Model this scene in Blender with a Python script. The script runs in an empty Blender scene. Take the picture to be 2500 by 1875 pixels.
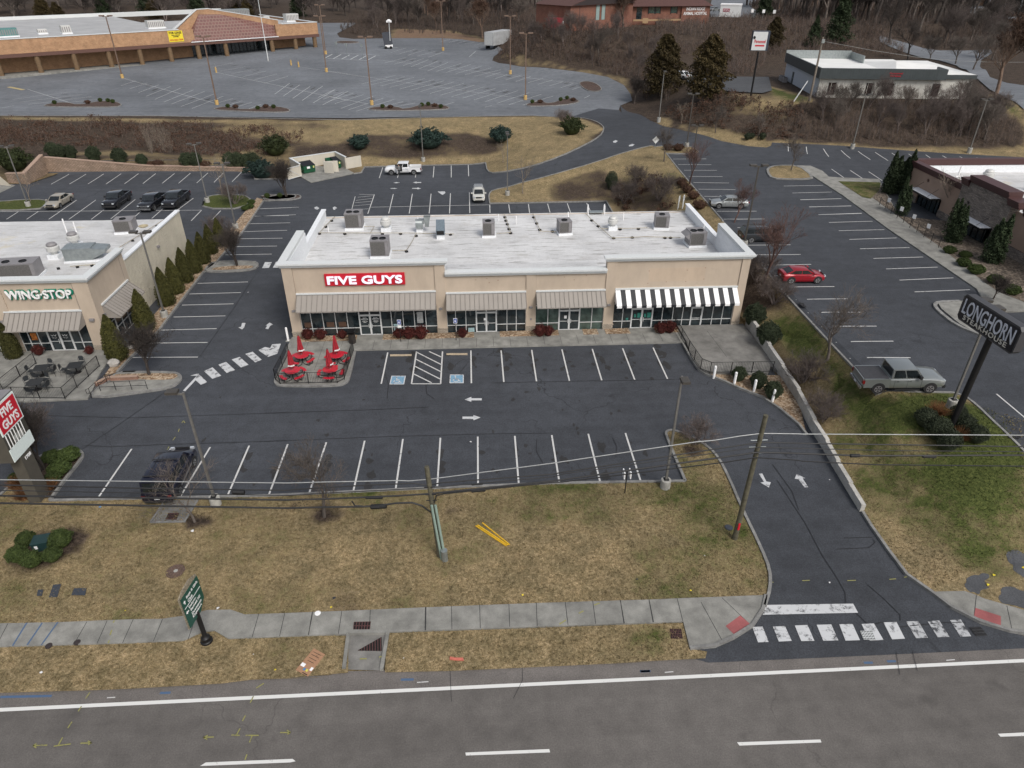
import bpy, bmesh, math, random
import numpy as np
from mathutils import Vector, Matrix
R = math.radians
SC = bpy.context.scene
# ------------------------------------------------------------------ camera, world, sun, exposure
F_PX = 1679.3; CAM_H = 30.013
PITCH, YAW, ROLL = .55556403, .06060462, .00279674
_cy, _sy, _cp, _sp = math.cos(YAW), math.sin(YAW), math.cos(PITCH), math.sin(PITCH)
_w = np.array([_sy*_cp, _cy*_cp, -_sp]); _r = np.array([_cy, -_sy, 0.]); _u = np.cross(_r, _w)
_c, _s = math.cos(ROLL), math.sin(ROLL)
_r, _u = _c*_r+_s*_u, -_s*_r+_c*_u
cam = bpy.data.cameras.new('camera'); camo = bpy.data.objects.new('camera', cam)
SC.collection.objects.link(camo); SC.camera = camo
cam.sensor_width = 36; cam.lens = F_PX/2500*36; cam.clip_start = .5; cam.clip_end = 5000
M4 = Matrix(((_r[0], _u[0], -_w[0], 0), (_r[1], _u[1], -_w[1], 0), (_r[2], _u[2], -_w[2], CAM_H), (0, 0, 0, 1)))
camo.matrix_world = M4
W = bpy.data.worlds.new('World'); SC.world = W; W.use_nodes = True
nt = W.node_tree; bg = nt.nodes['Background']
sky = nt.nodes.new('ShaderNodeTexSky'); sky.sky_type = 'NISHITA'; sky.sun_disc = False
SUN_EL, SUN_AZ = 48, 150          # sun behind and to the right of the drone, veiled by cloud
sky.sun_elevation = R(SUN_EL); sky.sun_rotation = R(SUN_AZ)
sky.air_density = 1.0; sky.dust_density = 4.0; sky.ozone_density = .6
hs = nt.nodes.new('ShaderNodeHueSaturation'); hs.inputs['Saturation'].default_value = .45   # veiled, nearly white sky
nt.links.new(sky.outputs[0], hs.inputs['Color']); nt.links.new(hs.outputs[0], bg.inputs[0]); bg.inputs[1].default_value = .135
sun = bpy.data.lights.new('sun', 'SUN'); sun.energy = 1.6; sun.angle = R(20); sun.color = (1, .96, .90)
suno = bpy.data.objects.new('sun', sun); SC.collection.objects.link(suno)
_az = R(SUN_AZ)
suno.rotation_euler = Vector((-math.sin(_az)*math.cos(R(SUN_EL)), -math.cos(_az)*math.cos(R(SUN_EL)), -math.sin(R(SUN_EL)))).to_track_quat('-Z', 'Y').to_euler()
SC.view_settings.view_transform = 'Standard'; SC.view_settings.look = 'None'
SC.view_settings.exposure = EXPO = .14; SC.view_settings.gamma = 1
SC.render.engine = 'CYCLES'
RND = random.Random(7); NPR = np.random.default_rng(5)
COL = SC.collection
# ------------------------------------------------------------------ measuring helpers: a point of the photograph -> the place on the ground
def ray(px, py): return _r*((px-1250)/F_PX)-_u*((py-937.5)/F_PX)+_w
CAMP = np.array([0, 0, CAM_H])
CROP = {0: (0, 0, 1.1302), 1: (0, 0, .38427), 2: (800, 0, .38427), 3: (1600, 0, .40687), 4: (0, 480, .31646), 5: (650, 480, .30136), 6: (1200, 480, .31646), 7: (1800, 480, .37373), 8: (0, 900, .3616), 9: (650, 900, .3616), 10: (1300, 900, .3617), 11: (1850, 1000, .3617), 12: (0, 1400, .3617), 13: (700, 1400, .4069), 14: (1500, 1400, .4521), 15: (650, 780, .13562), 16: (0, 920, .19293), 17: (340, 1060, .14464), 18: (1350, 0, .24864), 19: (2050, 0, .20344), 20: (2150, 360, .21699), 21: (900, 370, .14467), 22: (90, 440, .18535)}
def K(c, x, y): a = CROP[c]; return a[0]+x*a[2], a[1]+y*a[2]
def GZ(c, x, y, z=0.):
    d = ray(*K(c, x, y)); t = (z-CAM_H)/d[2]; return CAMP+d*t
def GY(c, x, y, Y):
    d = ray(*K(c, x, y)); return CAMP+d*(Y/d[1])
# ------------------------------------------------------------------ terrain: level places joined by banks
PLATEAUS = [  # polygon, height at reference, slope, reference
 ([(-500,-60),(600,-60),(600,26.5),(27,27),(25.8,36),(25.7,60),(26,78),(20,97),(6,103),(1,111),(1,119.5),(-37,116.5),(-60,116.5),(-500,116.5)], 0, (0,0), (0,0)),
 ([(-68,119.2),(-39,119.2),(-39,121),(-68,121)], 1.5, (0,0), (0,0)),
 ([(26.7,40),(27.5,40),(27.6,60),(26.9,60)], 1.0, (0,0), (0,0)),
 ([(29.4,37.5),(48,33),(90,36),(90,72),(29.4,72)], 3.0, (0,0), (0,0)),
 ([(29.4,78),(80,78),(100,106),(60,108),(38,113),(30,118),(29.4,100)], 3.0, (0,.02), (30,72)),
 ([(24,118),(30,120),(33,128),(27,131),(22,126)], 3.7, (0,0), (0,0)),
 ([(-170,147),(-60,144),(-20,140.5),(0,139.5),(18,141),(24,146),(31,144),(36,152),(36,158),(32,165),(24,173),(15,186),(7,200),(3,225),(3,262),(-50,262),(-60,300),(-170,215)], 3.6, (0,.03), (0,140)),
 ([(48,129),(60,126),(95,125),(130,131),(130,160),(48,160)], 8.8, (0,0), (0,0)),
 ([(24,205),(80,215),(150,235),(150,330),(24,330)], 12.5, (0,0), (0,0)),
 ([(-500,340),(-20,340),(-20,360),(-500,360)], 9.5, (0,0), (0,0)),
 ([(130,170),(200,165),(280,320),(185,300)], 7.5, (0,0), (0,0)),
 ([(-900,700),(1100,700),(1100,760),(-900,760)], 36, (0,0), (0,0)),
]
def hexact(X, Y):
    X = np.asarray(X, float); Y = np.asarray(Y, float)
    num = np.zeros_like(X); den = np.zeros_like(X); res = np.full(X.shape, np.nan)
    for poly, z0, g, rf in PLATEAUS:
        P = np.array(poly, float); Q = np.roll(P, -1, 0)
        ins = np.zeros(X.shape, bool); d2 = np.full(X.shape, 1e18); cx = np.zeros_like(X); cyy = np.zeros_like(X)
        for a, b in zip(P, Q):
            if a[1] != b[1]:
                c = ((a[1] > Y) != (b[1] > Y)) & (X < (b[0]-a[0])*(Y-a[1])/(b[1]-a[1])+a[0]); ins ^= c
            e = b-a; t = np.clip(((X-a[0])*e[0]+(Y-a[1])*e[1])/(e@e), 0, 1)
            qx = a[0]+t*e[0]; qy = a[1]+t*e[1]; dd = (X-qx)**2+(Y-qy)**2
            m = dd < d2; d2 = np.where(m, dd, d2); cx = np.where(m, qx, cx); cyy = np.where(m, qy, cyy)
        z = z0+g[0]*(cx-rf[0])+g[1]*(cyy-rf[1])
        zi = z0+g[0]*(X-rf[0])+g[1]*(Y-rf[1])
        res = np.where(ins & np.isnan(res), zi, res)
        wgt = 1/(d2+.02)**.8
        num += z*wgt; den += wgt
    return np.where(np.isnan(res), num/den, res)
HX0, HY0, HNX, HNY = -330, -30, 781, 801
_gx, _gy = np.meshgrid(np.arange(HNX)+HX0, np.arange(HNY)+HY0)
HG = hexact(_gx, _gy)
def h(x, y):
    fx = min(max(x-HX0, 0), HNX-1.001); fy = min(max(y-HY0, 0), HNY-1.001)
    i, j = int(fx), int(fy); a, b = fx-i, fy-j
    return float((HG[j, i]*(1-a)+HG[j, i+1]*a)*(1-b)+(HG[j+1, i]*(1-a)+HG[j+1, i+1]*a)*b)
def G(c, x, y, dz=0.):
    """photo point -> point on the terrain"""
    d = ray(*K(c, x, y)); d = d/math.hypot(d[0], d[1]); s = 15.; prev = s
    while s < 760:
        p = CAMP+d*s
        if p[2] < h(p[0], p[1])+dz:
            lo, hi = prev, s
            for _ in range(14):
                m = (lo+hi)/2; p = CAMP+d*m
                if p[2] < h(p[0], p[1])+dz: hi = m
                else: lo = m
            p = CAMP+d*hi; return Vector((p[0], p[1], h(p[0], p[1])))
        prev = s; s += 1.5 if s > 60 else .7
    return Vector(CAMP+d*s)
def GP(c, pts): return [G(c, x, y) for x, y in pts]
def top_height(base, c, x, y):
    """height above its foot of a vertical thing whose top shows at this photo point"""
    d = ray(*K(c, x, y)); t = math.hypot(base[0], base[1])/math.hypot(d[0], d[1]); return CAM_H+d[2]*t-base[2]
# ------------------------------------------------------------------ mesh building
class MB:
    def __init__(s): s.v = []; s.f = []; s.m = []; s.cur = 0
    def mat(s, i): s.cur = i; return s
    def add(s, vs, fs):
        o = len(s.v); s.v += [tuple(p) for p in vs]; s.f += [tuple(o+i for i in f) for f in fs]; s.m += [s.cur]*len(fs); return s
    def quad(s, *p): return s.add(p, [tuple(range(len(p)))])
    def box(s, x0, x1, y0, y1, z0, z1):
        return s.add([(x0,y0,z0),(x1,y0,z0),(x1,y1,z0),(x0,y1,z0),(x0,y0,z1),(x1,y0,z1),(x1,y1,z1),(x0,y1,z1)],
                     [(3,2,1,0),(4,5,6,7),(0,1,5,4),(1,2,6,5),(2,3,7,6),(3,0,4,7)])
    def obox(s, c, sx, sy, sz, rz=0, z0=None):
        """box centred in plan on c, standing on c.z"""
        ca, sa = math.cos(rz), math.sin(rz); b = []
        for z in (c[2], c[2]+sz):
            for dx, dy in ((-1,-1),(1,-1),(1,1),(-1,1)):
                x, y = dx*sx/2, dy*sy/2; b.append((c[0]+x*ca-y*sa, c[1]+x*sa+y*ca, z))
        return s.add(b, [(3,2,1,0),(4,5,6,7),(0,1,5,4),(1,2,6,5),(2,3,7,6),(3,0,4,7)])
    def prism(s, poly, z0, z1):
        n = len(poly); a = sum(poly[i][0]*poly[(i+1)%n][1]-poly[(i+1)%n][0]*poly[i][1] for i in range(n))
        if a < 0: poly = poly[::-1]
        return s.add([(p[0],p[1],z0) for p in poly]+[(p[0],p[1],z1) for p in poly],
                     [tuple(range(n))[::-1], tuple(range(n, 2*n))]+[(i,(i+1)%n,n+(i+1)%n,n+i) for i in range(n)])
    def extr(s, poly, a, b, fn):
        """2-D outline extruded between a and b, fn(u, v, w) -> xyz"""
        n = len(poly)
        return s.add([fn(p[0],p[1],a) for p in poly]+[fn(p[0],p[1],b) for p in poly],
                     [tuple(range(n))[::-1], tuple(range(n, 2*n))]+[(i,(i+1)%n,n+(i+1)%n,n+i) for i in range(n)])
    def cyl(s, p0, p1, r0, r1=None, n=10, caps=True):
        p0, p1 = Vector(p0), Vector(p1); r1 = r0 if r1 is None else r1
        d = (p1-p0).normalized(); a = d.orthogonal().normalized(); b = d.cross(a)
        vs = [p+(a*math.cos(t)+b*math.sin(t))*r for p, r in ((p0, r0), (p1, r1)) for t in [2*math.pi*i/n for i in range(n)]]
        fs = [(i,(i+1)%n,n+(i+1)%n,n+i) for i in range(n)]
        if caps: fs += [tuple(range(n))[::-1], tuple(range(n, 2*n))]
        return s.add(vs, fs)
    def tube(s, pts, r, n=6):
        pts = [Vector(p) for p in pts]; k = len(pts); vs = []; a = None
        for i, p in enumerate(pts):
            d = (pts[min(i+1, k-1)]-pts[max(i-1, 0)]).normalized()
            a = d.orthogonal().normalized() if a is None else (a-d*a.dot(d)).normalized()
            b = d.cross(a); rr = r[i] if isinstance(r, (list, tuple)) else r
            vs += [p+(a*math.cos(t)+b*math.sin(t))*rr for t in [2*math.pi*j/n for j in range(n)]]
        fs = [(i*n+j, i*n+(j+1)%n, (i+1)*n+(j+1)%n, (i+1)*n+j) for i in range(k-1) for j in range(n)]
        fs += [tuple(range(n))[::-1], tuple(range((k-1)*n, k*n))]
        return s.add(vs, fs)
    def lathe(s, prof, n=20, c=(0,0,0)):
        vs = [(c[0]+r*math.cos(2*math.pi*j/n), c[1]+r*math.sin(2*math.pi*j/n), c[2]+z) for r, z in prof for j in range(n)]
        k = len(prof)
        fs = [(i*n+j, i*n+(j+1)%n, (i+1)*n+(j+1)%n, (i+1)*n+j) for i in range(k-1) for j in range(n)]
        fs += [tuple(range(n))[::-1], tuple(range((k-1)*n, k*n))]
        return s.add(vs, fs)
    def ball(s, c, rx, ry, rz, n=12, m=8):
        prof = [(max(math.sin(math.pi*i/m), .02), -math.cos(math.pi*i/m)) for i in range(m+1)]
        vs = [(c[0]+rx*r*math.cos(2*math.pi*j/n), c[1]+ry*r*math.sin(2*math.pi*j/n), c[2]+rz*z) for r, z in prof for j in range(n)]
        fs = [(i*n+j, i*n+(j+1)%n, (i+1)*n+(j+1)%n, (i+1)*n+j) for i in range(m) for j in range(n)]
        return s.add(vs, fs)
    def build(s, name, mats, parent=None, smooth=False, angle=35, label=None):
        me = bpy.data.meshes.new(name); me.from_pydata(s.v, [], s.f)
        if not isinstance(mats, (list, tuple)): mats = [mats]
        for m in mats: me.materials.append(m)
        if len(mats) > 1: me.polygons.foreach_set('material_index', s.m)
        if smooth:
            me.polygons.foreach_set('use_smooth', [True]*len(me.polygons)); me.set_sharp_from_angle(angle=R(angle))
        me.update()
        o = bpy.data.objects.new(name, me); COL.objects.link(o)
        if parent: o.parent = parent
        if label: o['label'] = label
        return o
def raw(name, V, Fq, mats, parent=None, mi=None, smooth=False):
    """fast path for big numpy meshes (all faces with the same corner count)"""
    V = np.asarray(V, np.float32); Fq = np.asarray(Fq, np.int32); k = Fq.shape[1]
    me = bpy.data.meshes.new(name); me.vertices.add(len(V)); me.vertices.foreach_set('co', V.ravel())
    me.loops.add(Fq.size); me.loops.foreach_set('vertex_index', Fq.ravel())
    me.polygons.add(len(Fq)); me.polygons.foreach_set('loop_start', np.arange(0, Fq.size, k, dtype=np.int32))
    if not isinstance(mats, (list, tuple)): mats = [mats]
    for m in mats: me.materials.append(m)
    if mi is not None: me.polygons.foreach_set('material_index', np.asarray(mi, np.int32))
    if smooth: me.polygons.foreach_set('use_smooth', [True]*len(Fq))
    me.update(calc_edges=True); me.validate()
    o = bpy.data.objects.new(name, me); COL.objects.link(o)
    if parent: o.parent = parent
    return o
def thing(name, label, cat, loc=(0,0,0), rz=0, group=None):
    o = bpy.data.objects.new(name, None); o.empty_display_size = .3; COL.objects.link(o)
    o.location = loc; o.rotation_euler = (0, 0, rz); o['label'] = label; o['category'] = cat
    if group: o['group'] = group
    return o
def tag(o, label, cat, group=None):
    o['label'] = label; o['category'] = cat
    if group: o['group'] = group
    return o
def struct(o): o['kind'] = 'structure'; return o
def dup(root, loc, rz=None, label=None, group=None, scale=None):
    r = root.copy(); COL.objects.link(r); r.location = loc
    if rz is not None: r.rotation_euler = (0, 0, rz)
    if scale is not None: r.scale = scale if isinstance(scale, tuple) else (scale,)*3
    if label: r['label'] = label
    if group: r['group'] = group
    def rec(a, b):
        for ch in KIDS(a):
            c = ch.copy(); COL.objects.link(c); c.parent = b; rec(ch, c)
    rec(root, r); return r
_kids = {}
def KIDS(o):
    if o.name not in _kids: _kids[o.name] = list(o.children)
    return _kids[o.name]
def text_mesh(txt, size, bold=0., depth=.01, spacing=1., shear=0., align='CENTER', line=1.):
    cu = bpy.data.curves.new('t', 'FONT'); cu.body = txt; cu.size = size; cu.offset = bold; cu.extrude = depth
    cu.space_character = spacing; cu.shear = shear; cu.align_x = align; cu.align_y = 'CENTER'; cu.space_line = line; cu.resolution_u = 3
    o = bpy.data.objects.new('t', cu); COL.objects.link(o); bpy.context.view_layer.update()
    dg = bpy.context.evaluated_depsgraph_get(); me = bpy.data.meshes.new_from_object(o.evaluated_get(dg))
    bpy.data.objects.remove(o); bpy.data.curves.remove(cu); return me
def text(name, txt, size, m, parent, loc, rot=(90, 0, 0), bold=0., depth=.01, spacing=1., fit=None, label=None, line=1., shear=0., align='CENTER'):
    """lettering standing in a plane; fit = (width, height) it is stretched to"""
    me = text_mesh(txt, size, bold, depth, spacing, shear, align, line); me.name = name
    if fit:
        co = np.zeros(len(me.vertices)*3); me.vertices.foreach_get('co', co); co = co.reshape(-1, 3)
        mn, mx = co.min(0), co.max(0); 
        co[:, 0] = (co[:, 0]-(mn[0]+mx[0])/2)*fit[0]/(mx[0]-mn[0]); co[:, 1] = (co[:, 1]-(mn[1]+mx[1])/2)*fit[1]/(mx[1]-mn[1])
        me.vertices.foreach_set('co', co.ravel()); me.update()
    me.materials.clear(); me.materials.append(m)
    o = bpy.data.objects.new(name, me); COL.objects.link(o); o.parent = parent; o.location = loc; o.rotation_euler = [R(a) for a in rot]
    if label: o['label'] = label
    return o
# ------------------------------------------------------------------ materials
def newmat(name):
    m = bpy.data.materials.new(name); m.use_nodes = True; return m, m.node_tree, m.node_tree.nodes['Principled BSDF']
def N(nt, t, **kw):
    n = nt.nodes.new(t)
    for k, v in kw.items(): setattr(n, k, v)
    return n
def pos(nt, obj=False):
    return N(nt, 'ShaderNodeTexCoord').outputs['Object'] if obj else N(nt, 'ShaderNodeNewGeometry').outputs['Position']
def noise(nt, vec, scale, detail=3, rough=.55, stretch=None):
    if stretch:
        mp = N(nt, 'ShaderNodeMapping'); mp.inputs['Scale'].default_value = stretch; nt.links.new(vec, mp.inputs[0]); vec = mp.outputs[0]
    n = N(nt, 'ShaderNodeTexNoise'); n.inputs['Scale'].default_value = scale; n.inputs['Detail'].default_value = detail
    n.inputs['Roughness'].default_value = rough; nt.links.new(vec, n.inputs['Vector']); return n.outputs['Fac']
def ramp(nt, fac, stops):
    r = N(nt, 'ShaderNodeValToRGB'); e = r.color_ramp.elements
    while len(e) < len(stops): e.new(.5)
    for i, (p, c) in enumerate(stops): e[i].position = p; e[i].color = (*c, 1) if len(c) == 3 else c
    nt.links.new(fac, r.inputs[0]); return r.outputs[0]
def g3(v): return (v, v, v)
def mix(nt, fac, a, b, mode='MIX'):
    m = N(nt, 'ShaderNodeMix', data_type='RGBA', blend_type=mode)
    for i, s in ((0, fac), (6, a), (7, b)):
        if isinstance(s, (int, float)): m.inputs[i].default_value = s
        elif isinstance(s, tuple): m.inputs[i].default_value = (*s, 1)
        else: nt.links.new(s, m.inputs[i])
    return m.outputs[2]
def bump(nt, b, fac, strength=.3, dist=.02):
    n = N(nt, 'ShaderNodeBump'); n.inputs['Strength'].default_value = strength; n.inputs['Distance'].default_value = dist
    nt.links.new(fac, n.inputs['Height']); nt.links.new(n.outputs[0], b.inputs['Normal'])
def mapr(nt, v, a, b, c=0., d=1.):
    n = N(nt, 'ShaderNodeMapRange'); nt.links.new(v, n.inputs[0])
    for i, x in enumerate((a, b, c, d)): n.inputs[i+1].default_value = x
    return n.outputs[0]
def mathn(nt, op, a, b=None):
    n = N(nt, 'ShaderNodeMath', operation=op)
    for i, s in enumerate((a, b)):
        if s is None: continue
        if isinstance(s, (int, float)): n.inputs[i].default_value = s
        else: nt.links.new(s, n.inputs[i])
    return n.outputs[0]
_pm = {}
def plain(name, col, rough=.6, metal=0., var=.15, scale=6., obj=True, coat=0., spec=.5, emis=None):
    if name in _pm: return _pm[name]
    m, nt, b = newmat(name); v = noise(nt, pos(nt, obj), scale, 4)
    lo = tuple(c*(1-var) for c in col); hi = tuple(min(1, c*(1+var)) for c in col)
    nt.links.new(ramp(nt, v, [(.3, lo), (.7, hi)]), b.inputs['Base Color'])
    b.inputs['Roughness'].default_value = rough; b.inputs['Metallic'].default_value = metal
    b.inputs['Coat Weight'].default_value = coat; b.inputs['Specular IOR Level'].default_value = spec
    if emis: b.inputs['Emission Color'].default_value = (*emis[:3], 1); b.inputs['Emission Strength'].default_value = emis[3]
    _pm[name] = m; return m
def asphalt(name, base, tint, patch=.25, cracks=.5, crackscale=.09, speck=.35, worn=None, seam=True):
    m, nt, b = newmat(name); p = pos(nt)
    big = noise(nt, p, .06, 5, .6); mid = noise(nt, p, .9, 5, .65); fine = noise(nt, p, 14, 3, .7)
    c = tuple(base*t for t in tint)
    col = ramp(nt, big, [(.3, tuple(x*(1-patch) for x in c)), (.7, tuple(x*(1+patch) for x in c))])
    col = mix(nt, 1., col, ramp(nt, mid, [(.25, g3(.80)), (.75, g3(1.2))]), 'MULTIPLY')
    col = mix(nt, 1., col, ramp(nt, fine, [(.3, g3(1-speck)), (.7, g3(1+speck))]), 'MULTIPLY')
    # tyre dirt, faint long streaks
    st = noise(nt, p, .5, 4, .6, stretch=(.12, 1.6, 1)); col = mix(nt, 1., col, ramp(nt, st, [(.3, g3(.90)), (.7, g3(1.1))]), 'MULTIPLY')
    # dark oil spots
    sp = noise(nt, p, .55, 3, .5); col = mix(nt, mapr(nt, sp, .66, .74, 0, .45), col, tuple(x*.45 for x in c))
    if cracks:
        wv = noise(nt, p, .35, 3); wp = N(nt, 'ShaderNodeVectorMath', operation='ADD')
        sc = N(nt, 'ShaderNodeVectorMath', operation='SCALE'); nn = N(nt, 'ShaderNodeTexNoise'); nn.inputs['Scale'].default_value = .3; nn.inputs['Detail'].default_value = 4
        nt.links.new(p, nn.inputs['Vector']); nt.links.new(nn.outputs['Color'], sc.inputs[0]); sc.inputs['Scale'].default_value = 4.
        nt.links.new(p, wp.inputs[0]); nt.links.new(sc.outputs[0], wp.inputs[1])
        vo = N(nt, 'ShaderNodeTexVoronoi', feature='DISTANCE_TO_EDGE'); vo.inputs['Scale'].default_value = crackscale; nt.links.new(wp.outputs[0], vo.inputs['Vector'])
        line = mapr(nt, vo.outputs[0], .0, .0045, 1, 0); gate = mapr(nt, noise(nt, p, .12, 2), .46, .56, 0, cracks)
        col = mix(nt, mathn(nt, 'MULTIPLY', line, gate), col, tuple(x*.3 for x in c))
    nt.links.new(col, b.inputs['Base Color']); b.inputs['Roughness'].default_value = .85
    b.inputs['Specular IOR Level'].default_value = .35
    bump(nt, b, fine, .25, .01); return m
def paintmat(name, col, wear=.35, under=(.04,.042,.046), scale=3.):
    m, nt, b = newmat(name); p = pos(nt)
    n1 = noise(nt, p, scale, 6, .7); n2 = noise(nt, p, 18, 2)
    f = mapr(nt, mathn(nt, 'ADD', mathn(nt, 'MULTIPLY', n1, .8), mathn(nt, 'MULTIPLY', n2, .2)), .5-.5*(1-wear)*.9-.02, .5+.12-wear*.0, 0, 1)
    f = mapr(nt, mathn(nt, 'ADD', mathn(nt, 'MULTIPLY', n1, .8), mathn(nt, 'MULTIPLY', n2, .2)), .5+.22*(1-2*wear), .5+.22*(1-2*wear)+.1, 0, 1)
    nt.links.new(mix(nt, f, tuple(col), tuple(under)), b.inputs['Base Color']); b.inputs['Roughness'].default_value = .75
    return m
def concrete(name, base=.23, tint=(1, .98, .93), var=.25, joint=None, scale=1.2):
    m, nt, b = newmat(name); p = pos(nt)
    n1 = noise(nt, p, scale, 6, .6); n2 = noise(nt, p, 20, 3, .7); n3 = noise(nt, p, .25, 3)
    c = tuple(base*t for t in tint)
    col = ramp(nt, n1, [(.3, tuple(x*(1-var) for x in c)), (.7, tuple(x*(1+var) for x in c))])
    col = mix(nt, 1., col, ramp(nt, n2, [(.3, g3(.85)), (.7, g3(1.12))]), 'MULTIPLY')
    col = mix(nt, 1., col, ramp(nt, n3, [(.3, g3(.85)), (.7, g3(1.1))]), 'MULTIPLY')
    nt.links.new(col, b.inputs['Base Color']); b.inputs['Roughness'].default_value = .85; bump(nt, b, n2, .2, .01); return m
def brickmat(name, c1, c2, mortar, sx=.22, sz=.075, rough=.9, obj=True, dist=0., mort=.012):
    m, nt, b = newmat(name); tc = N(nt, 'ShaderNodeTexCoord'); geo = N(nt, 'ShaderNodeNewGeometry')
    v = tc.outputs['Object'] if obj else geo.outputs['Position']
    sep = N(nt, 'ShaderNodeSeparateXYZ'); nt.links.new(v, sep.inputs[0])
    s = mathn(nt, 'ADD', sep.outputs[0], sep.outputs[1]); cb = N(nt, 'ShaderNodeCombineXYZ'); nt.links.new(s, cb.inputs[0]); nt.links.new(sep.outputs[2], cb.inputs[1])
    br = N(nt, 'ShaderNodeTexBrick'); br.inputs['Scale'].default_value = 1; br.inputs['Brick Width'].default_value = sx; br.inputs['Row Height'].default_value = sz; br.inputs['Mortar Size'].default_value = mort
    for i, c in ((1, c1), (2, c2), (3, mortar)): br.inputs[i].default_value = (*c, 1)
    nt.links.new(cb.outputs[0], br.inputs['Vector'])
    n1 = noise(nt, v, .8, 5, .6); col = mix(nt, 1., br.outputs[0], ramp(nt, n1, [(.3, g3(.78)), (.7, g3(1.2))]), 'MULTIPLY')
    n2 = noise(nt, v, 9, 3, .6); col = mix(nt, 1., col, ramp(nt, n2, [(.3, g3(.85)), (.7, g3(1.15))]), 'MULTIPLY')
    nt.links.new(col, b.inputs['Base Color']); b.inputs['Roughness'].default_value = rough; bump(nt, b, br.outputs[1], -.3, .01); return m
def glassmat(name, col=(.02,.03,.035), rough=.06):
    m, nt, b = newmat(name); n = noise(nt, pos(nt, True), 1.3, 3)
    nt.links.new(ramp(nt, n, [(.35, tuple(c*.6 for c in col)), (.65, tuple(c*1.5 for c in col))]), b.inputs['Base Color'])
    b.inputs['Roughness'].default_value = rough; b.inputs['Specular IOR Level'].default_value = .8
    return m

# ------------------------------------------------------------------ surface materials of the ground
def groundmat(name,tuft=1.):
    m,nt,b = newmat(name);p = pos(nt)
    at = N(nt,'ShaderNodeAttribute',attribute_name='zone');sp = N(nt,'ShaderNodeSeparateColor');nt.links.new(at.outputs['Color'],sp.inputs[0])
    fine = noise(nt,p,5.5,4,.72);vf = noise(nt,p,17,3,.75);mid = noise(nt,p,1.1,5,.65);big = noise(nt,p,.16,5,.62)
    tan = ramp(nt,fine,[(.22,(.078,.060,.034)),(.42,(.172,.140,.078)),(.58,(.262,.215,.126)),(.8,(.41,.34,.22))])
    tan = mix(nt,1.,tan,ramp(nt,vf,[(.28,g3(.42)),(.5,g3(1.)),(.72,g3(1.5))]),'MULTIPLY')
    tan = mix(nt,1.,tan,ramp(nt,mid,[(.3,(.72,.72,.68)),(.7,(1.18,1.12,1.1))]),'MULTIPLY');tan = mix(nt,1.,tan,ramp(nt,noise(nt,p,.45,4,.6),[(.3,g3(.82)),(.68,(1.25,1.2,1.18))]),'MULTIPLY')
    grn = ramp(nt,fine,[(.25,(.024,.032,.009)),(.5,(.058,.072,.020)),(.8,(.13,.14,.045))])
    grn = mix(nt,1.,grn,ramp(nt,vf,[(.3,g3(.6)),(.7,g3(1.35))]),'MULTIPLY')
    br = ramp(nt,fine,[(.22,(.016,.012,.009)),(.45,(.046,.034,.026)),(.6,(.080,.060,.046)),(.82,(.16,.125,.095))])
    br = mix(nt,1.,br,ramp(nt,mid,[(.3,g3(.6)),(.7,g3(1.25))]),'MULTIPLY')
    soil = ramp(nt,mid,[(.3,(.12,.075,.05)),(.7,(.21,.145,.10))])
    soil = mix(nt,1.,soil,ramp(nt,vf,[(.3,g3(.8)),(.7,g3(1.2))]),'MULTIPLY')
    def mask(a,w=.09,amp=1.7):
        # patchy: the noise decides where the painted share shows
        s = mathn(nt,'ADD',mathn(nt,'MULTIPLY',big,.42),mathn(nt,'MULTIPLY',mid,.34));s = mathn(nt,'ADD',s,mathn(nt,'MULTIPLY',fine,.24))
        t = mathn(nt,'ADD',mathn(nt,'MULTIPLY',mathn(nt,'SUBTRACT',s,.5),amp),a)
        return mapr(nt,t,.5-w,.5+w*2,0,1)
    c = mix(nt,mask(sp.outputs[0],.12,2.6),tan,grn);c = mix(nt,mask(sp.outputs[2],.1),c,soil);c = mix(nt,mask(sp.outputs[1],.12),c,br)
    nt.links.new(c,b.inputs['Base Color']);b.inputs['Roughness'].default_value = .95;b.inputs['Specular IOR Level'].default_value = .15
    bump(nt,b,fine,.8,.09);return m
def mulch(name,c1,c2,c3,scale=9):
    m,nt,b = newmat(name);p = pos(nt);v = N(nt,'ShaderNodeTexVoronoi');v.inputs['Scale'].default_value = scale;nt.links.new(p,v.inputs[0])
    sp = N(nt,'ShaderNodeSeparateColor');nt.links.new(v.outputs['Color'],sp.inputs[0])
    c = ramp(nt,sp.outputs[0],[(.0,c1),(.5,c2),(1.,c3)]);c = mix(nt,1.,c,ramp(nt,noise(nt,p,1.2,4),[(.3,g3(.75)),(.7,g3(1.2))]),'MULTIPLY')
    nt.links.new(c,b.inputs['Base Color']);b.inputs['Roughness'].default_value = .95;bump(nt,b,v.outputs['Distance'],.6,.03);return m
M_GR = groundmat('ground cover')
M_A1 = asphalt('fresh sealed asphalt',.052,(.90,.98,1.14),cracks=.8)
M_A2 = asphalt('restaurant lot asphalt',.050,(.90,.98,1.14),patch=.16,cracks=.35,crackscale=.06)
M_A3 = asphalt('old grey asphalt',.142,(.92,.99,1.09),patch=.22,cracks=.45,speck=.25)
M_A4 = asphalt('worn drive asphalt',.07,(.96,1.,1.08),patch=.18,cracks=.4)
M_RD = asphalt('road asphalt',.104,(1.08,1.,.93),patch=.13,cracks=.4,crackscale=.11,speck=.20)
M_SH = asphalt('road shoulder asphalt',.125,(1.1,1.,.93),patch=.12,cracks=.5,crackscale=.14,speck=.25)
M_CC = concrete('pale concrete',.215,(1,.985,.90),.3);M_KB = concrete('kerb concrete',.20,(1,.99,.95),.3,scale=2.5)
M_CD = concrete('damp concrete',.17,(1,.97,.9),.3)
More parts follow.
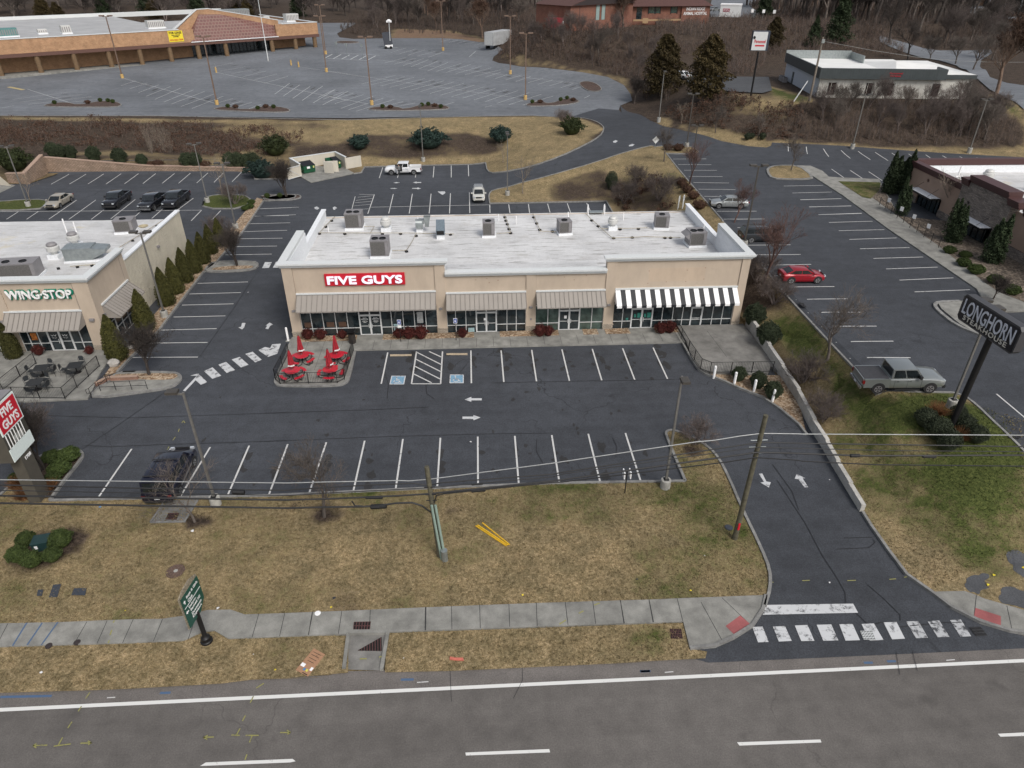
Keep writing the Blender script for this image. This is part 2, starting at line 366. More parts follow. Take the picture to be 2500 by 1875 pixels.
M_WL = paintmat('white road paint',(.52,.52,.51),.33);M_WW = paintmat('worn white paint',(.50,.51,.52),.45,scale=2.)
M_WH = paintmat('bright edge line paint',(.62,.62,.60),.24,(.1,.095,.09))
M_WG = paintmat('faded paint on grey lot',(.46,.47,.47),.34,(.12,.125,.13),scale=1.2)
M_YL = paintmat('yellow spray paint',(.25,.24,.08),.42,(.09,.085,.08),6);M_BL = paintmat('blue spray paint',(.06,.11,.20),.36,(.1,.1,.1),6)
M_BP = paintmat('accessible bay blue paint',(.16,.30,.42),.36,(.05,.05,.055),5)
M_MULCH = mulch('brown mulch',(.028,.017,.013),(.062,.038,.028),(.11,.07,.055))
M_PEB = mulch('river pebbles',(.13,.075,.04),(.26,.18,.11),(.42,.34,.25),7)
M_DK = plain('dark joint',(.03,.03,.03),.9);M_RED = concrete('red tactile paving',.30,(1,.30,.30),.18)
# ------------------------------------------------------------------ zones of the ground cover (share of green, brush litter, bare soil)
ZONES = []
def zone(poly,val,soft=3.):
    ZONES.append((np.array([(p[0],p[1]) for p in poly],float),val,soft))
def zones_at(X,Y,base):
    C = np.tile(np.array(base,float),(len(X),1))
    for P,val,soft in ZONES:
        Q = np.roll(P,-1,0);ins = np.zeros(len(X),bool);d2 = np.full(len(X),1e18)
        for a,b in zip(P,Q):
            if a[1] != b[1]: ins ^= ((a[1] > Y) != (b[1] > Y)) & (X < (b[0]-a[0])*(Y-a[1])/(b[1]-a[1])+a[0])
            e = b-a;t = np.clip(((X-a[0])*e[0]+(Y-a[1])*e[1])/max(e@e,1e-9),0,1)
            d2 = np.minimum(d2,(X-a[0]-t*e[0])**2+(Y-a[1]-t*e[1])**2)
        sd = np.where(ins,np.sqrt(d2),-np.sqrt(d2));w = np.clip(sd/soft+.5,0,1)
        for k in range(3):
            if val[k] is not None: C[:,k] = C[:,k]*(1-w)+val[k]*w
    return C
def blob(c,x,y,r,val,ry=None):
    p = G(c,x,y);ry = ry or r
    zone([(p.x+r*math.cos(t),p.y+ry*math.sin(t)) for t in np.linspace(0,2*math.pi,10)[:-1]],val,min(r,ry))
def paint_zone(me,base):
    n = len(me.vertices);co = np.zeros(n*3);me.vertices.foreach_get('co',co);co = co.reshape(-1,3)
    C = zones_at(co[:,0],co[:,1],base);a = me.color_attributes.new('zone','FLOAT_COLOR','POINT')
    a.data.foreach_set('color',np.c_[np.clip(C,0,1),np.ones(n)].astype(np.float32).ravel())
# ------------------------------------------------------------------ draped sheets
def drape(name,poly,mat,dz,cut=3.,base=None,skirt=0.,flatz=None):
    """a sheet over the terrain: polygon (x, y) cut by a grid and lifted to the ground + dz"""
    bm = bmesh.new();P = [(p[0],p[1]) for p in poly]
    a = sum(P[i][0]*P[(i+1) % len(P)][1]-P[(i+1) % len(P)][0]*P[i][1] for i in range(len(P)))
    if a < 0: P = P[::-1]
    from mathutils.geometry import tessellate_polygon
    vs = [bm.verts.new((x,y,0)) for x,y in P]
    for t in tessellate_polygon([[Vector((x,y,0)) for x,y in P]]):
        try: bm.faces.new([vs[i] for i in t])
        except ValueError: pass
    xs = [p[0] for p in P];ys = [p[1] for p in P]
    zz = [h(x,y) for x,y in P]
    if cut:
        for k,(lo,hi) in enumerate(((min(xs),max(xs)),(min(ys),max(ys)))):
            c = math.floor(lo/cut)*cut+cut
            while c < hi:
                co = (c,0,0) if k == 0 else (0,c,0);no = (1,0,0) if k == 0 else (0,1,0)
                bmesh.ops.bisect_plane(bm,geom=bm.verts[:]+bm.edges[:]+bm.faces[:],plane_co=co,plane_no=no,dist=1e-5);c += cut
    bmesh.ops.recalc_face_normals(bm,faces=bm.faces[:])
    for f in bm.faces:
        if f.normal.z < 0: f.normal_flip()
    bd = [e for e in bm.edges if e.is_boundary]
    for v in bm.verts: v.co.z = (h(v.co.x,v.co.y) if flatz is None else flatz)+dz
    if skirt:
        r = bmesh.ops.extrude_edge_only(bm,edges=bd)
        for v in r['geom']:
            if isinstance(v,bmesh.types.BMVert): v.co.z -= skirt
    me = bpy.data.meshes.new(name);bm.to_mesh(me);bm.free();me.materials.append(mat)
    if base is not None: paint_zone(me,base)
    o = bpy.data.objects.new(name,me);COL.objects.link(o);return struct(o)
def smooth_line(pts,n=2,closed=False):
    pts = [Vector((p[0],p[1])) for p in pts]
    for _ in range(n):
        q = [] if closed else [pts[0]];k = len(pts)
        for i in range(k if closed else k-1):
            a,b = pts[i],pts[(i+1) % k];q += [a*.75+b*.25,a*.25+b*.75]
        if not closed: q.append(pts[-1])
        pts = q
    return pts
def strip_on(mb,pts,w,z0,z1,off=0.,step=2.):
    """a kerb or a stripe along a line, standing on the terrain between z0 and z1"""
    P = [Vector((p[0],p[1])) for p in pts];Q = [P[0]]
    for a,b in zip(P,P[1:]):
        k = max(1,int((b-a).length/step));Q += [a+(b-a)*(i/k) for i in range(1,k+1)]
    L,Rr = [],[]
    for i,p in enumerate(Q):
        d = (Q[min(i+1,len(Q)-1)]-Q[max(i-1,0)]);d = d.normalized() if d.length else Vector((1,0));nrm = Vector((-d.y,d.x))
        L.append(p+nrm*(off+w/2));Rr.append(p+nrm*(off-w/2))
    v = []
    for l,r in zip(L,Rr):
        hz = h((l.x+r.x)/2,(l.y+r.y)/2)
        v += [(l.x,l.y,hz+z0),(l.x,l.y,hz+z1),(r.x,r.y,hz+z1),(r.x,r.y,hz+z0)]
    f = []
    for i in range(len(L)-1):
        a = i*4;f.append((a+1,a+2,a+6,a+5))
        if z1-z0 > .01: f += [(a,a+1,a+5,a+4),(a+2,a+3,a+7,a+6)]
    if z1-z0 > .01: e = (len(L)-1)*4;f += [(0,3,2,1),(e,e+1,e+2,e+3)]
    mb.add(v,f)
KERB = MB()
def kerb(pts,w=.18,hgt=.19,closed=False,off=0.):
    p = [Vector((q[0],q[1])) for q in pts]
    strip_on(KERB,p+([p[0],p[1]] if closed else []),w,-.05,hgt,off)
def line(mb,c,a,b,w=.11,dz=.045):
    p,q = G(c,*a),G(c,*b);strip_on(mb,[p,q],w,dz,dz,step=1.5)
def patch(mb,pts,dz=.045):
    mb.add([(p[0],p[1],h(p[0],p[1])+dz) for p in pts],[tuple(range(len(pts)))])
def ccw(P):
    a = sum(P[i][0]*P[(i+1) % len(P)][1]-P[(i+1) % len(P)][0]*P[i][1] for i in range(len(P)));return P if a > 0 else P[::-1]
WV = lambda *p: [Vector((a,b,0)) for a,b in p]
# ------------------------------------------------------------------ zone painting from the photograph's ground colours
zone(WV((-400,121),(600,121),(600,900),(-400,900)),(.1,.95,.0),4)
zone(GP(3,[(200,760),(700,850),(1500,892),(2212,905),(2212,300),(200,300)]),(.08,.95,0),2)
zone(GP(2,[(0,765),(1300,745),(1600,752),(1757,825),(1480,1000),(1060,1106),(1003,1037),(600,1055),(235,1065),(0,900)]),(.12,.0,.0),2)
zone(GP(2,[(130,1010),(40,930),(130,860),(500,850),(900,840),(1180,900),(1100,975),(900,1015),(500,1025),(300,1010)]),(0,.75,.0),2.5)
zone(GP(1,[(0,745),(2212,770),(2212,800),(1500,790),(0,765)]),(.2,.3,0),2)
zone(GP(1,[(520,960),(900,960),(1150,1000),(1500,960),(1900,930),(1850,1040),(300,1000)]),(.2,.45,0),3)
zone(GP(1,[(1250,820),(1700,780),(2212,800),(2212,900),(2000,940),(1650,900)]),(.1,.45,0),4)
# strip beside the right hand road and banks around the white building
zone(GP(3,[(0,690),(200,755),(500,800),(700,850),(1500,890),(2212,880),(2212,945),(1500,903),(690,852),(660,885),(400,848),(0,736)]),(.3,.25,0),1.5)
zone(GP(3,[(380,560),(700,560),(850,610),(800,720),(620,720),(420,680)]),(.15,.5,0),4)
zone(GP(3,[(650,500),(900,580),(960,600),(800,620),(700,560)]),(.75,0,0),1.5)
zone(GP(3,[(2000,560),(2212,640),(2212,760),(2060,640)]),(.6,.2,0),3)
zone(GP(2,[(1050,350),(1150,335),(1300,380),(1900,480),(1930,600),(1900,620),(1820,520),(1500,440),(1200,420)]),(.25,.45,.1),3)
zone(GP(2,[(380,250),(420,180),(760,190),(950,230),(1040,262),(700,240)]),(.0,.3,.75),3)
# middle landscaped patch behind the building
zone(GP(2,[(1180,1180),(1380,1130),(1700,1040),(2060,930),(2212,950),(2212,1100),(1900,1140),(1650,1090),(1400,1180),(1410,1290),(1030,1297),(1022,1240)]),(.14,.0,.0),1.5)
zone(GP(2,[(1400,1180),(1600,1100),(1750,1070),(1850,1140),(2150,1120),(2212,1350),(1800,1345),(1770,1280),(1410,1285)]),(.15,.72,0),2)
zone(GP(3,[(0,760),(60,1120),(100,1120),(60,1000)]),(.6,.1,0),2)
# strip beside the right hand car park, restaurant lawn
zone(GP(7,[(40,430),(110,420),(380,740),(180,770),(20,800),(0,560)]),(.1,.9,0),1.2)
zone(GP(7,[(180,770),(390,755),(600,1000),(600,1090),(780,1170),(900,1300),(1400,1300),(1560,1420),(1800,1659),(600,1659),(330,1200),(200,960)]),(.86,.0,0),1.5)
zone(GP(7,[(130,960),(250,960),(360,1100),(520,1110),(540,1280),(650,1480),(640,1560),(540,1580),(380,1320),(240,1150)]),(.1,.85,0),1.5)
zone(GP(11,[(540,150),(900,230),(1100,500),(900,800),(800,820),(560,420)]),(.52,.0,0),3)
zone(GP(11,[(1000,350),(1797,300),(1797,1000),(1500,1100),(1250,1000),(1000,700)]),(.80,.0,0),3)
zone(GP(11,[(1050,0),(1500,0),(1797,280),(1400,330)]),(.95,.0,0),2)
zone(GP(11,[(950,960),(1200,980),(1300,1100),(1280,1230),(1170,1230)]),(.1,.0,.45),1.5)
# front lawn
for a in [(9,120,1060,2.2,(.75,0,0)),(9,430,1080,1.4,(.7,0,0)),(9,1050,960,2.5,(.7,0,0)),(9,1680,960,2.2,(.60,0,0)),(9,1500,1150,1.6,(.6,0,0)),(9,1850,1120,1.5,(.62,0,0)),(10,420,1060,2.,(.72,0,0)),(10,1090,980,2.4,(.75,0,0)),(10,700,1080,2.6,(.6,0,0)),(10,1250,1380,2.,(.62,0,0)),(10,1330,1190,1.,(.75,0,0)),
          (8,900,1060,2.5,(.66,0,0)),(8,560,960,2.5,(.62,0,0)),(8,100,1000,2.5,(.6,0,0)),(9,1150,1200,1.1,(.9,0,0)),(9,350,950,3,(.6,.1,0)),(9,1500,860,2.4,(.72,0,0)),(9,700,880,2.4,(.72,0,0)),(8,750,900,2.,(.7,0,0)),(9,1250,1400,3.,(.5,0,0)),(9,780,1100,2.,(.5,.1,0)),(8,1150,1200,3,(.5,0,0)),(8,620,1250,2.,(.5,0,0)),(8,1750,1550,3,(.48,.1,0)),(9,80,1620,1.6,(.6,0,0)),
          (10,300,1330,2.6,(.1,0,.3)),(9,650,1250,2.2,(.1,0,.3)),(13,2150,400,.9,(.8,0,0)),(14,200,350,.9,(.85,0,0)),(13,1900,430,1.6,(.5,0,0)),(10,470,1550,1.2,(.1,.6,0)),(9,560,1610,1.4,(.2,.6,0)),(8,1330,1040,.9,(0,1,0)),(9,400,990,1.1,(0,1,0)),(9,225,930,.55,(0,1,0)),(10,1080,560,.9,(.1,.9,0)),(8,280,1240,1.9,(0,.9,0)),(8,450,1180,1.3,(0,.9,0)),
          (10,100,1400,3.2,(.12,0,.1)),(9,1270,960,.9,(.3,.6,0)),(12,1390,460,.6,(.3,.6,0)),(10,960,480,.8,(.6,0,0))]:
    v_ = a[4];blob(a[0],a[1],a[2],a[3]*(1.35 if v_[0] > .4 and a[3] > 1.3 else 1),(v_[0]*.72,v_[1],v_[2]))
zone(GP(16,[(200,1560),(150,1400),(480,1030),(700,960),(940,930),(1040,1000),(1000,1100),(800,1400),(640,1570)]),(0,.9,0),.6)
# ------------------------------------------------------------------ terrain
def axis(lo,hi,step,far,ext):
    a = list(np.arange(lo,hi+.1,step));s = step;v = hi
    while v < far: s *= 1.18;v += s;a.append(v)
    s = step;v = lo;b = []
    while v > ext: s *= 1.18;v -= s;b.append(v)
    return np.array(b[::-1]+a)
ax,ay = axis(-110,150,2,2400,-2300),axis(-20,300,2,3000,-600)
gx,gy = np.meshgrid(ax,ay);gz = hexact(gx,gy)
far = np.clip((gy-760)/1500,0,1);gz = gz+far*90+np.where(gy > 300,np.sin(gx*.011)*np.sin(gy*.013)*3,0)
ixy = (gx < HX0) | (gx > HX0+HNX-1) | (gy > HY0+HNY-1)
V = np.c_[gx.ravel(),gy.ravel(),(gz-.09).ravel()];nx,ny = len(ax),len(ay)
idx = np.arange(nx*ny).reshape(ny,nx);Fq = np.c_[idx[:-1,:-1].ravel(),idx[:-1,1:].ravel(),idx[1:,1:].ravel(),idx[1:,:-1].ravel()]
ter = struct(raw('ground',V,Fq,M_GR,smooth=True));paint_zone(ter.data,(.2,.05,0))
# ------------------------------------------------------------------ asphalt
rlotL = GP(3,[(65,925),(130,1010),(230,1130),(400,1327)])+GP(7,[(105,395),(305,640),(600,960),(780,1150),(905,1300),(1400,1290)])+smooth_line(GP(7,[(1400,1290),(1480,1312),(1560,1372),(1700,1510),(1873,1680)]),1)[1:]
road = MB();e0 = 21.85
drape('road',WV((-90,-25),(110,-25),(110,20.28),(-90,20.98)),M_RD,.0,cut=0)
edgeL = GP(12,[(0,808),(640,790),(900,780),(1500,745),(1700,718),(2212,700)])+GP(13,[(350,598),(1000,583),(2212,527)])+GP(14,[(490,458),(2212,385)])
drape('road_shoulder',WV((-90,20.86),(-60,22.9))+[Vector((p.x,p.y+.1,0)) for p in edgeL]+WV((110,23.2),(110,20.16)),M_SH,.004,cut=0)
rt = GP(11,[(1797,1530),(1500,1450),(1300,1345),(1170,1250),(1000,1125),(880,965),(760,795),(700,695),(610,560),(525,400),(450,270),(365,135)])
drape('parking_lot',WV((-90,33.),(8,33),(8,22.6))+[Vector((G(14,500,460).x,G(14,500,460).y-.25,0))]+[G(14,1400,425)-Vector((0,.2,0)),G(14,2212,387)-Vector((0,.2,0))]+WV((40,22.8))+rt
      +WV((25.4,52),(25.4,60),(25.6,79))+GP(2,[(1850,1420),(1810,1345),(1775,1278)])+GP(2,[(1900,1000),(2050,935),(2060,925)])+WV((31.5,117))+GP(2,[(1850,700),(1720,690),(1560,740)])+WV((10,124),(2,121),(-38,119),(-90,119)),M_A1,.02,cut=2.)
drape('restaurant_parking_lot',rlotL[::-1][:-1]+rlotL[:1]+WV((31,112))[:0]+WV((28.5,110),(27,118.5))+[Vector((p.x,p.y,0)) for p in GP(2,[(1858,672),(1890,700),(2050,768)])]+GP(3,[(0,736),(180,788),(400,848),(560,878),(665,886),(695,875),(700,856),(1500,903),(2212,945)])+WV((100,100),(100,30)),M_A2,.03,cut=1.5)
#+GP(3, [(2212,945),(1500,903),(700,856),(695,875),(665,886),(560,878),(400,848),(180,788),(0,736)])+GP(2, [(2050,768),(1890,700),(1858,672)])+WV((27,118.5),(29,108),(28.7,72)), M_A2, .03, cut=3.)
malledge = GP(2,[(1720,690),(1850,700),(1858,672),(1935,640),(1925,600),(1880,540),(1780,490),(1620,460),(1450,440),(1230,425),(1090,402),(1045,385),(1055,360),(1110,318),(1050,265),(850,250),(720,243),(400,243),(165,248),(75,238),(60,215),(180,150),(100,95),(0,80)])
drape('shopping_centre_parking_lot',GP(1,[(0,737),(1000,738),(2212,752)])+GP(2,[(300,748),(1000,738),(1300,734),(1560,740)])+malledge+WV((-60,300),(-160,240),(-160,150)),M_A3,.035,cut=2.)
# ------------------------------------------------------------------ lawns and islands, raised behind kerbs
swtop = GP(12,[(0,348),(400,340),(775,325),(900,320),(1100,317),(1290,290),(1400,258),(1560,255),(1655,288),(2212,268)])+GP(13,[(835,213),(1500,187),(2212,165)])+GP(14,[(340,143),(815,125)])
drv = smooth_line(GP(10,[(1567,1610),(1603,1490),(1600,1370),(1540,1220),(1410,950),(1330,760),(1260,620),(1190,540),(1060,460),(945,422),(905,430),(897,455),(1030,768)]),1)
lotk = GP(10,[(1030,768)])+GP(9,[(1936,783),(1000,822),(0,868)])+GP(8,[(340,900)])
bedk = smooth_line(GP(8,[(340,897),(450,745),(560,610),(562,575),(510,550),(430,553),(240,608),(150,700),(80,795),(0,870)]),1)
drape('front_lawn',WV((-60,25.2))+swtop+drv+lotk[1:]+bedk[1:]+WV((-60,38)),M_GR,.10,cut=1.,base=(.46,.0,.05))
KC = [drv,lotk,bedk]
for k_ in KC: kerb(k_)
low = GP(12,[(0,505),(850,480),(1240,463),(1370,405),(1450,395),(1545,450),(2212,425)])+GP(13,[(370,378),(370,600),(0,632)])+GP(12,[(2212,705),(1700,722),(1500,748),(900,782),(640,793),(0,811)])
drape('verge',low+WV((-60,22.7),(-60,24.1)),M_GR,.06,cut=1.,base=(.12,.05,.05))
low2 = GP(13,[(605,362),(2212,306)])+GP(14,[(370,270),(405,412),(500,425),(490,462),(0,487)])+GP(13,[(2212,533),(1000,589),(590,598)])
drape('verge',low2,M_GR,.06,cut=1.,base=(.12,.05,.05))
side = GP(14,[(815,125),(800,200),(742,288),(640,352),(540,396),(405,410),(370,268),(0,283)])+GP(13,[(2212,303),(600,360),(370,372),(0,385)])+GP(12,[(2212,425),(1545,450),(1450,395),(1370,405),(1240,463),(850,480),(0,505)])
drape('sidewalk',WV((-60,25.2))+swtop+side+WV((-60,24.0)),M_CC,.135,cut=0,skirt=.2)
kerb(GP(14,[(815,125),(800,200),(742,288),(640,352),(540,396),(405,410)]))
rs = GP(11,[(1170,1240),(1390,1235),(1470,1262),(1520,1285),(1797,1365)])
rs2 = GP(11,[(1797,1512),(1700,1500),(1500,1440),(1300,1338)])
drape('sidewalk',rs+WV((40,25.2),(60,25),(60,22.7),(40,22.9))+rs2,M_CC,.135,cut=0,skirt=.2)
kerb(WV((60,22.7),(40,22.9))+rs2+GP(11,[(1170,1240),(1000,1120),(880,960),(760,790),(705,700)]))
wallline = GP(11,[(705,690),(615,545),(525,400),(450,270),(365,135),(300,40)])+WV((26.2,50),(25.9,58.2))
rearE = GP(2,[(1850,1420),(1805,1345),(1770,1282),(1030,1297)])
drivelow = smooth_line(GP(2,[(1030,1297),(1022,1240),(1050,1210),(1180,1180),(1380,1130),(1700,1040),(1900,970),(2010,940),(2060,930)]),1)
topM = smooth_line(GP(3,[(0,885),(60,880),(200,880),(260,910),(250,928),(65,925)]),1)
drape('landscaped_ground',WV((60,25.2),(40,25.2))+rs[::-1]+GP(11,[(1000,1120),(880,960),(760,790)])+wallline+WV((25.5,79))+rearE[:-1]+drivelow+topM[1:]+rlotL+WV((70,31)),M_GR,.12,cut=1.5,base=(.3,.1,.0))
for k_ in (rearE,drivelow+topM[:1],topM,rlotL): kerb(k_)
# bank between the rear lot and the shopping centre
btop = GP(1,[(0,740),(1000,741),(2212,767)])+GP(2,[(600,752),(1000,743),(1300,739)])
tip = smooth_line(GP(2,[(1300,739),(1600,750),(1700,772),(1745,800),(1757,825),(1730,870),(1640,925),(1480,1000),(1300,1062),(1060,1106),(1015,1095),(1003,1037)]),1)
bbot = GP(2,[(1003,1037),(600,1055),(235,1065),(215,1100),(165,1108)])
drape('planted_bank',btop+tip[1:]+bbot[1:]+GP(1,[(1915,1130),(1840,1138),(1620,1142),(1600,1095)])+WV((-38.5,117.6),(-66,117.6))+GP(1,[(180,1172),(0,1172)])+WV((-90,112),(-120,120),(-120,146)),M_GR,.12,cut=1.5,base=(.12,.55,.0))
for k_ in (btop,tip,bbot,GP(1,[(1840,1138),(1620,1142),(1600,1095)])): kerb(k_)
# small islands of the plaza
def island(c,pts,mat,name='planting_island',sm=1,base=None,dz=.13,k=True,cut=0):
    P = smooth_line(GP(c,pts),sm,True)
    drape(name,P,mat,dz,cut=cut,base=base)
    if k: kerb(P,closed=True)
    return P
island(4,[(900,1365),(1100,1362),(1340,1365),(1395,1385),(1400,1425),(1330,1480),(1150,1510),(720,1565),(720,1500),(850,1440)],M_CC,'walk')
island(4,[(880,1370),(1000,1260),(1340,1372),(1385,1395),(1330,1425),(1100,1425),(850,1400)][2:]+[(880,1380)],M_PEB,k=False,dz=.16)
island(4,[(1590,560),(1650,505),(1960,505),(2000,530),(1960,570),(1800,585),(1580,588)],M_CC,'walk')
island(4,[(1640,560),(1750,545),(1940,540),(1965,550),(1930,565),(1640,578)],M_PEB,k=False,dz=.16)
bed4 = GP(4,[(905,1365),(1010,1250),(1230,1040),(1310,930),(1570,590),(1650,540),(1740,430),(1880,270),(1960,150),(2040,30),(1985,15),(1850,170),(1560,520),(1470,560),(1250,850),(1000,1150),(850,1330),(800,1400)])
drape('pebble_bed',bed4,M_PEB,.13,cut=0);kerb(bed4[:10])
island(4,[(2040,40),(2030,25),(2212,15)][:2]+[(2100,0),(2212,-10),(2290,-5),(2270,20),(2150,30)],M_MULCH)
island(1,[(1680,1272),(1650,1245),(1880,1240),(1917,1250),(1900,1268),(1800,1278)],M_MULCH)
island(1,[(1285,1330),(1300,1270),(1330,1250),(1420,1240),(1600,1250),(1560,1330)],M_GR,base=(.9,.1,0),cut=1)
island(1,[(-300,1342),(-250,1290),(30,1285),(120,1275),(290,1272),(300,1300),(245,1340)],M_GR,base=(.9,.1,0),cut=1)
# shopping centre islands
for c,pts in ((1,[(275,680),(300,665),(420,652),(500,672),(640,645),(740,650),(780,670),(740,684),(500,684)]),(1,[(1330,700),(1440,678),(1560,705),(1700,675),(1820,690),(1850,708),(1800,718),(1560,712)]),
               (2,[(245,700),(300,682),(440,682),(490,700),(620,662),(740,672),(780,690),(740,700),(400,708)]),(2,[(1255,672),(1280,660),(1350,645),(1410,665),(1520,625),(1590,640),(1600,652),(1500,672),(1300,680)]),(2,[(1590,530),(1640,518),(1700,530),(1740,560),(1735,580),(1690,585),(1640,575)]),(2,[(40,272),(90,262),(190,266),(200,274),(110,279)])):
    island(c,pts,M_MULCH,dz=.16)
# restaurant side: walk, bed, island
walk = GP(3,[(845,998),(930,1000),(1000,1030),(1040,1066),(1090,1070),(1340,1080)])+WV((52,79))+GP(3,[(1340,1100),(1110,1095)])+GP(7,[(860,0),(1000,100),(1300,320),(1600,560),(1700,630),(1873,700)])+WV((62,54))+GP(7,[(1800,760),(1700,760),(1560,900),(1450,840),(1330,740),(1310,705),(1450,690),(1600,680)])+GP(7,[(1560,610),(1120,310),(900,155),(690,0)])
drape('restaurant_sidewalk',walk,M_CC,.15,cut=3.,skirt=.2)
rbed = GP(7,[(860,0),(1000,100),(1300,320),(1600,560),(1700,630),(1873,700)])+WV((62,60),(62,75),(52,79))+GP(3,[(1340,1100),(1110,1095)])
drape('restaurant_planting_bed',rbed,mulch('dark stone mulch',(.05,.04,.03),(.11,.085,.065),(.22,.18,.14),6),.17,cut=3.)
drape('grass_patch',GP(3,[(1095,1095),(1350,1103),(1340,1150),(1290,1200),(1240,1190)]),M_GR,.19,cut=1.5,base=(.7,.1,0))
ri = smooth_line(GP(3,[(700,1075),(675,1045),(672,1015),(720,998),(860,998),(950,1070),(900,1080),(800,1080)]),1,True)
drape('planting_island',ri,M_GR,.16,cut=1.5,base=(.25,.1,0));kerb(ri,closed=True,w=.35)
ri2 = smooth_line(GP(7,[(1290,730),(1285,700),(1400,685),(1600,690),(1620,900),(1590,915),(1440,850)]),1,True)
kerb(smooth_line(GP(7,[(1590,912),(1430,850),(1310,755),(1283,715),(1310,695),(1450,690)]),1),w=.3)
# plaza walks
def slab(name,pts,z0,z1,m=M_CC): mb = MB();mb.prism([(p[0],p[1]) for p in pts],z0,z1);return struct(mb.build(name,m))
BY = 57.45
slab('store_walk',[(-16.9,57.4),(-16.9,54.9),(-15.9,54.6),(18.4,54.4),(19.2,54.4),(19.2,57.4)],-.1,.15)
pat = smooth_line(GP(15,[(470,420),(170,1080),(160,1160),(220,1210),(800,1222),(1330,1205),(1440,1160),(1500,1080),(1605,590)]),1)
slab('patio',list(pat)+[Vector((-10.8,54.7)),Vector((-16.4,54.7))],-.1,.153)
kerb(pat,w=.16,hgt=.17)
pt2 = GP(6,[(1478,1150),(1540,1260),(1600,1345),(1650,1375)])+GP(6,[(2120,1400),(2150,1330)])
slab('store_terrace',[Vector((19.2,54.3))]+pt2[1:]+[Vector((25.6,48.3)),Vector((25.6,57.4)),Vector((19.2,57.4))],-.1,.32,M_CD)
kerb([Vector((18.9,54.3))]+pt2[1:4],w=.2,hgt=.22)
bb = GP(7,[(-80,1215),(0,1252),(160,1315),(280,1395),(400,1495),(450,1560)])
drape('pebble_bed',[Vector(p) for p in bb]+WV((25.4,44))+WV((25.6,50.5),(25.6,48))+[pt2[3]],M_PEB,.10,cut=0);kerb([pt2[3]]+bb)
# pebble strips along the front
for x0,x1 in ((-16.2,-10.9),(-8.5,-.1),(2.3,7.8),(10.1,11.5),(12.2,14.5),(16.9,19.1)):
    struct(MB().box(x0,x1,56.35,57.4,.1,.185).build('pebble_strip',M_PEB))
# walk in front of the other restaurant
wp = GP(4,[(0,1570),(200,1592),(680,1570),(720,1500),(760,1400),(860,1240),(900,1190)])
slab('store_walk',[Vector((-60,49.5))]+wp+[Vector((-33.2,55.9)),Vector((-60,55.9))],-.1,.15)
slab('walk',GP(3,[(35,1025),(110,1018),(185,1075),(100,1080),(75,1050)]),3.05,3.35)
drape('dumpster_pad',GP(1,[(1915,1130),(1975,1165),(2212,1115)])+GP(2,[(170,1105),(100,1065),(0,1060)])+GP(1,[(1890,1060)]),M_CC,.14,cut=0,skirt=.1)
drape('pad',GP(1,[(-20,1172),(70,1172),(100,1180),(0,1228),(-60,1240)]),M_CC,.05,cut=0)
struct(KERB.build('kerbs',M_KB))
# ------------------------------------------------------------------ painted lines
WL = MB();WG = MB();WWm = MB()
def lines(mb,c,tops,bots,w=.11):
    for a,b in zip(tops,bots): line(mb,c,a,b,w)
# front row near the lawn
for a,b in (((146,513),(20,851)),((406,501),(290,845)),((665,490),(588,832)),((923,478),(875,811)),((1176,470),(1155,796)),((1428,462),(1430,782)),((1678,457),(1705,782))): line(WL,9,a,b,.12)
for a,b in (((130,452),(181,768)),((376,443),(456,767)),((627,438),(729,760))): line(WL,10,a,b,.12)
for a,b in (((890,545),(655,888)),((1155,540),(968,882)),((1420,533),(1215,872)),((1683,523),(1533,870))): line(WL,8,a,b,.12)
for a,b in (((74,1190),(95,1433)),((310,1186),(347,1428)),((543,1182),(601,1425)),((777,1178),(850,1420)),((1011,1173),(1104,1415)),((1246,1168),(1357,1409))): line(WL,6,a,b,.12)
for a,b in (((985,1265),(932,1520)),((1218,1258),(1177,1520)),((1428,1258),(1413,1520)),((1658,1250),(1662,1515)),((1177,1520),(1413,1520))): line(WL,5,a,b,.12)
for a,b in (((1215,1262),(1420,1365)),((1212,1320),(1415,1422)),((1205,1378),(1410,1482)),((1195,1440),(1340,1512)),((1320,1258),(1425,1306))): line(WL,5,a,b,.12)
# side row by the other restaurant
lines(WL,4,[(1525,672),(1462,754),(1405,840),(1340,932),(1216,1034),(1115,1134),(1020,1244)],[(1914,661),(1860,743),(1803,830),(1740,923),(1672,1021),(1602,1128),(1528,1241)])
lines(WL,4,[(2005,97),(1965,153),(1925,212),(1880,273),(1850,328),(1800,388),(1740,452)],[(2250,87),(2230,148),(2240,204),(2215,262),(2180,323),(2138,384),(2097,446)])
lines(WL,1,[(440,1108),(548,1107),(660,1106),(770,1105),(880,1105),(990,1104),(1110,1103),(1210,1102),(1322,1100),(1420,1100),(1536,1093)],[(325,1172),(442,1171),(560,1170),(675,1170),(792,1169),(908,1168),(1030,1167),(1135,1166),(1250,1164),(1360,1160),(1475,1156)])
lines(WL,1,[(487,1273),(610,1272),(860,1269),(1230,1260),(660,1335),(900,1340),(1035,1328),(1280,1338),(1403,1340),(120,1345),(245,1345),(245,1345)],[(310,1395),(438,1396),(705,1392),(1080,1372),(580,1396),(850,1385),(965,1390),(1215,1405),(1345,1400),(42,1395),(170,1395),(1280,1337)])
line(WL,1,(-100,1347),(245,1345))
lines(WL,1,[(1650,1328),(1620,1376)],[(1900,1318),(1880,1366)])
lines(WL,2,[(417,1235),(538,1233),(657,1232),(780,1230),(900,1225),(1030,1302),(1150,1300),(1275,1298),(1397,1296),(1522,1294),(1645,1292),(275,1318),(297,1238)],[(388,1358),(518,1358),(645,1358),(774,1358),(903,1356),(1031,1355),(1158,1355),(1283,1354),(1413,1352),(1543,1352),(1672,1350),(1028,1303),(255,1360)])
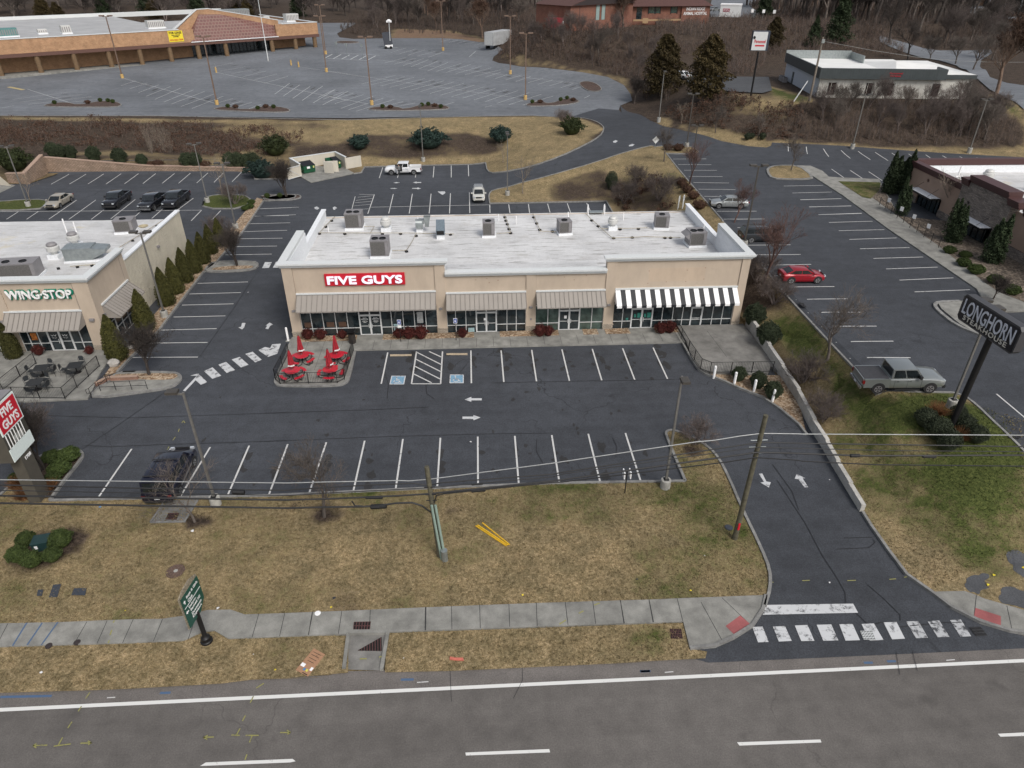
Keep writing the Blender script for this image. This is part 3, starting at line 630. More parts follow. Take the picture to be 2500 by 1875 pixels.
lines(WL,2,[(175,1250),(200,1236),(190,1255),(180,1275),(175,1290),(165,1310),(160,1335)],[(150,1345),(297,1238),(290,1245),(285,1262),(278,1280),(272,1300),(262,1328)],.09)
lines(WL,2,[(350,1065),(465,1060),(567,1062),(676,1059),(785,1054),(893,1049)],[(328,1133),(443,1131),(557,1129),(670,1129),(785,1129),(896,1121)])
# right hand lot
lines(WL,7,[(305,595),(382,676),(460,762),(547,854),(643,955),(733,1060),(240,520),(175,450),(120,383),(60,320),(40,258),(0,205),(0,150),(0,97)],[(633,590),(718,670),(809,758),(909,849),(1019,947),(1131,1055),(560,514),(482,445),(413,380),(347,317),(290,255),(221,202),(181,148),(127,97)])
lines(WL,3,[(106,956),(137,989),(172,1023),(200,1060),(228,1097),(258,1137),(293,1180),(330,1225),(368,1270),(410,1317)],[(305,955),(336,990),(369,1024),(403,1061),(442,1100),(480,1139),(521,1182),(560,1226),(607,1269),(658,1316)])
lines(WL,7,[(412,22),(470,70),(530,120),(597,171),(662,225),(731,282),(801,343),(888,406),(972,475),(1059,548),(1157,625),(1692,1292)],[(678,15),(745,62),(813,110),(883,163),(960,218),(1040,272),(1124,335),(1214,397),(1309,463),(1411,533),(1519,611),(1880,1450)])
lines(WL,3,[(770,1118),(822,1160),(870,1201),(922,1243),(978,1290)],[(1006,1114),(1060,1154),(1116,1194),(1174,1238),(1238,1283)])
lines(WL,3,[(797,868),(905,882),(1008,894),(1114,904),(1216,909),(1318,915),(1418,920),(1519,925),(1621,930),(1722,936),(1825,941),(1927,946),(797,888)],[(798,910),(912,925),(1040,941),(1169,952),(1290,960),(1395,965),(1490,967),(1570,958),(1660,957),(1760,957),(1858,957),(1950,957),(818,890)])
lines(WL,3,[(1057,1016),(1169,1024),(1280,1032)],[(1135,1071),(1249,1077),(1360,1085)])
struct(WL.build('parking_lines',M_WL))
# shopping centre lot: rows in perspective, traced
rows = [(2,[(866,530),(933,542),(998,552),(1068,562),(1138,570),(1207,578),(1280,590),(1357,600),(1432,612)],[(650,596),(717,606),(787,616),(856,625),(930,636),(1002,646),(1076,657),(1151,667),(1240,668)]),
        (2,[(430,480),(490,488),(550,492),(616,500),(676,506),(738,515),(802,522)],[(215,535),(275,540),(335,548),(395,556),(458,567),(522,575),(588,583)]),
        (2,[(40,572),(103,585),(165,592),(228,602),(290,612),(353,625),(420,634),(482,647),(555,656)],[(-60,620),(-30,632),(10,645),(45,660),(85,690),(130,700),(180,708),(250,700),(300,705)]),
        (2,[(1370,497),(1430,508),(1495,520),(1560,532),(1630,545)],[(1270,528),(1335,537),(1407,547),(1480,558),(1553,570)]),
        (2,[(640,380),(700,390),(765,397),(610,372),(560,370),(500,365)],[(530,425),(580,438),(635,452),(480,418),(420,410),(360,402)]),
        (2,[(850,402),(910,410),(980,420),(1040,432),(1100,444)],[(690,455),(750,462),(812,470),(872,476),(935,485)]),
        (2,[(1100,460),(1160,468),(1230,478),(1290,488)],[(1000,492),(1065,500),(1130,510),(1195,519)]),
        (2,[(780,250),(830,257),(880,262),(940,268),(990,272),(950,318)],[(720,266),(770,270),(820,276),(870,280),(930,288),(900,362)]),
        (2,[(500,305),(560,312),(620,318),(690,325),(740,330)],[(400,335),(450,345),(510,352),(570,358),(640,365)]),
        (1,[(860,515),(935,530),(1010,540),(1085,550),(1150,560),(1230,572),(1300,582),(1370,595),(1420,612)],[(770,545),(825,565),(880,590),(930,612),(985,632),(1040,650),(1090,662),(1150,678),(1220,690)]),
        (1,[(1480,400),(1560,425),(1620,440),(1690,452),(1760,470),(1830,485)],[(1330,430),(1400,452),(1470,470),(1540,490),(1610,510),(1680,530)]),
        (1,[(1840,530),(1905,540),(1970,550),(2050,548),(2130,570),(2212,580)],[(1745,600),(1800,612),(1860,626),(1920,640),(1990,655),(2050,668)]),
        (1,[(1480,628),(1540,642),(1600,652),(1660,664)],[(1380,655),(1440,672),(1490,684),(1560,700)]),
        (1,[(450,585),(530,600),(580,615),(640,632)],[(80,632),(130,650),(180,665),(280,668)]),(1,[(90,672)],[(-20,692)])]
ST = MB()
for c,a,b in rows:
    lines(WG,c,a,b,.12)
    for (x0,y0),(x1,y1),(x2,y2) in zip(a,a[1:],b[1:]):
        if RND.random() < .75:
            u = RND.uniform(.05,.55);q = G(c,(x0+x1)/2+(x2-x1)*u,(y0+y1)/2+(y2-y1)*u);e = (G(c,x2,y2)-G(c,x1,y1)).normalized();L_ = RND.uniform(.8,2.);n_ = Vector((-e.y,e.x,0));rr = [RND.uniform(.6,1.2) for _ in range(9)]
            patch(ST,[q+e*L_*math.cos(t)*rr[i]+n_*.42*math.sin(t)*rr[i] for i,t in enumerate(np.linspace(0,2*math.pi,10)[:-1])],.042+len(ST.f)*.00003)
struct(ST.build('oil_stains',asphalt('oily asphalt',.07,(1,1,1.03),cracks=0)))
for c,a,b in ((1,(175,568),(480,665)),(1,(790,500),(1375,660)),(1,(1370,460),(2212,640)),(2,(0,455),(1260,632)),(1,(1890,425),(2212,470)),(2,(310,380),(1590,530)),(2,(0,612),(290,668)),(2,(730,672),(805,650)),(2,(1000,682),(1045,670)),(2,(1630,625),(1665,608))): line(WG,c,a,b,.12)
for i in range(6): line(WG,2,(30+i*55,345+i*2),(-20+i*55,372+i*2),.3)
line(WG,2,(0,372),(250,385),.25);line(WG,2,(80,338),(330,352),.25)
struct(WG.build('shopping_centre_lines',M_WG))
M_FY = paintmat('faded yellow paint',(.42,.34,.16),.3,(.12,.12,.13),2)
fy = MB();line(fy,1,(55,553),(150,572),.9)
struct(fy.build('faded_yellow_mark',M_FY))
# road lines
RL = MB()
strip_on(RL,WV((-90,20.97),(0,20.60),(110,20.15)),.19,.012,.012)
def quadp(mb,c,pts,dz=.045): patch(mb,GP(c,pts),dz)
quadp(RL,12,[(1350,1300),(1390,1276),(1975,1252),(1995,1268),(1960,1276)],.006)
quadp(RL,13,[(1072,1075),(1575,1054),(1580,1074),(1075,1093)],.006)
quadp(RL,14,[(662,912),(1112,897),(1118,913),(675,930)],.006)
quadp(RL,14,[(2070,866),(2400,850),(2400,872),(2085,882)],.006)
struct(RL.build('lane_lines',M_WH))
CW = MB()
quadp(CW,14,[(815,173),(1288,166),(1315,215),(800,226)])
for a in ([(743,292),(800,290),(832,373),(775,375)],[(855,290),(920,287),(957,367),(887,371)],[(973,284),(1042,281),(1079,367),(1008,368)],[(1091,280),(1170,278),(1208,364),(1127,367)],[(1213,277),(1285,276),(1325,363),(1247,366)],[(1333,276),(1400,273),(1452,362),(1378,365)],[(1452,267),(1522,265),(1568,355),(1498,359)]): quadp(CW,14,a)
def hollow(mb,c,q,f=.16):
    P = GP(c,q);ce = sum(P,Vector())/4;Q = [p+(ce-p)*f*2 for p in P]
    for i in range(4): patch(mb,[P[i],P[(i+1)%4],Q[(i+1)%4],Q[i]])
M_W3 = paintmat('very worn white paint',(.40,.41,.42),.56,(.055,.057,.062),3.);CX = MB()
for a in ([(1573,262),(1640,260),(1692,350),(1628,353)],[(1690,262),(1752,256),(1808,345),(1745,348)],[(1810,255),(1870,252),(1925,342),(1868,345)]): hollow(CX,14,a,.10);quadp(CX,14,a,.044)
struct(CX.build('worn_crosswalk_bars',M_W3))
# crosswalk of the plaza and its arrow heads
quadp(CW,4,[(1412,1500),(1520,1385),(1468,1385),(1530,1368),(1600,1435),(1550,1455),(1510,1420),(1430,1505)])
for a in ([(1575,1350),(1640,1320),(1708,1385),(1640,1410)],[(1685,1300),(1745,1278),(1815,1342),(1750,1364)],[(1788,1260),(1850,1240),(1918,1300),(1860,1322)],[(1893,1217),(1950,1200),(2020,1262),(1970,1282)]): quadp(CW,4,a)
quadp(CW,4,[(1993,1188),(2045,1163),(2085,1172),(2100,1143),(2168,1137),(2140,1215),(2070,1240)])
quadp(CW,4,[(2045,508),(2098,508),(2075,552),(2022,555)]);quadp(CW,4,[(2130,505),(2180,503),(2160,550),(2105,552)])
quadp(CW,9,[(1340,212),(1385,193),(1385,203),(1455,203),(1455,217),(1385,217),(1385,228)]);quadp(CW,9,[(1325,327),(1398,327),(1398,316),(1447,333),(1400,352),(1398,343),(1325,343)])
quadp(CW,10,[(1527,713),(1550,711),(1578,765),(1608,770),(1595,806),(1538,772),(1562,768)])
quadp(CW,11,[(248,470),(262,438),(320,466),(302,468),(340,527),(315,528),(273,473)])
quadp(CW,2,[(540,1161),(565,1155),(565,1159),(594,1158),(594,1164),(565,1164),(565,1167)]);quadp(CW,2,[(537,1196),(570,1196),(570,1192),(594,1199),(570,1205),(570,1201),(537,1201)])
quadp(CW,2,[(415,1163),(435,1159),(457,1161),(457,1163),(435,1166)]);quadp(CW,2,[(400,1197),(425,1196),(443,1199),(425,1202),(400,1200)])
quadp(CW,2,[(698,1218),(745,1218),(748,1228),(730,1240),(715,1232)])
quadp(CW,2,[(1812,900),(1830,892),(1843,897),(1830,908),(1815,907)]);quadp(CW,2,[(1913,925),(1935,915),(1950,920),(1935,930),(1915,932)])
quadp(CW,4,[(1868,978),(1895,978),(1885,1012),(1868,1028),(1840,1012),(1860,1008)]);quadp(CW,4,[(2050,998),(2080,975),(2108,990),(2085,1000),(2070,1025),(2048,1022),(2062,1000)])
quadp(CW,5,[(388,92),(410,82),(430,96),(415,108),(398,104)]);quadp(CW,5,[(538,92),(555,82),(575,95),(565,100),(555,110),(545,108)])
struct(CW.build('crosswalk_and_arrow_markings',M_WW))
# accessible bay symbols
for c,q in ((5,[(1015,1455),(1122,1453),(1117,1525),(998,1525)]),(5,[(1488,1445),(1603,1445),(1600,1515),(1485,1515)])):
    P = GP(c,q);o_,u_,v_ = P[3],P[2]-P[3],P[0]-P[3]
    at = lambda a,b,dz: (o_.x+u_.x*a+v_.x*b,o_.y+u_.y*a+v_.y*b,dz)
    fr = MB();fr.quad(*[at(a,b,.046) for a,b in ((0,0),(1,0),(1,1),(0,1))])
    s = struct(fr.build('accessible_bay_border',M_WW));f2 = MB();f2.quad(*[at(a,b,.050) for a,b in ((.07,.08),(.93,.08),(.93,.92),(.07,.92))])
    struct(f2.build('accessible_bay_panel',M_BP));f3 = MB()
    ring = [(.45+.22*math.cos(t),.33+.2*math.sin(t)) for t in np.linspace(math.pi*.75,math.pi*2.1,12)];ri_ = [(.45+.15*math.cos(t),.33+.13*math.sin(t)) for t in np.linspace(math.pi*.75,math.pi*2.1,12)]
    for i in range(11): f3.quad(*[at(a,b,.054) for a,b in (ring[i],ring[i+1],ri_[i+1],ri_[i])])
    for r_ in ([(.40,.40),(.47,.40),(.44,.72),(.37,.72)],[(.40,.52),(.62,.52),(.62,.58),(.40,.58)],[(.42,.38),(.62,.38),(.62,.44),(.42,.44)],[(.60,.40),(.66,.42),(.74,.22),(.68,.20)],[(.68,.18),(.80,.20),(.80,.26),(.70,.26)]): f3.quad(*[at(a,b,.0545) for a,b in r_])
    f3.add([at(.39+.06*math.cos(t),.80+.07*math.sin(t),.054) for t in np.linspace(0,2*math.pi,9)[:-1]],[tuple(range(8))])
    struct(f3.build('accessible_symbol',M_WW))
# survey paint
YM = MB();BM_ = MB();WS = MB()
for c,a,b in ((12,(580,848),(610,805)),(12,(530,935),(552,900)),(12,(460,1048),(488,1005)),(12,(395,1165),(425,1110)),(12,(365,1170),(480,1155)),(12,(225,1165),(322,1163)),(12,(225,1165),(250,1152)),(12,(225,1165),(248,1180)),(12,(545,1150),(620,1148)),(12,(620,1148),(595,1135)),(12,(620,1148),(597,1160)),
                (12,(1730,778),(1783,745)),(12,(1690,878),(1712,832)),(12,(1638,1000),(1658,962)),(12,(1597,1095),(1622,1050)),(12,(1563,1095),(1620,1097)),(12,(1660,1097),(1748,1097)),(12,(1685,1145),(1703,1100)),(12,(1375,1110),(1445,1108)),(12,(1375,1110),(1405,1097)),(12,(1375,1110),(1402,1124)),(12,(1892,1078),(1962,1078)),(12,(1962,1078),(1938,1062)),(12,(1962,1078),(1940,1090)),(12,(1655,1262),(1668,1225)),
                (14,(1013,42),(1055,40)),(14,(1257,42),(1303,40)),(14,(1483,35),(1520,32)),(14,(840,46),(858,52)),(14,(1563,24),(1595,18)),(8,(1130,552),(1142,530)),(8,(1168,487),(1185,465)),(8,(1205,430),(1212,410)),(8,(1228,370),(1240,355)),(8,(1240,355),(1250,370)),(8,(1050,680),(1065,655)),(8,(1018,742),(1030,718))): line(YM,c,a,b,.055,.05)
for c,a,b in ((12,(770,345),(778,328)),(12,(748,428),(760,393)),(12,(735,482),(745,462)),(13,(1635,315),(1675,290)),(13,(1750,250),(1780,235)),(13,(1843,200),(1877,188)),(13,(555,513),(590,503)),(13,(440,523),(482,522))): line(YM,c,a,b,.07,.14)
struct(YM.build('yellow_survey_marks',M_YL))
for c,a,b in ((12,(92,500),(187,345)),(12,(190,495),(292,345)),(12,(285,495),(397,340))): line(BM_,c,a,b,.08,.14)
for c,a,b in ((12,(0,835),(350,828)),(12,(1080,808),(1152,806)),(13,(685,638),(762,637)),(13,(2120,588),(2182,586)),(14,(1347,483),(1395,482)),(14,(1472,476),(1520,474)),(14,(140,530),(192,528))): line(BM_,c,a,b,.12,.012)
struct(BM_.build('blue_survey_marks',M_BL))
for c,a,b in ((12,(723,840),(778,837)),(13,(782,655),(850,650)),(14,(272,535),(318,531)),(14,(1792,470),(1838,466))): line(WS,c,a,b,.05,.012)
struct(WS.build('white_survey_marks',M_WL))
# joints in the concrete, seams of the sealed lot
JT = MB()
for c,a,b in ((12,(60,350),(-20,505)),(12,(592,338),(505,490)),(12,(728,332),(660,485)),(12,(905,320),(833,480)),(12,(1103,317),(1040,470)),(12,(1330,290),(1275,455)),(12,(1750,285),(1705,442)),(12,(1925,280),(1890,436)),(12,(2110,270),(2085,428)),(13,(160,242),(132,378)),(13,(333,235),(312,372)),(13,(503,228),(500,300)),(13,(990,207),(992,345)),(13,(1158,198),(1162,338)),(13,(1333,192),(1338,330)),(13,(1497,188),(1503,325)),(13,(1670,180),(1687,318)),(13,(1835,175),(1853,312)),(13,(2000,170),(2025,308)),(13,(2172,165),(2200,302)),
                (14,(32,155),(50,280)),(14,(185,148),(207,272)),(14,(337,143),(368,268)),(14,(465,163),(583,378)),(14,(578,140),(715,270)),(13,(835,213),(833,352))): line(JT,c,a,b,.03 if (c,a) != (13,(835,213)) else .07,.14)
for c,a,b in ((11,(1470,1265),(1452,1420)),(11,(1675,1335),(1710,1500))): line(JT,c,a,b,.03,.14)
for x in list(np.arange(-9.2,19,1.55)): strip_on(JT,WV((x,54.55),(x,56.3)),.025,.156,.156)
for c,a,b in ((15,(1060,420),(870,940)),(15,(880,870),(1010,875)),(15,(770,410),(730,530)),(15,(1390,400),(1350,520))): line(JT,c,a,b,.02,.158)
line(JT,6,(1660,1060),(1810,1260),.03,.325)
struct(JT.build('paving_joints',M_DK))
SM = MB()
for c,P in ((8,[(0,310),(870,335),(1300,320),(1936,300)]),(9,[(0,303),(700,280),(1100,262)]),(8,[(560,520),(740,530),(1100,515),(1936,490)]),(9,[(0,493),(800,462),(1500,443),(1936,437)]),(8,[(560,545),(870,335),(1110,165)]),(4,[(1020,1450),(1350,1480),(1540,1240),(1800,870),(2100,400)][2:]),(10,[(1620,650),(1750,830),(1797,960)]),(11,[(130,480),(215,610),(320,770),(430,980),(540,1150),(590,1240),(590,1310),(740,1450)]),(11,[(740,1185),(850,1280),(960,1390),(960,1430)]),(11,[(580,870),(770,865),(790,900),(750,935),(530,945)]),(11,[(740,1460),(830,1440),(960,1470),(1250,1440),(1400,1440)]),
             (6,[(0,1440),(300,1433),(700,1425),(1100,1420),(1500,1410)]),(5,[(960,1430),(990,1520),(980,1640)]),(5,[(1640,1340),(1560,1440),(1590,1520)]),(5,[(1290,1450),(1300,1600),(1360,1640)]),(10,[(540,470),(570,530),(560,600)]),(10,[(30,480),(25,560),(70,640)]),(13,[(980,585),(988,770)]),(13,[(1412,555),(1415,640),(1360,750)]),(14,[(1520,425),(1540,550)]),(14,[(1608,420),(1635,530)])):
    strip_on(SM,GP(c,P),.022 if c >= 13 else .045,.044 if c not in (13,) else .013,.044 if c not in (13,) else .013)
struct(SM.build('crack_sealant',plain('crack sealant',(.012,.012,.014),.6)))
# tactile panels
tp = MB();quadp(tp,14,[(598,293),(677,236),(728,280),(643,338)],.141);quadp(tp,14,[(1945,195),(2082,240),(2082,292),(1937,240)],.141)
struct(tp.build('tactile_paving',M_RED))
# muddy asphalt showing through the grass by the right hand walk
mp_ = MB()
for pts in ([(1385,1195),(1405,1175),(1400,1150),(1450,1125),(1490,1130),(1510,1112),(1560,1122),(1555,1150),(1520,1165),(1540,1190),(1530,1200),(1565,1215),(1500,1225),(1490,1262),(1450,1240),(1425,1245)],[(1618,1270),(1640,1255),(1632,1225),(1655,1205),(1720,1205),(1760,1230),(1800,1235),(1850,1300),(1850,1372),(1797,1355),(1720,1330),(1650,1322),(1625,1300)],[(1672,1000),(1668,975),(1705,962),(1730,950),(1797,985),(1880,1010),(1880,1150),(1797,1150),(1765,1125),(1740,1110),(1715,1090),(1722,1060),(1690,1045)]):
    P = smooth_line(GP(11,pts),1,True);mp_.add([(p[0],p[1],h(p[0],p[1])+.13) for p in P],[tuple(range(len(P)))])
struct(mp_.build('old_pavement_patches',M_A4))
drape('drain_apron',GP(8,[(1020,1048),(1120,900),(1340,890),(1250,1045)]),M_CD,.115,cut=0)
ap = GP(8,[(1020,1048),(1250,1045),(1345,885)]);kk = MB();strip_on(kk,ap,.12,0,.17);strip_on(kk,GP(8,[(1020,1048),(1115,905)]),.12,0,.17);struct(kk.build('apron_kerb',M_KB))

sm_ = MB();R3 = random.Random(17)
for i in range(150):
    if i < 70: x,y = -9.6+2.743*R3.randint(0,9)+R3.gauss(0,.45)+1.3,R3.uniform(50.3,54.0)
    elif i < 120: x,y = -19+2.743*R3.randint(0,11)+R3.gauss(0,.45),R3.uniform(35.8,40)
    else: x,y = R3.uniform(-22,18),R3.uniform(41,49)
    if x < -17.5 and y < 41: continue
    r_ = R3.uniform(.06,.34)*(1 if y < 41 or y > 50 else .6);el = R3.uniform(1,2.4);rr = [R3.uniform(.5,1.25) for _ in range(9)]
    patch(sm_,[(x+r_*rr[k]*math.cos(t),y+r_*el*rr[k]*math.sin(t)) for k,t in enumerate(np.linspace(0,2*math.pi,10)[:-1])],.035+i*.00004)
struct(sm_.build('oil_stains',asphalt('oily bay asphalt',.030,(1,1,1.03),cracks=0)))
# far roads and yards
drape('far_road',GP(19,[(480,430),(800,520),(1000,580),(1200,610),(1500,610),(1800,590),(1830,640),(1700,720),(1680,800),(1800,930),(2000,1000),(2212,1030),(2212,1320),(2000,1180),(1800,1080),(1650,950),(1550,870),(1400,790),(1200,730),(1000,700),(800,640),(600,560),(480,500)]),M_A3,.10,cut=3.)
drape('far_road',GP(19,[(1600,60),(1900,100),(2212,120),(2212,240),(1900,215),(1720,190),(1620,230),(1560,150)]),M_A3,.10,cut=4.)
drape('far_grass',GP(19,[(1720,145),(1800,125),(2000,120),(2212,135),(2212,200),(1900,190),(1760,170)]),M_GR,.2,cut=4.,base=(.35,0,0))
drape('office_car_park',GP(3,[(120,440),(430,462),(680,464),(700,545),(640,562),(380,555),(200,500)]),M_A4,.10,cut=3.)
drape('hospital_drive',GP(18,[(0,270),(60,150),(140,90),(165,95),(165,300),(90,280)]),M_A3,.10,cut=3.)
drape('hospital_car_park',GP(18,[(1560,0),(2000,0),(1930,60),(2110,185),(1550,168),(1530,60)]),M_A3,.10,cut=4.)

# ------------------------------------------------------------------ building materials
def roofmat(name,base=.62,stains=.5,yellow=(.52,.44,.24),amt=.0):
    m,nt,b = newmat(name);p = pos(nt)
    st = noise(nt,p,1.,5,.7,stretch=(.35,2.8,1));big = noise(nt,p,.22,5,.65);fine = noise(nt,p,7,4,.7)
    c = ramp(nt,big,[(.3,g3(base*.80)),(.55,g3(base)),(.75,g3(base*1.12))])
    c = mix(nt,mapr(nt,st,.55,.62,0,stains),c,(.17,.16,.145));c = mix(nt,mapr(nt,noise(nt,p,.5,5,.7),.56,.68,0,.35),c,(.34,.32,.28))
    c = mix(nt,1.,c,ramp(nt,fine,[(.3,g3(.88)),(.7,g3(1.06))]),'MULTIPLY')
    # seams of the sheets
    sep = N(nt,'ShaderNodeSeparateXYZ');nt.links.new(p,sep.inputs[0]);fr = mathn(nt,'FRACT',mathn(nt,'MULTIPLY',sep.outputs[1],.55))
    c = mix(nt,mapr(nt,fr,0,.025,.45,0),c,(.25,.24,.22))
    c = mix(nt,mapr(nt,noise(nt,p,.35,4,.6),.62,.7,0,amt),c,yellow)
    nt.links.new(c,b.inputs['Base Color']);b.inputs['Roughness'].default_value = .6;bump(nt,b,st,.2,.02);return m
def stucco(name,col):
    m,nt,b = newmat(name);p = pos(nt);n1 = noise(nt,p,.35,5,.6);n2 = noise(nt,p,30,2);n3 = noise(nt,p,1.2,5,.7,stretch=(1.3,1.3,.4))
    c = ramp(nt,n1,[(.3,tuple(x*.92 for x in col)),(.7,tuple(x*1.06 for x in col))])
    c = mix(nt,1.,c,ramp(nt,n3,[(.3,g3(.93)),(.6,g3(1.02))]),'MULTIPLY');n4 = noise(nt,p,.8,6,.7);c = mix(nt,mapr(nt,n4,.6,.72,0,.22),c,tuple(x*.6 for x in col));nt.links.new(c,b.inputs['Base Color']);b.inputs['Roughness'].default_value = .9;bump(nt,b,n2,.15,.005);return m
M_ROOF = roofmat('white membrane roof',.60,.6);M_ROOF2 = roofmat('white membrane roof with rust',.56,.35,amt=.4);M_ROOFG = roofmat('grey white far roof',.40,.25)
M_STU = stucco('tan stucco',(.455,.375,.295));M_STU2 = stucco('brown stucco',(.33,.235,.18));M_TRIM = plain('pale cornice',(.58,.60,.60),.6,var=.05);M_TRIMW = plain('white parapet',(.72,.74,.76),.6,var=.08)
M_SPLIT = stucco('cream split block',(.60,.55,.44));_n = M_SPLIT.node_tree
_b = _n.nodes['Principled BSDF'];bump(_n,_b,noise(_n,pos(_n),2.2,5,.8),1.,.22)
M_STONE = brickmat('pale stone base',(.28,.24,.19),(.38,.33,.27),(.18,.16,.13),.35,.12)
M_STACK = brickmat('dark stacked stone',(.15,.13,.115),(.29,.245,.21),(.06,.05,.045),.5,.11)
M_BRK = brickmat('orange brick',(.34,.185,.10),(.41,.24,.13),(.36,.25,.16),.4,.12);M_BRK2 = brickmat('red brick',(.15,.052,.034),(.21,.075,.046),(.20,.13,.10),.3,.1)
M_RET = brickmat('tan retaining blocks',(.25,.18,.13),(.33,.24,.18),(.10,.07,.05),.45,.2,mort=.02)
M_GL = glassmat('storefront glass',(.018,.026,.030));M_GL2 = glassmat('greenish glass',(.05,.075,.065),.08);M_GL3 = glassmat('brown tinted glass',(.03,.02,.018))
M_ALU = plain('aluminium frames',(.62,.63,.63),.45,.1,.05);M_AWN = plain('taupe standing seam metal',(.26,.238,.215),.6,.0,.05,.8)
M_SEAM = plain('dark seam metal',(.175,.16,.145),.6,.0);M_BLK = plain('black metal',(.012,.012,.013),.45,.3,.2);M_WHT = plain('white paint',(.78,.78,.78),.5,var=.04)  # awning seams and wall joints share one even, darker metal tone
M_AWB = plain('black awning panel',(.012,.014,.018),.5);M_HV = plain('grey unit casing',(.235,.225,.23),.55,.2,.12,2);M_HVD = plain('dark coil',(.13,.125,.12),.7,.2,.4,20)
M_GALV = plain('galvanised sheet',(.34,.37,.37),.4,.7,.15,3);M_FANW = plain('white fan',(.55,.55,.53),.5,.2,.1);M_PIPE = plain('gas pipe',(.34,.30,.22),.6,.3,.3,8)
M_SIGNR = plain('red sign face',(.50,.012,.028),.4,var=.06);M_LTR = plain('white letters',(.82,.80,.92),.4,var=.03,emis=(.9,.88,1,.25));M_LTR2 = plain('white lettering',(.78,.78,.78),.5,var=.03)
M_BRW = plain('brown fascia',(.11,.055,.042),.7,var=.15);M_MAR = plain('maroon cornice',(.062,.026,.025),.5,var=.1)
def hvac(loc,sx,sy,hgt,fans=2,rz=0,label='',tall=True,vent=False):
    t = thing('rooftop_unit',label,'air conditioner',loc,rz,'air conditioning units on the flat roofs')
    c = MB().box(-sx/2-.1,sx/2+.1,-sy/2-.1,sy/2+.1,0,.22);c.build('curb',M_TRIMW,t)
    b = MB().box(-sx/2,sx/2,-sy/2,sy/2,.22,hgt);b.box(-sx/2-.02,sx/2+.02,-sy/2-.02,sy/2+.02,hgt,hgt+.05).build('casing',M_HV,t)
    g = MB();
    for i in range(int(sx/.09)): g.box(-sx/2+.05+i*.09,-sx/2+.08+i*.09,-sy/2-.03,-sy/2-.004,.32,hgt-.08)
    g.box(-sx/2+.06,sx/2-.35,-sy/2-.006,-sy/2+.01,.32,hgt-.08);g.build('coil_grille',M_HVD,t)
    MB().box(sx/2-.33,sx/2-.05,-sy/2-.04,-sy/2-.003,.4,hgt-.12).build('access_panel',M_HV,t)
    for i in range(fans):
        fx = (i-(fans-1)/2)*sx*.42-.05;f = MB().lathe([(.02,hgt+.055),(.30,hgt+.055),(.30,hgt+.12),(.33,hgt+.12),(.33,hgt+.052)],16,(fx,-sy*.12,0));f.build('fan_guard',M_BLK,t)
    if vent:
        v = MB();v.add([(-sx/2,-sy/2+.1,hgt),(-sx/2,sy/2-.1,hgt),(-sx/2-.55,sy/2-.1,hgt-.35),(-sx/2-.55,-sy/2+.1,hgt-.35),(-sx/2,-sy/2+.1,hgt-.8),(-sx/2,sy/2-.1,hgt-.8)],[(0,1,2,3),(0,3,4),(1,5,2),(3,2,5,4)]);v.build('intake_hood',M_HV,t)
    return t
def mushroom(loc,s=1.,label='',dark=False):
    t = thing('exhaust_fan',label,'roof vent',loc,0,'mushroom exhaust fans on the flat roofs')
    MB().box(-.42*s,.42*s,-.42*s,.42*s,0,.35*s).build('curb',M_TRIMW,t)
    MB().lathe([(.22*s,.35*s),(.30*s,.5*s),(.46*s,.62*s),(.48*s,.95*s),(.40*s,1.0*s)],18).build('bowl',M_FANW,t,True)
    MB().lathe([(.36*s,1.0*s),(.38*s,1.12*s),(.30*s,1.22*s),(.05*s,1.3*s)],16).build('cap',M_HV if dark else M_FANW,t,True);return t
# ------------------------------------------------------------------ the row of shops
RX0,RX1,RYB = -16.75,25.1,77.2;RZ = 4.9
B = thing('shop_row','long tan stucco shop row with white flat roof, red sign and striped awning','building',(RX0,BY,0))
def bl(mb,name,mats,**k): o = mb.build(name,mats,B,**k);return o
W_ = RX1-RX0;lx = lambda x: x-RX0;ly = lambda y: y-BY
wl = MB()
def bay(mb,x0,x1,top):  # upper wall over an opening
    mb.box(lx(x0),lx(x1),0,.3,3.0,top)
H1,H2 = 6.95,5.85
piers = [(-16.75,-15.85,H1),(-3.45,-2.55,H1),(4.75,5.65,H2),(12.02,12.95,H1),(24.35,25.1,H1)]
for i,(a,b,t) in enumerate(piers): wl.box(lx(a),lx(b),-.10,.3,.62 if True else 0,t)
wl.box(lx(-15.85),lx(-3.45),0,.3,3.,H1);wl.box(lx(-2.55),lx(4.75),0,.3,3.,H2);wl.box(lx(5.65),lx(12.02),0,.3,3.,H2);wl.box(lx(12.95),lx(24.35),0,.3,3.,H1)
wl.box(0,.3,.3,8.6,0,H1);wl.box(W_-.3,W_,.3,8.2,0,H1);wl.box(0,.28,8.6,RYB-BY,0,5.75);wl.box(W_-.28,W_,8.2,RYB-BY,0,5.75);wl.box(.28,W_-.28,RYB-BY-.25,RYB-BY,0,RZ)
wl.box(13.35,14.2,.3,.6,5,H1-.01);wl.box(lx(12.02),lx(12.95),.3,.6,5,H1-.01)
bl(wl,'wall',M_STU)
stn = MB()
for a,b,t in piers: bl(MB().box(lx(a)-.02,lx(b)+.02,-.13,.29,0,.62),'stone_base',M_STONE)
stn.box(-.02,.28,.31,3.2,0,.62);bl(stn,'stone_base',M_STONE)
cp_ = MB()
for a,b,t in piers: bl(MB().box(lx(a)-.05,lx(b)+.05,-.17,.28,.62,.70),'stone_cap',M_STONE)
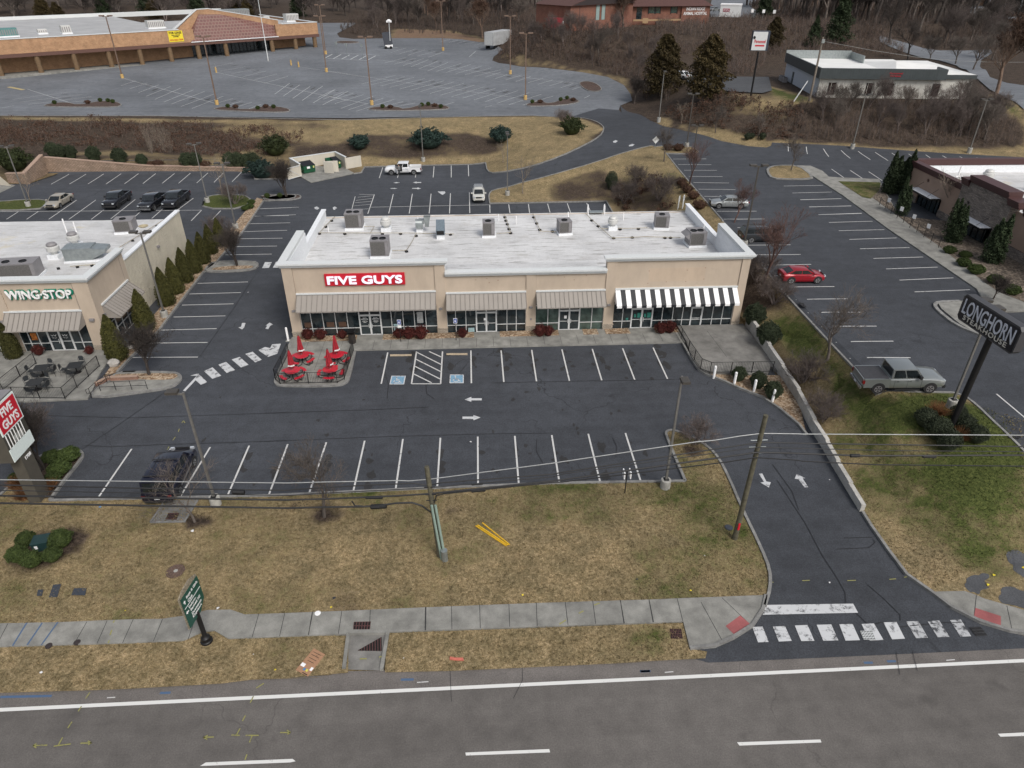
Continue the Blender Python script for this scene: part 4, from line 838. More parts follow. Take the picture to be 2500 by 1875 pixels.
rf = MB();rf.box(.3,W_-.3,.3,RYB-BY-.25,RZ-.3,RZ);rf.box(lx(-2.5),lx(11.9),.3,3.,RZ,5.15);rf.add([(lx(-2.5),3,5.15),(lx(11.9),3,5.15),(lx(11.9),5,4.905),(lx(-2.5),5,4.905)],[(0,1,2,3)]);rf.box(0,W_,RYB-BY,RYB-BY+.15,RZ-.15,RZ+.06)
bl(rf,'roof',M_ROOF)
def cornice(mb,x0,x1,z,lret=True,rret=True,y=-.10,dep=.42):
    for dz0,dz1,o in ((0,.14,.10),(.14,.27,.20),(.27,.42,.30)): mb.box(lx(x0)-o*lret,lx(x1)+o*rret,y-o,dep,z+dz0,z+dz1)
co = MB();cornice(co,-16.75,-2.55,H1);cornice(co,-2.54,12.01,H2,False,False);cornice(co,12.02,25.1,H1)
for x,s in ((-16.75,-1),(25.1,1)):
    for dz0,dz1,o in ((0,.14,.10),(.14,.27,.20),(.27,.42,.30)):
        a,b = (lx(x)-o,lx(x)+.42) if s < 0 else (lx(x)-.42,lx(x)+o);co.box(a,b,.43,8.4,H1+dz0,H1+dz1-.003)
bl(co,'cornice',M_TRIM)
ps = MB();ps.box(.3,.45,.42,8.6,RZ,H1+.10);ps.box(W_-.45,W_-.3,.42,8.2,RZ,H1+.10);ps.box(-.08,.42,8.6,RYB-BY,5.75,5.88);ps.box(W_-.42,W_+.08,8.4,RYB-BY,5.75,5.88);ps.box(.28,.40,8.6,RYB-BY-.3,RZ,5.75);ps.box(W_-.40,W_-.28,8.2,RYB-BY-.3,RZ,5.75)
ps.box(.45,lx(-2.6),.31,.44,RZ,H1+.1);ps.box(lx(12.1),W_-.45,.31,.44,RZ,H1+.1);bl(ps,'parapet_lining',M_TRIMW)
# wall joints and ghost marks of old signs
jt = MB()
for x,z in ((-15.85,H1),(-3.45,H1),(12.95,H1),(24.35,H1),(4.75,H2),(5.65,H2)): bl(MB().box(lx(x)-.018,lx(x)+.018,-.013,.0,4.4,z),'wall_joint',M_SEAM)
gh = MB();gh.box(lx(15.9),lx(21.1),-.006,0,4.85,6.15);bl(gh,'sign_ghost',stucco('paler patch',(.47,.375,.285)),label='faint rectangle left by a removed sign')
gh = MB()
for x,z in ((15.9,4.7),(15.9,5.9),(21.05,6.1),(21.05,5.0),(19.4,5.9),(19.4,4.8),(17.6,4.8),(7.6,5.7),(8.2,5.5),(10.2,5.6),(9.1,5.2),(1.2,5.5),(1.4,5.1),(.2,5.4),(2.2,5.3)): bl(MB().box(lx(x)-.05,lx(x)+.05,-.012,-.007,z-.04,z+.04),'patched_hole',M_STU2)
def awning(parent,x0,x1,ztop,zbot,proj,mats,stripes=None,seams=.38,y=0):
    m = MB();m.add([(x0,y,ztop),(x1,y,ztop),(x1,y-proj,zbot),(x0,y-proj,zbot),(x0,y,zbot-.08),(x1,y,zbot-.08),(x1,y-proj,zbot-.1),(x0,y-proj,zbot-.1)],[(0,3,2,1),(3,7,6,2),(0,4,7,3),(1,2,6,5),(4,5,6,7)])
    a = m.build('awning',mats[0],parent)
    s = MB();n = int(round((x1-x0)/seams));dirn = Vector((0,-proj,zbot-ztop)).normalized();nr = Vector((0,dirn.z,-dirn.y))
    if nr.z < 0: nr = -nr
    if stripes:
        k = stripes;w = (x1-x0)/k
        for i in range(k):
            mm = 0 if i % 2 == 0 else 1;s.mat(mm);xa,xb = x0+i*w,x0+(i+1)*w;o = nr*.012
            s.add([(xa,y+o.y,ztop+o.z),(xb,y+o.y,ztop+o.z),(xb,y-proj+o.y,zbot+o.z),(xa,y-proj+o.y,zbot+o.z),(xa,y-proj-.012,zbot-.22),(xb,y-proj-.012,zbot-.22)],[(0,3,2,1),(3,4,5,2)])
        s.build('awning_stripe',[M_WHT,M_AWB],a)
    else:
        for i in range(n+1):
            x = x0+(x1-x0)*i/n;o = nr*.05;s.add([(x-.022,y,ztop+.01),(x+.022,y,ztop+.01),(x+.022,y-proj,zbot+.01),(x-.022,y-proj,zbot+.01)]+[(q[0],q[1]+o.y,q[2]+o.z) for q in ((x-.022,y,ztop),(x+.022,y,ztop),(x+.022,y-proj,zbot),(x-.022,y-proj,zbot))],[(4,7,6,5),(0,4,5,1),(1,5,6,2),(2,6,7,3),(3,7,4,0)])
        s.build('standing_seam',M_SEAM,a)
    MB().box(x0-.04,x1+.04,y-.14,y-.002,ztop,ztop+.14).build('awning_trim',M_TRIM,a)
    return a
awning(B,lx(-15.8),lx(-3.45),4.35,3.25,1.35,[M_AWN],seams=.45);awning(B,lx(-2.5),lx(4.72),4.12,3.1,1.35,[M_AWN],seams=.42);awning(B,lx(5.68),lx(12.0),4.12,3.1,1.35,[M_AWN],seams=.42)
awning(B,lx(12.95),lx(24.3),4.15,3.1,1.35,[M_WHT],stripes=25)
def storefront(parent,x0,x1,mull,door=None,y=.12,ztop=3.0,zrail=.85,glass=None,base=.02,bands=None,single=False):
    gl = MB();fr = MB();dz = 2.1
    d0,d1 = door if door else (None,None)
    xs = [x for x in mull];allx = sorted(set([x0]+xs+[x1]))
    for a,b in zip(allx,allx[1:]):
        if door and a >= d0-.01 and b <= d1+.01:
            continue
        g = MB();g.add([(a,y,base),(b,y,base),(b,y,ztop),(a,y,ztop)],[(0,1,2,3)]);w = g.build('window',glass or M_GL,parent)
        f = MB()
        for z in (base+.02,zrail,ztop-.35 if ztop > 2.9 else ztop-.04): f.box(a,b,y-.06,y-.002,z-.028,z+.028)
        for x in ((a,) if b < allx[-1]-.01 and not (door and abs(b-d0) < .01) else (a,b)): f.box(x-.03,x+.03,y-.07,y-.003,base,ztop)
        f.build('window_frame',M_ALU,w)
    if door:
        g = MB();g.add([(d0,y,dz+.05),(d1,y,dz+.05),(d1,y,ztop),(d0,y,ztop)],[(0,1,2,3)]);g.build('transom',M_AWB,parent)
        k = 1 if single else 2
        for i in range(k):
            a,b = d0+(d1-d0)*i/k,d0+(d1-d0)*(i+1)/k
            g = MB();g.add([(a,y,0),(b,y,0),(b,y,dz),(a,y,dz)],[(0,1,2,3)]);dr = g.build('door',M_GL,parent)
            f = MB()
            for z0_,z1_ in ((0,.16),(.98,1.02),(dz-.09,dz)): f.box(a+.03,b-.03,y-.06,y-.004,z0_,z1_)
            f.box(a,a+.08,y-.07,y-.003,0,dz);f.box(b-.08,b,y-.07,y-.003,0,dz);f.build('door_frame',M_ALU,dr)
            hx = b-.14 if i == 0 else a+.14;MB().box(hx-.02,hx+.02,y-.16,y-.10,.85,1.25).build('door_handle',M_ALU,dr)
        f = MB()
        for x in (d0,d1,(d0+d1)/2) if not single else (d0,d1): f.box(x-.05,x+.05,y-.075,y-.001,0 if x in (d0,d1) else dz,ztop)
        f.box(d0,d1,y-.08,y-.001,dz,dz+.08);f.build('doorway_frame',M_ALU,parent)
X = lambda *v: [lx(a) for a in v]
storefront(B,lx(-15.85),lx(-3.45),X(-14.93,-13.87,-12.74,-11.67,-10.57,-8.62,-7.65,-6.58,-5.55,-4.5),X(-10.57,-8.62))
storefront(B,lx(-2.55),lx(4.75),X(-1.75,-.81,.15,2.02,3.0,3.87),X(.15,2.02))
storefront(B,lx(5.65),lx(12.02),X(6.82,7.87,9.8,10.95),X(7.87,9.8),glass=M_GL2)  # green light of this bay is put into the glass colour
storefront(B,lx(12.95),lx(24.35),X(13.87,14.72,16.7,17.64,18.64,19.58,20.4,21.45,22.46,23.41),X(14.72,16.7))
storefront(B,lx(20.4),lx(21.45),[],X(20.4,21.45),y=.112,single=True)
# things seen through the glass: interior floor, back wall, warm tables
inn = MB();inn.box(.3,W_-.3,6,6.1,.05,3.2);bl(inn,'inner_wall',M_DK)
for k,(a,b) in enumerate(((-13.6,-12.9),(-12.5,-11.8),(-15.6,-15.0))):
    MB().box(lx(a),lx(b),.075,.085,1.0,1.5).build('window_poster',plain('dim booth colour',(.10,.055,.035),.6),B)
# banners and stickers on the shop windows
bn = plain('paper banner',(.36,.34,.32),.7,var=.2,scale=9)
for i,a in enumerate((-15.75,-14.80,-13.75,-12.65,-11.58)):
    o = MB().box(lx(a),lx(a+.86),.072,.080,2.42,2.62).build('window_banner',bn,B)
    text('banner_lettering',('HAND FORMED\nBURGERS','AMERICAN','BOARDWALK','FRESH FRIES','ALL AMERICAN')[i],.12,M_BLK if i < 4 else M_SIGNR,o,(lx(a+.43),.068,2.52),fit=(.7,.09),depth=.002)
for a in (-8.5,-7.5,-6.45,-5.4): MB().box(lx(a),lx(a+.8),.072,.080,2.42,2.62).build('window_banner',bn,B)
pw = plain('pale poster',(.30,.42,.44),.6,var=.25,scale=7)
for a,b,z0,z1 in ((-7.5,-6.8,.15,.75),(-7.5,-7.0,.9,1.15)): MB().box(lx(a),lx(b),.070,.078,z0,z1).build('window_poster',pw,B)
MB().box(lx(-5.3),lx(-4.75),.070,.078,1.2,2.3).build('window_poster',plain('white poster',(.35,.36,.36),.6,var=.3,scale=8),B)
MB().box(lx(-.62),lx(-.05),.068,.078,.12,.55).build('window_poster',pw,B)
tp_ = plain('teal notices',(.03,.20,.16),.6,var=.2)
for a,b,z0,z1 in ((14.2,14.42,1.0,1.2),(14.95,15.15,1.25,1.6),(15.25,15.6,1.2,1.7),(15.9,16.1,1.25,1.6),(16.2,16.55,1.2,1.7)): MB().box(lx(a),lx(b),-.005 if False else .040,.048,z0,z1).build('window_notice',tp_,B)
for a,z in ((18.1,2.55),(18.7,2.1),(19.1,2.5)):
    MB().ball((lx(a),.35,z),.07,.07,.07,8,6).build('pendant_lamp',plain('lit lamp',(.9,.9,.85),.4,emis=(1,.95,.85,6)),B)
for a,z0,z1 in ((.85,1.3,1.55),(8.35,1.3,1.6)): MB().box(lx(a),lx(a+.24),.035,.045,z0,z1).build('door_notice',M_LTR2,B)
text('suite_lettering','Suite',.22,M_LTR2,B,(lx(-10.1),.06,2.78),depth=.006,bold=.006);text('suite_lettering','110',.22,M_LTR2,B,(lx(-9.1),.06,2.78),depth=.006,bold=.006)
for x0,s in ((.62,'120'),(8.35,'130')):
    text('suite_lettering','Suite',.22,M_LTR2,B,(lx(x0),.06,2.72),depth=.006,bold=.006);text('suite_lettering',s,.22,M_LTR2,B,(lx(x0+.98),.06,2.72),depth=.006,bold=.006)
text('suite_lettering','140',.24,M_LTR2,B,(lx(16.2),.06,2.72),depth=.006,bold=.006)
for x in (-10.08,-9.1): text('door_lettering','FIVE GUYS\nBURGERS and FRIES\n_________\n11:00 am - 10 pm\nSUN-SAT',.12,M_LTR2,B,(lx(x),.045,1.62),fit=(.62,.5),depth=.003,bold=.004)
for x,z in ((-16.3,2.72),(-3.05,2.62),(5.2,2.55),(12.45,2.6)):
    MB().box(lx(x)-.14,lx(x)+.14,-.24,-.101,z,z+.17).build('wall_lamp',M_HV,B)
MB().box(lx(5.15),lx(5.3),-.14,-.101,1.3,1.5).build('meter_box',M_HV,B)
sg = thing('shop_sign','red signboard with large white letters FIVE GUYS over the taupe awning','sign',(-9.6,BY,5.72))
MB().box(-3.52,3.52,-.16,-.012,-.55,.56).build('sign_board',M_SIGNR,sg)
text('sign_lettering','FIVE GUYS',1.,M_LTR,sg,(0,-.24,0),bold=.028,depth=.06,fit=(6.6,.78))
# roof equipment
R_ = RZ+.0
hvac((-9.05,65.2,R_),1.75,1.7,1.75,2,0,'grey two fan rooftop unit nearest the front parapet above the red sign');hvac((-12.7,73.6,R_),1.8,1.7,1.75,2,0,'grey two fan rooftop unit near the back left corner of the shop row roof')
hvac((1.75,70.3,R_),1.25,1.3,1.6,1,0,'grey single fan rooftop unit with dark coil, middle left of the shop roof');hvac((9.8,70.6,R_),1.35,1.3,1.45,1,R(8),'grey single fan rooftop unit in the middle right of the shop row roof')
hvac((20.6,71.8,R_),1.5,1.4,1.5,1,R(-8),'grey single fan rooftop unit between the vent and the right parapet');hvac((22.8,66.4,R_),1.7,1.6,1.55,2,R(4),'grey two fan rooftop unit with side hood near the right front parapet',vent=True)
mushroom((-9.2,72.3,R_),1.25,'white mushroom vent beside the back left roof unit of the shop row');mushroom((15.2,71.6,R_),1.15,'pale mushroom vent on the right half of the shop row roof')
t = thing('exhaust_blower','grey kitchen exhaust blower with upright duct on the shop row roof','roof vent',(-5.6,71.9,R_));MB().box(-.35,.35,-.35,.35,0,.5).build('curb',M_TRIMW,t)
b_ = MB().cyl((-.4,0,.95),(.3,0,.95),.45,.45,16);b_.box(-.3,.4,-.5,-.1,.5,.9);b_.box(-.1,.5,-.3,.4,.9,1.35);b_.build('housing',M_GALV,t)
b_ = MB();b_.add([(.6,-.2,.6),(1.0,-.2,.6),(1.0,.2,.6),(.6,.2,.6),(.5,-.3,1.7),(1.2,-.3,1.7),(1.2,.3,1.7),(.5,.3,1.7)],[(0,1,5,4),(1,2,6,5),(2,3,7,6),(3,0,4,7)]).build('duct',M_GALV,t)
t = thing('makeup_air_unit','slanted grey blue intake hood unit left of centre on the shop row roof','roof vent',(-3.3,69.9,R_));MB().box(-.4,.4,-.5,.5,0,.45).build('curb',M_TRIMW,t)
b_ = MB();b_.add([(-.45,-.6,.5),(.45,-.6,.5),(.45,.7,.5),(-.45,.7,.5),(-.45,-.6,1.0),(.45,-.6,1.0),(.45,.7,1.75),(-.45,.7,1.75)],[(0,1,5,4),(1,2,6,5),(2,3,7,6),(3,0,4,7),(4,5,6,7)]).build('casing',plain('blue grey metal',(.15,.19,.22),.5,.3),t)
MB().box(-.38,.38,-.63,-.60,.55,.95).build('grille',M_BLK,t)
gp = thing('gas_pipe','thin gas piping on black blocks running over the left half of the shop row roof','pipe',(-16,66,R_));mb = MB();bk = MB();o = Vector((16,-66,0))
def pipe(pts,blocks):
    mb.tube([Vector((x,y,.18))+o for x,y in pts],.035,5)
    for x,y in blocks: MB().obox((x+o.x,y+o.y,0),.26,.26,.17,.6).build('support_block',M_BLK,gp)
pipe([(-15.4,77),(-15.9,74),(-16.2,71.6),(-9,71.2),(-5.8,71),(-1.9,70.5)],[(-15.6,75.8),(-15.9,73.8),(-16.2,71.6),(-13.5,71.4),(-9.5,71.1),(-7.6,71.1),(-2.3,70.6)])
pipe([(-5.9,71),(-6.2,68.5),(-6.6,66),(-8,65.9)],[(-5.9,70.4),(-6.6,65.9)]);pipe([(-12.,73.4),(-10.6,73.4),(-10.8,71.2)],[])
mb.build('pipe',M_PIPE,gp)
gp = thing('gas_pipe','thin gas piping on black blocks running over the right half of the shop row roof','pipe',(4,66,R_));mb = MB();bk = MB();o = Vector((-4,-66,0))
pipe([(3.7,77),(3.9,74),(4.1,70.6),(2.6,70.4)],[(3.75,76),(3.8,74.8),(3.9,73.6),(4.,72),(4.1,70.7)]);pipe([(7,77),(7.3,70.9),(9,70.6)],[(7.,75.8),(7.15,73.7),(7.3,71.6),(8.6,71)])
pipe([(13,76.5),(14.6,68.4),(18,68.6),(21.8,68.2)],[(13.4,74.4),(13.8,72.4),(14.8,68.6),(16.8,68.7),(20.2,68.4),(20.8,68.4)]);pipe([(13.9,71.4),(17.5,71.3),(19,71.4)],[(16,71.3),(18.,71.3)])
mb.build('pipe',M_PIPE,gp)
gp = thing('roof_ladder','white hooped ladder rails rising over the back edge of the shop row roof','ladder',(14.3,77,RZ));mb = MB()
for x in (-.95,.95): mb.tube([(x,.3,-2.5),(x,.3,.9),(x,.1,1.05),(x,-.2,.9),(x,-.4,0)],.05,6)
mb.build('rail',M_WHT,gp);MB().box(-.8,.8,-.5,.2,.25,.32).build('step',M_GALV,gp)
vp = MB()
for x,y,hh in ((-15.3,72,.7),(-5.9,74,.9),(24.4,69,1.3),(4.9,73.9,.9),(10.8,75,.9),(17,74.6,.8),(3.,75,.8)): bl(MB().cyl((x-RX0,y-BY,RZ),(x-RX0,y-BY,RZ+hh),.05,.05,6),'vent_pipe',M_WHT)
# ------------------------------------------------------------------ the neighbouring restaurant with the green lettered sign
WX1,WY = -32.6,55.95;WX0 = -72
B = thing('restaurant_building','tan stucco building with white roof, rough cream block side and green edged wing sign','building',(WX0,WY,0))
RX0s = RX0;RX0 = WX0;BYs = BY;BY = WY
lx = lambda x: x-WX0;ly = lambda y: y-WY;WW = WX1-WX0;D2 = 21.6
wl = MB();wl.box(lx(-72),lx(-41),0,.3,2.9,6.65);wl.box(lx(-39.9),lx(-33.9),0,.3,2.9,6.65);wl.box(lx(-33.9),WW,-.1,.3,.62,6.65);wl.box(lx(-41),lx(-39.9),-.1,.3,.62,6.65)
wl.box(WW-.3,WW,.3,1.2,0,6.65);wl.box(WW-.3,WW,1.2,6.0,2.9,6.65);wl.box(WW-.3,WW,6.0,6.8,0,6.65);bl(wl,'wall',M_STU)
sb = MB();sb.box(WW-.3,WW-.02,6.8,D2,0,5.8);bl(sb,'block_wall',M_SPLIT)
st_ = MB();st_.box(lx(-33.92),WW+.03,-.13,.29,0,.62);st_.box(lx(-41.02),lx(-39.88),-.13,.29,0,.62);bl(st_,'stone_base',M_STONE)
rf = MB();rf.box(0,WW-.3,.3,D2,4.6,4.9);bl(rf,'roof',M_ROOF2)
co = MB()
for dz0,dz1,o in ((0,.14,.10),(.14,.27,.20),(.27,.42,.30)): co.box(0,WW+o,-.1-o,.42,6.65+dz0,6.65+dz1);co.box(WW-.42,WW+o,.42,6.9,6.65+dz0,6.65+dz1-.003)
bl(co,'cornice',M_TRIM)
ps = MB();ps.box(WW-.42,WW+.06,6.9,D2,5.8,5.95);ps.box(WW-.4,WW-.3,.42,D2,4.9,5.8);ps.box(0,WW-.4,.31,.44,4.9,6.7);ps.box(WW-.45,WW-.3,.44,6.9,5.8,6.7);bl(ps,'parapet_lining',M_TRIMW)
aw = awning(B,lx(-40.3),lx(-33.85),3.95,2.78,1.35,[M_AWN],seams=.42)
storefront(B,lx(-39.9),lx(-33.95),[lx(a) for a in (-39.2,-38.4,-37.55,-35.6,-34.8)],[lx(-37.55),lx(-35.6)]);storefront(B,lx(-47),lx(-41.0),[lx(a) for a in (-46,-45,-44,-43,-42)])
aw2 = awning(B,lx(-47.3),lx(-40.9),3.4,2.6,.8,[plain('dark green awning',(.015,.07,.06),.6)],seams=.6)
# side window and awning, turned a quarter: built with its own frame
sd = MB();
for a,b in ((1.2,2.4),(2.4,3.6),(3.6,4.8),(4.8,6.0)):
    g = MB();g.add([(WW-.12,a,.05),(WW-.12,b,.05),(WW-.12,b,2.9),(WW-.12,a,2.9)],[(0,1,2,3)]);w = g.build('window',M_GL,B);f = MB()
    for z in (.07,1.1,2.0,2.86): f.box(WW-.118,WW-.06,a,b,z-.028,z+.028)
    for y_ in ((a,) if b < 6 else (a,b)): f.box(WW-.117,WW-.05,y_-.028,y_+.028,.05,2.9)
    f.build('window_frame',M_ALU,w)
m = MB();y0_,y1_ = .9,6.3;x_ = WW;m.add([(x_,y0_,4.0),(x_,y1_,4.0),(x_+1.3,y1_,2.85),(x_+1.3,y0_,2.85),(x_,y0_,2.77),(x_,y1_,2.77),(x_+1.3,y1_,2.75),(x_+1.3,y0_,2.75)],[(0,3,2,1)[::-1],(3,2,6,7)[::-1],(0,4,7,3)[::-1],(1,2,6,5)[::-1],(4,5,6,7)[::-1]]);a_ = m.build('awning',M_AWN,B);s = MB()
for i in range(13):
    y_ = y0_+(y1_-y0_)*i/12;s.add([(x_,y_-.02,4.06),(x_,y_+.02,4.06),(x_+1.33,y_+.02,2.9),(x_+1.33,y_-.02,2.9),(x_,y_-.02,4.0),(x_,y_+.02,4.0),(x_+1.3,y_+.02,2.85),(x_+1.3,y_-.02,2.85)],[(0,3,2,1),(0,4,7,3),(1,2,6,5),(2,3,7,6)])
s.build('standing_seam',M_SEAM,a_);MB().box(x_+.002,x_+.14,y0_-.04,y1_+.04,4.0,4.14).build('awning_trim',M_TRIM,a_)
jt = MB();jt.box(lx(-33.9)-.015,lx(-33.9)+.015,-.113,-.1,4.1,6.6);jt.box(WW,WW+.012,6.0-.01,6.02,3.0,6.6);bl(jt,'wall_joint',M_SEAM)
for x in (-40.6,-33.2): MB().box(lx(x)-.2,lx(x)+.2,-.3,-.101,3.05,3.25).build('wall_lamp',M_HV,B)
MB().box(WW+.002,WW+.2,.5,.8,3.1,3.3).build('wall_lamp',M_HV,B);MB().box(WW-.018,WW+.2,14.,14.3,4.3,4.55).build('wall_lamp',M_HV,B)
for x in (-37.05,-36.1): text('door_lettering','W',.5,M_LTR2,B,(lx(x),.04,1.6),fit=(.5,.16),depth=.003);text('door_lettering','hours 11 am\nto 12 am',.1,M_LTR2,B,(lx(x),.04,1.38),fit=(.42,.14),depth=.003)
MB().box(lx(-39.0),lx(-38.5),.04,.05,1.2,1.9).build('window_poster',plain('orange menu poster',(.45,.15,.03),.6,var=.6,scale=5),B)
text('suite_lettering','Suite 100',.18,M_LTR2,B,(lx(-36.5),.06,2.6),depth=.006)
sg = thing('shop_sign','white channel letters WING STOP with green edging on the tan wall','sign',(-36.8,WY-.1,5.62))
text('letter_edging','WING\u00b7STOP',1.,plain('green letter edge',(.0,.18,.11),.5),sg,(.04,.04,-.03),bold=.05,depth=.03,fit=(5.6,.95));text('sign_lettering','WING\u00b7STOP',1.,M_LTR2,sg,(0,-.10,0),bold=.012,depth=.07,fit=(5.4,.76))
RX0 = RX0s;BY = BYs
mushroom((-40.7,66.2,4.9),1.25,'dark capped mushroom vent nearer the front on the neighbouring roof',True);mushroom((-40.2,69.2,4.9),1.25,'dark capped mushroom vent farther back on the neighbouring roof',True)
hvac((-41.5,61.6,4.9),3.4,1.7,1.5,2,R(6),'long grey two fan rooftop unit at the front of the neighbouring roof');hvac((-36.9,73.6,4.9),1.9,1.6,1.4,1,R(8),'grey rooftop unit at the back corner of the neighbouring roof');hvac((-50.6,65.6,4.9),1.9,1.9,1.4,1,R(5),'grey rooftop unit at the left frame edge on the neighbouring roof')
t = thing('makeup_air_unit','long grey green sheet metal box beside the mushroom vents on the neighbouring roof','roof vent',(-37.2,65.6,4.9),R(6));MB().box(-2.,1.3,-.9,.9,.02,.22).build('curb',M_TRIMW,t);MB().box(-1.9,.6,-.8,.8,.22,1.35).box(-1.95,.65,-.85,.85,1.35,1.42).build('casing',M_GALV,t)
b_ = MB();b_.add([(.6,-.8,.3),(1.9,-.8,.9),(1.9,.8,.9),(.6,.8,.3),(.6,-.8,1.35),(1.9,-.8,1.2),(1.9,.8,1.2),(.6,.8,1.35)],[(0,1,5,4),(1,2,6,5),(2,3,7,6),(4,5,6,7),(3,2,1,0)]).build('intake_hood',M_GALV,t)
t = thing('satellite_dish','small tan satellite dish by the side parapet of the neighbouring roof','satellite dish',(-34.6,72.6,4.9));MB().cyl((0,0,0),(0,0,.7),.04).build('mast',M_GALV,t)
MB().lathe([(.02,0),(.25,.03),(.42,.1),(.5,.18),(.49,.2),(.24,.06),(.02,.03)],16).build('dish',plain('tan dish',(.34,.29,.19),.5),t).location = (0,0,.75)
t.children[1].rotation_euler = (R(50),0,R(20))
vp = MB()
for x,y,hh in ((-43.,73.3,1.),(-42.3,73.8,.7)): bl(MB().cyl((x-WX0,y-WY,4.9),(x-WX0,y-WY,4.9+hh*1.6),.07,.07,6),'vent_pipe',M_WHT)
rs_ = MB()
for (x0,y0,x1,y1) in ((-40.3,69.,-38.5,71.5),(-39.9,67.9,-38.7,68.3)): rs_.add([(lx(x0),y0-WY,4.904),(lx(x0)+1.6,y0-WY+.2,4.904),(lx(x1)+1.9,y1-WY,4.904),(lx(x1)+.6,y1-WY+.3,4.904)],[(0,1,2,3)])
bl(rs_,'rust_stain',roofmat('rusty membrane',.55,.3,(.38,.20,.06),1.))
gp = thing('gas_pipe','gas piping on black blocks along the side of the neighbouring roof','pipe',(-36,64,4.9));mb = MB();bk = MB();o = Vector((36,-64,0))
pipe([(-34.2,77),(-34.9,72),(-35.6,67.8),(-35.2,64),(-38,63.4)],[(-34.3,75),(-34.8,73),(-35.1,70.5),(-35.6,68),(-36.2,63.8),(-37.4,63.5),(-39,63.2)]);mb.build('pipe',M_PIPE,gp)
# ------------------------------------------------------------------ the steakhouse on the right
ang = R(-91.2)
B = thing('steakhouse_building','brown stucco and dark stone restaurant with maroon cornice and white roof','building',(57.0,87.8,3.1),ang)  # local x runs towards the viewer along its front
bl = lambda mb,name,m,**k: mb.build(name,m,B,**k)
L1,L2 = 12.0,20.5;HB = 4.45
wl = MB();wl.box(0,3.6,0,.3,0,HB);wl.box(3.6,8.6,0,.3,2.0,HB);wl.box(8.6,L1,0,.3,0,HB);wl.box(0,.3,.3,30,0,HB-.002);wl.box(L2,45,0.2,.5,0,HB);wl.box(.3,45,29.7,30,0,HB+.3);bl(wl,'wall',M_STU2)
st_ = MB();st_.box(L1,14.6,-.5,.6,0,HB+.7);st_.box(19.0,L2,-.5,.6,0,HB+.7);st_.box(14.6,19.0,-.5,.6,2.0,HB+.7);st_.box(0,3.6,-.08,-.002,0,.9);st_.box(8.6,L1,-.08,-.002,0,.9);st_.box(L2,45,.1,.198,0,1.1);bl(st_,'stone_facing',M_STACK)
mc = MB()
for d0,d1,o in ((0,.22,.1),(.22,.5,.2),(.5,.75,.32)):
    mc.box(-o,L1,-o,.5,HB-.35+d0,HB-.35+d1);mc.box(-o,.5,.5,30+o,HB-.35+d0,HB-.352+d1);mc.box(L1+1.2,L2-.6,-.5-o,.8,HB+1.1+d0,HB+1.1+d1);mc.box(L1-.2,L1+1.2,-.5-o,.8,HB+.55+d0,HB+.55+d1);mc.box(L2-.6,L2+1.2,-.5-o,.8,HB+.55+d0,HB+.55+d1);mc.box(L2+1.2,45,.2-o,.6,HB-.1+d0,HB-.1+d1)
    mc.box(.5,45,29.6,30+o,HB+.3+d0,HB+.298+d1)
st2 = MB();st2.box(L1+1.2,L2-.6,-.5,.5,HB+.7,HB+1.2);bl(st2,'stone_gable',M_STACK)
bl(mc,'cornice',M_MAR);rf = MB();rf.box(.3,45,.3,29.7,HB-1.6,HB-1.3);bl(rf,'roof',M_ROOF2)
ps = MB();ps.box(.3,45,29.55,29.69,HB-1.3,HB+.35);ps.box(.31,.45,.5,29.5,HB-1.3,HB-.3);ps.box(.45,L1,.31,.45,HB-1.3,HB-.3);bl(ps,'parapet_lining',M_TRIMW)
for x0 in (3.8,15.0):
    y_ = 0 if x0 < 10 else -.5
    g = MB();g.box(x0-.1,x0+4.3 if x0 < 10 else x0+3.1,y_+.1,y_+.2,.15,2.0);w = bl(g,'window',M_GL);f = MB()
    for i in range(5): f.box(x0+i*.95-.03,x0+i*.95+.03,y_+.02,y_+.098,.15,2.0)
    f.build('window_frame',M_BLK,w)
    cn = MB();cn.box(x0-.5,x0+4.6 if x0 < 10 else x0+4.0,y_-1.4,y_-.003,1.95,2.12);c_ = bl(cn,'canopy',M_BLK);c2 = MB();c2.box(x0-.42,x0+4.5 if x0 < 10 else x0+3.9,y_-1.3,y_-.05,2.12,2.14);c2.build('canopy_top',M_TRIMW,c_)
    c3 = MB()
    for q in (.3,3.6 if x0 < 10 else 3.0): c3.cyl((x0+q,y_-1.2,2.1),(x0+q,y_-.003,3.0),.02)
    c3.build('tie_rod',M_BLK,c_)
for x_,z_ in ((4.9,3.4),(14.,3.4)):
    text('star_emblem','\u2605' if False else '*',1.,M_MAR if x_ < 10 else M_BLK,B,(x_,-.02 if x_ < 10 else -.52,z_),fit=(.5,.45),depth=.02)
b0 = B.matrix_world if False else None
def LHp(x,y,z): c,s = math.cos(ang),math.sin(ang);return (57.0+x*c-y*s,87.8+x*s+y*c,3.1+z)
for i,(x,y,lab) in enumerate(((5.5,7,'white mushroom vent nearest the steakhouse parapet'),(9.2,11,'black topped mushroom vent on the steakhouse roof'),(12.5,15,'white mushroom vent farthest right on the steakhouse roof'))): mushroom(LHp(x,y,HB-1.3),1.35,lab,i == 1)
hvac(LHp(8.5,15.5,HB-1.3),2.2,1.8,1.4,2,0,'left grey rooftop unit behind the steakhouse vents');hvac(LHp(8.8,19,HB-1.3),2.2,1.8,1.4,2,0,'right grey rooftop unit behind the steakhouse vents')
t = thing('satellite_dish','round grey satellite dish on the steakhouse roof','satellite dish',LHp(14.,9.5,HB-1.3));MB().cyl((0,0,0),(0,0,1.),.05).build('mast',M_GALV,t)
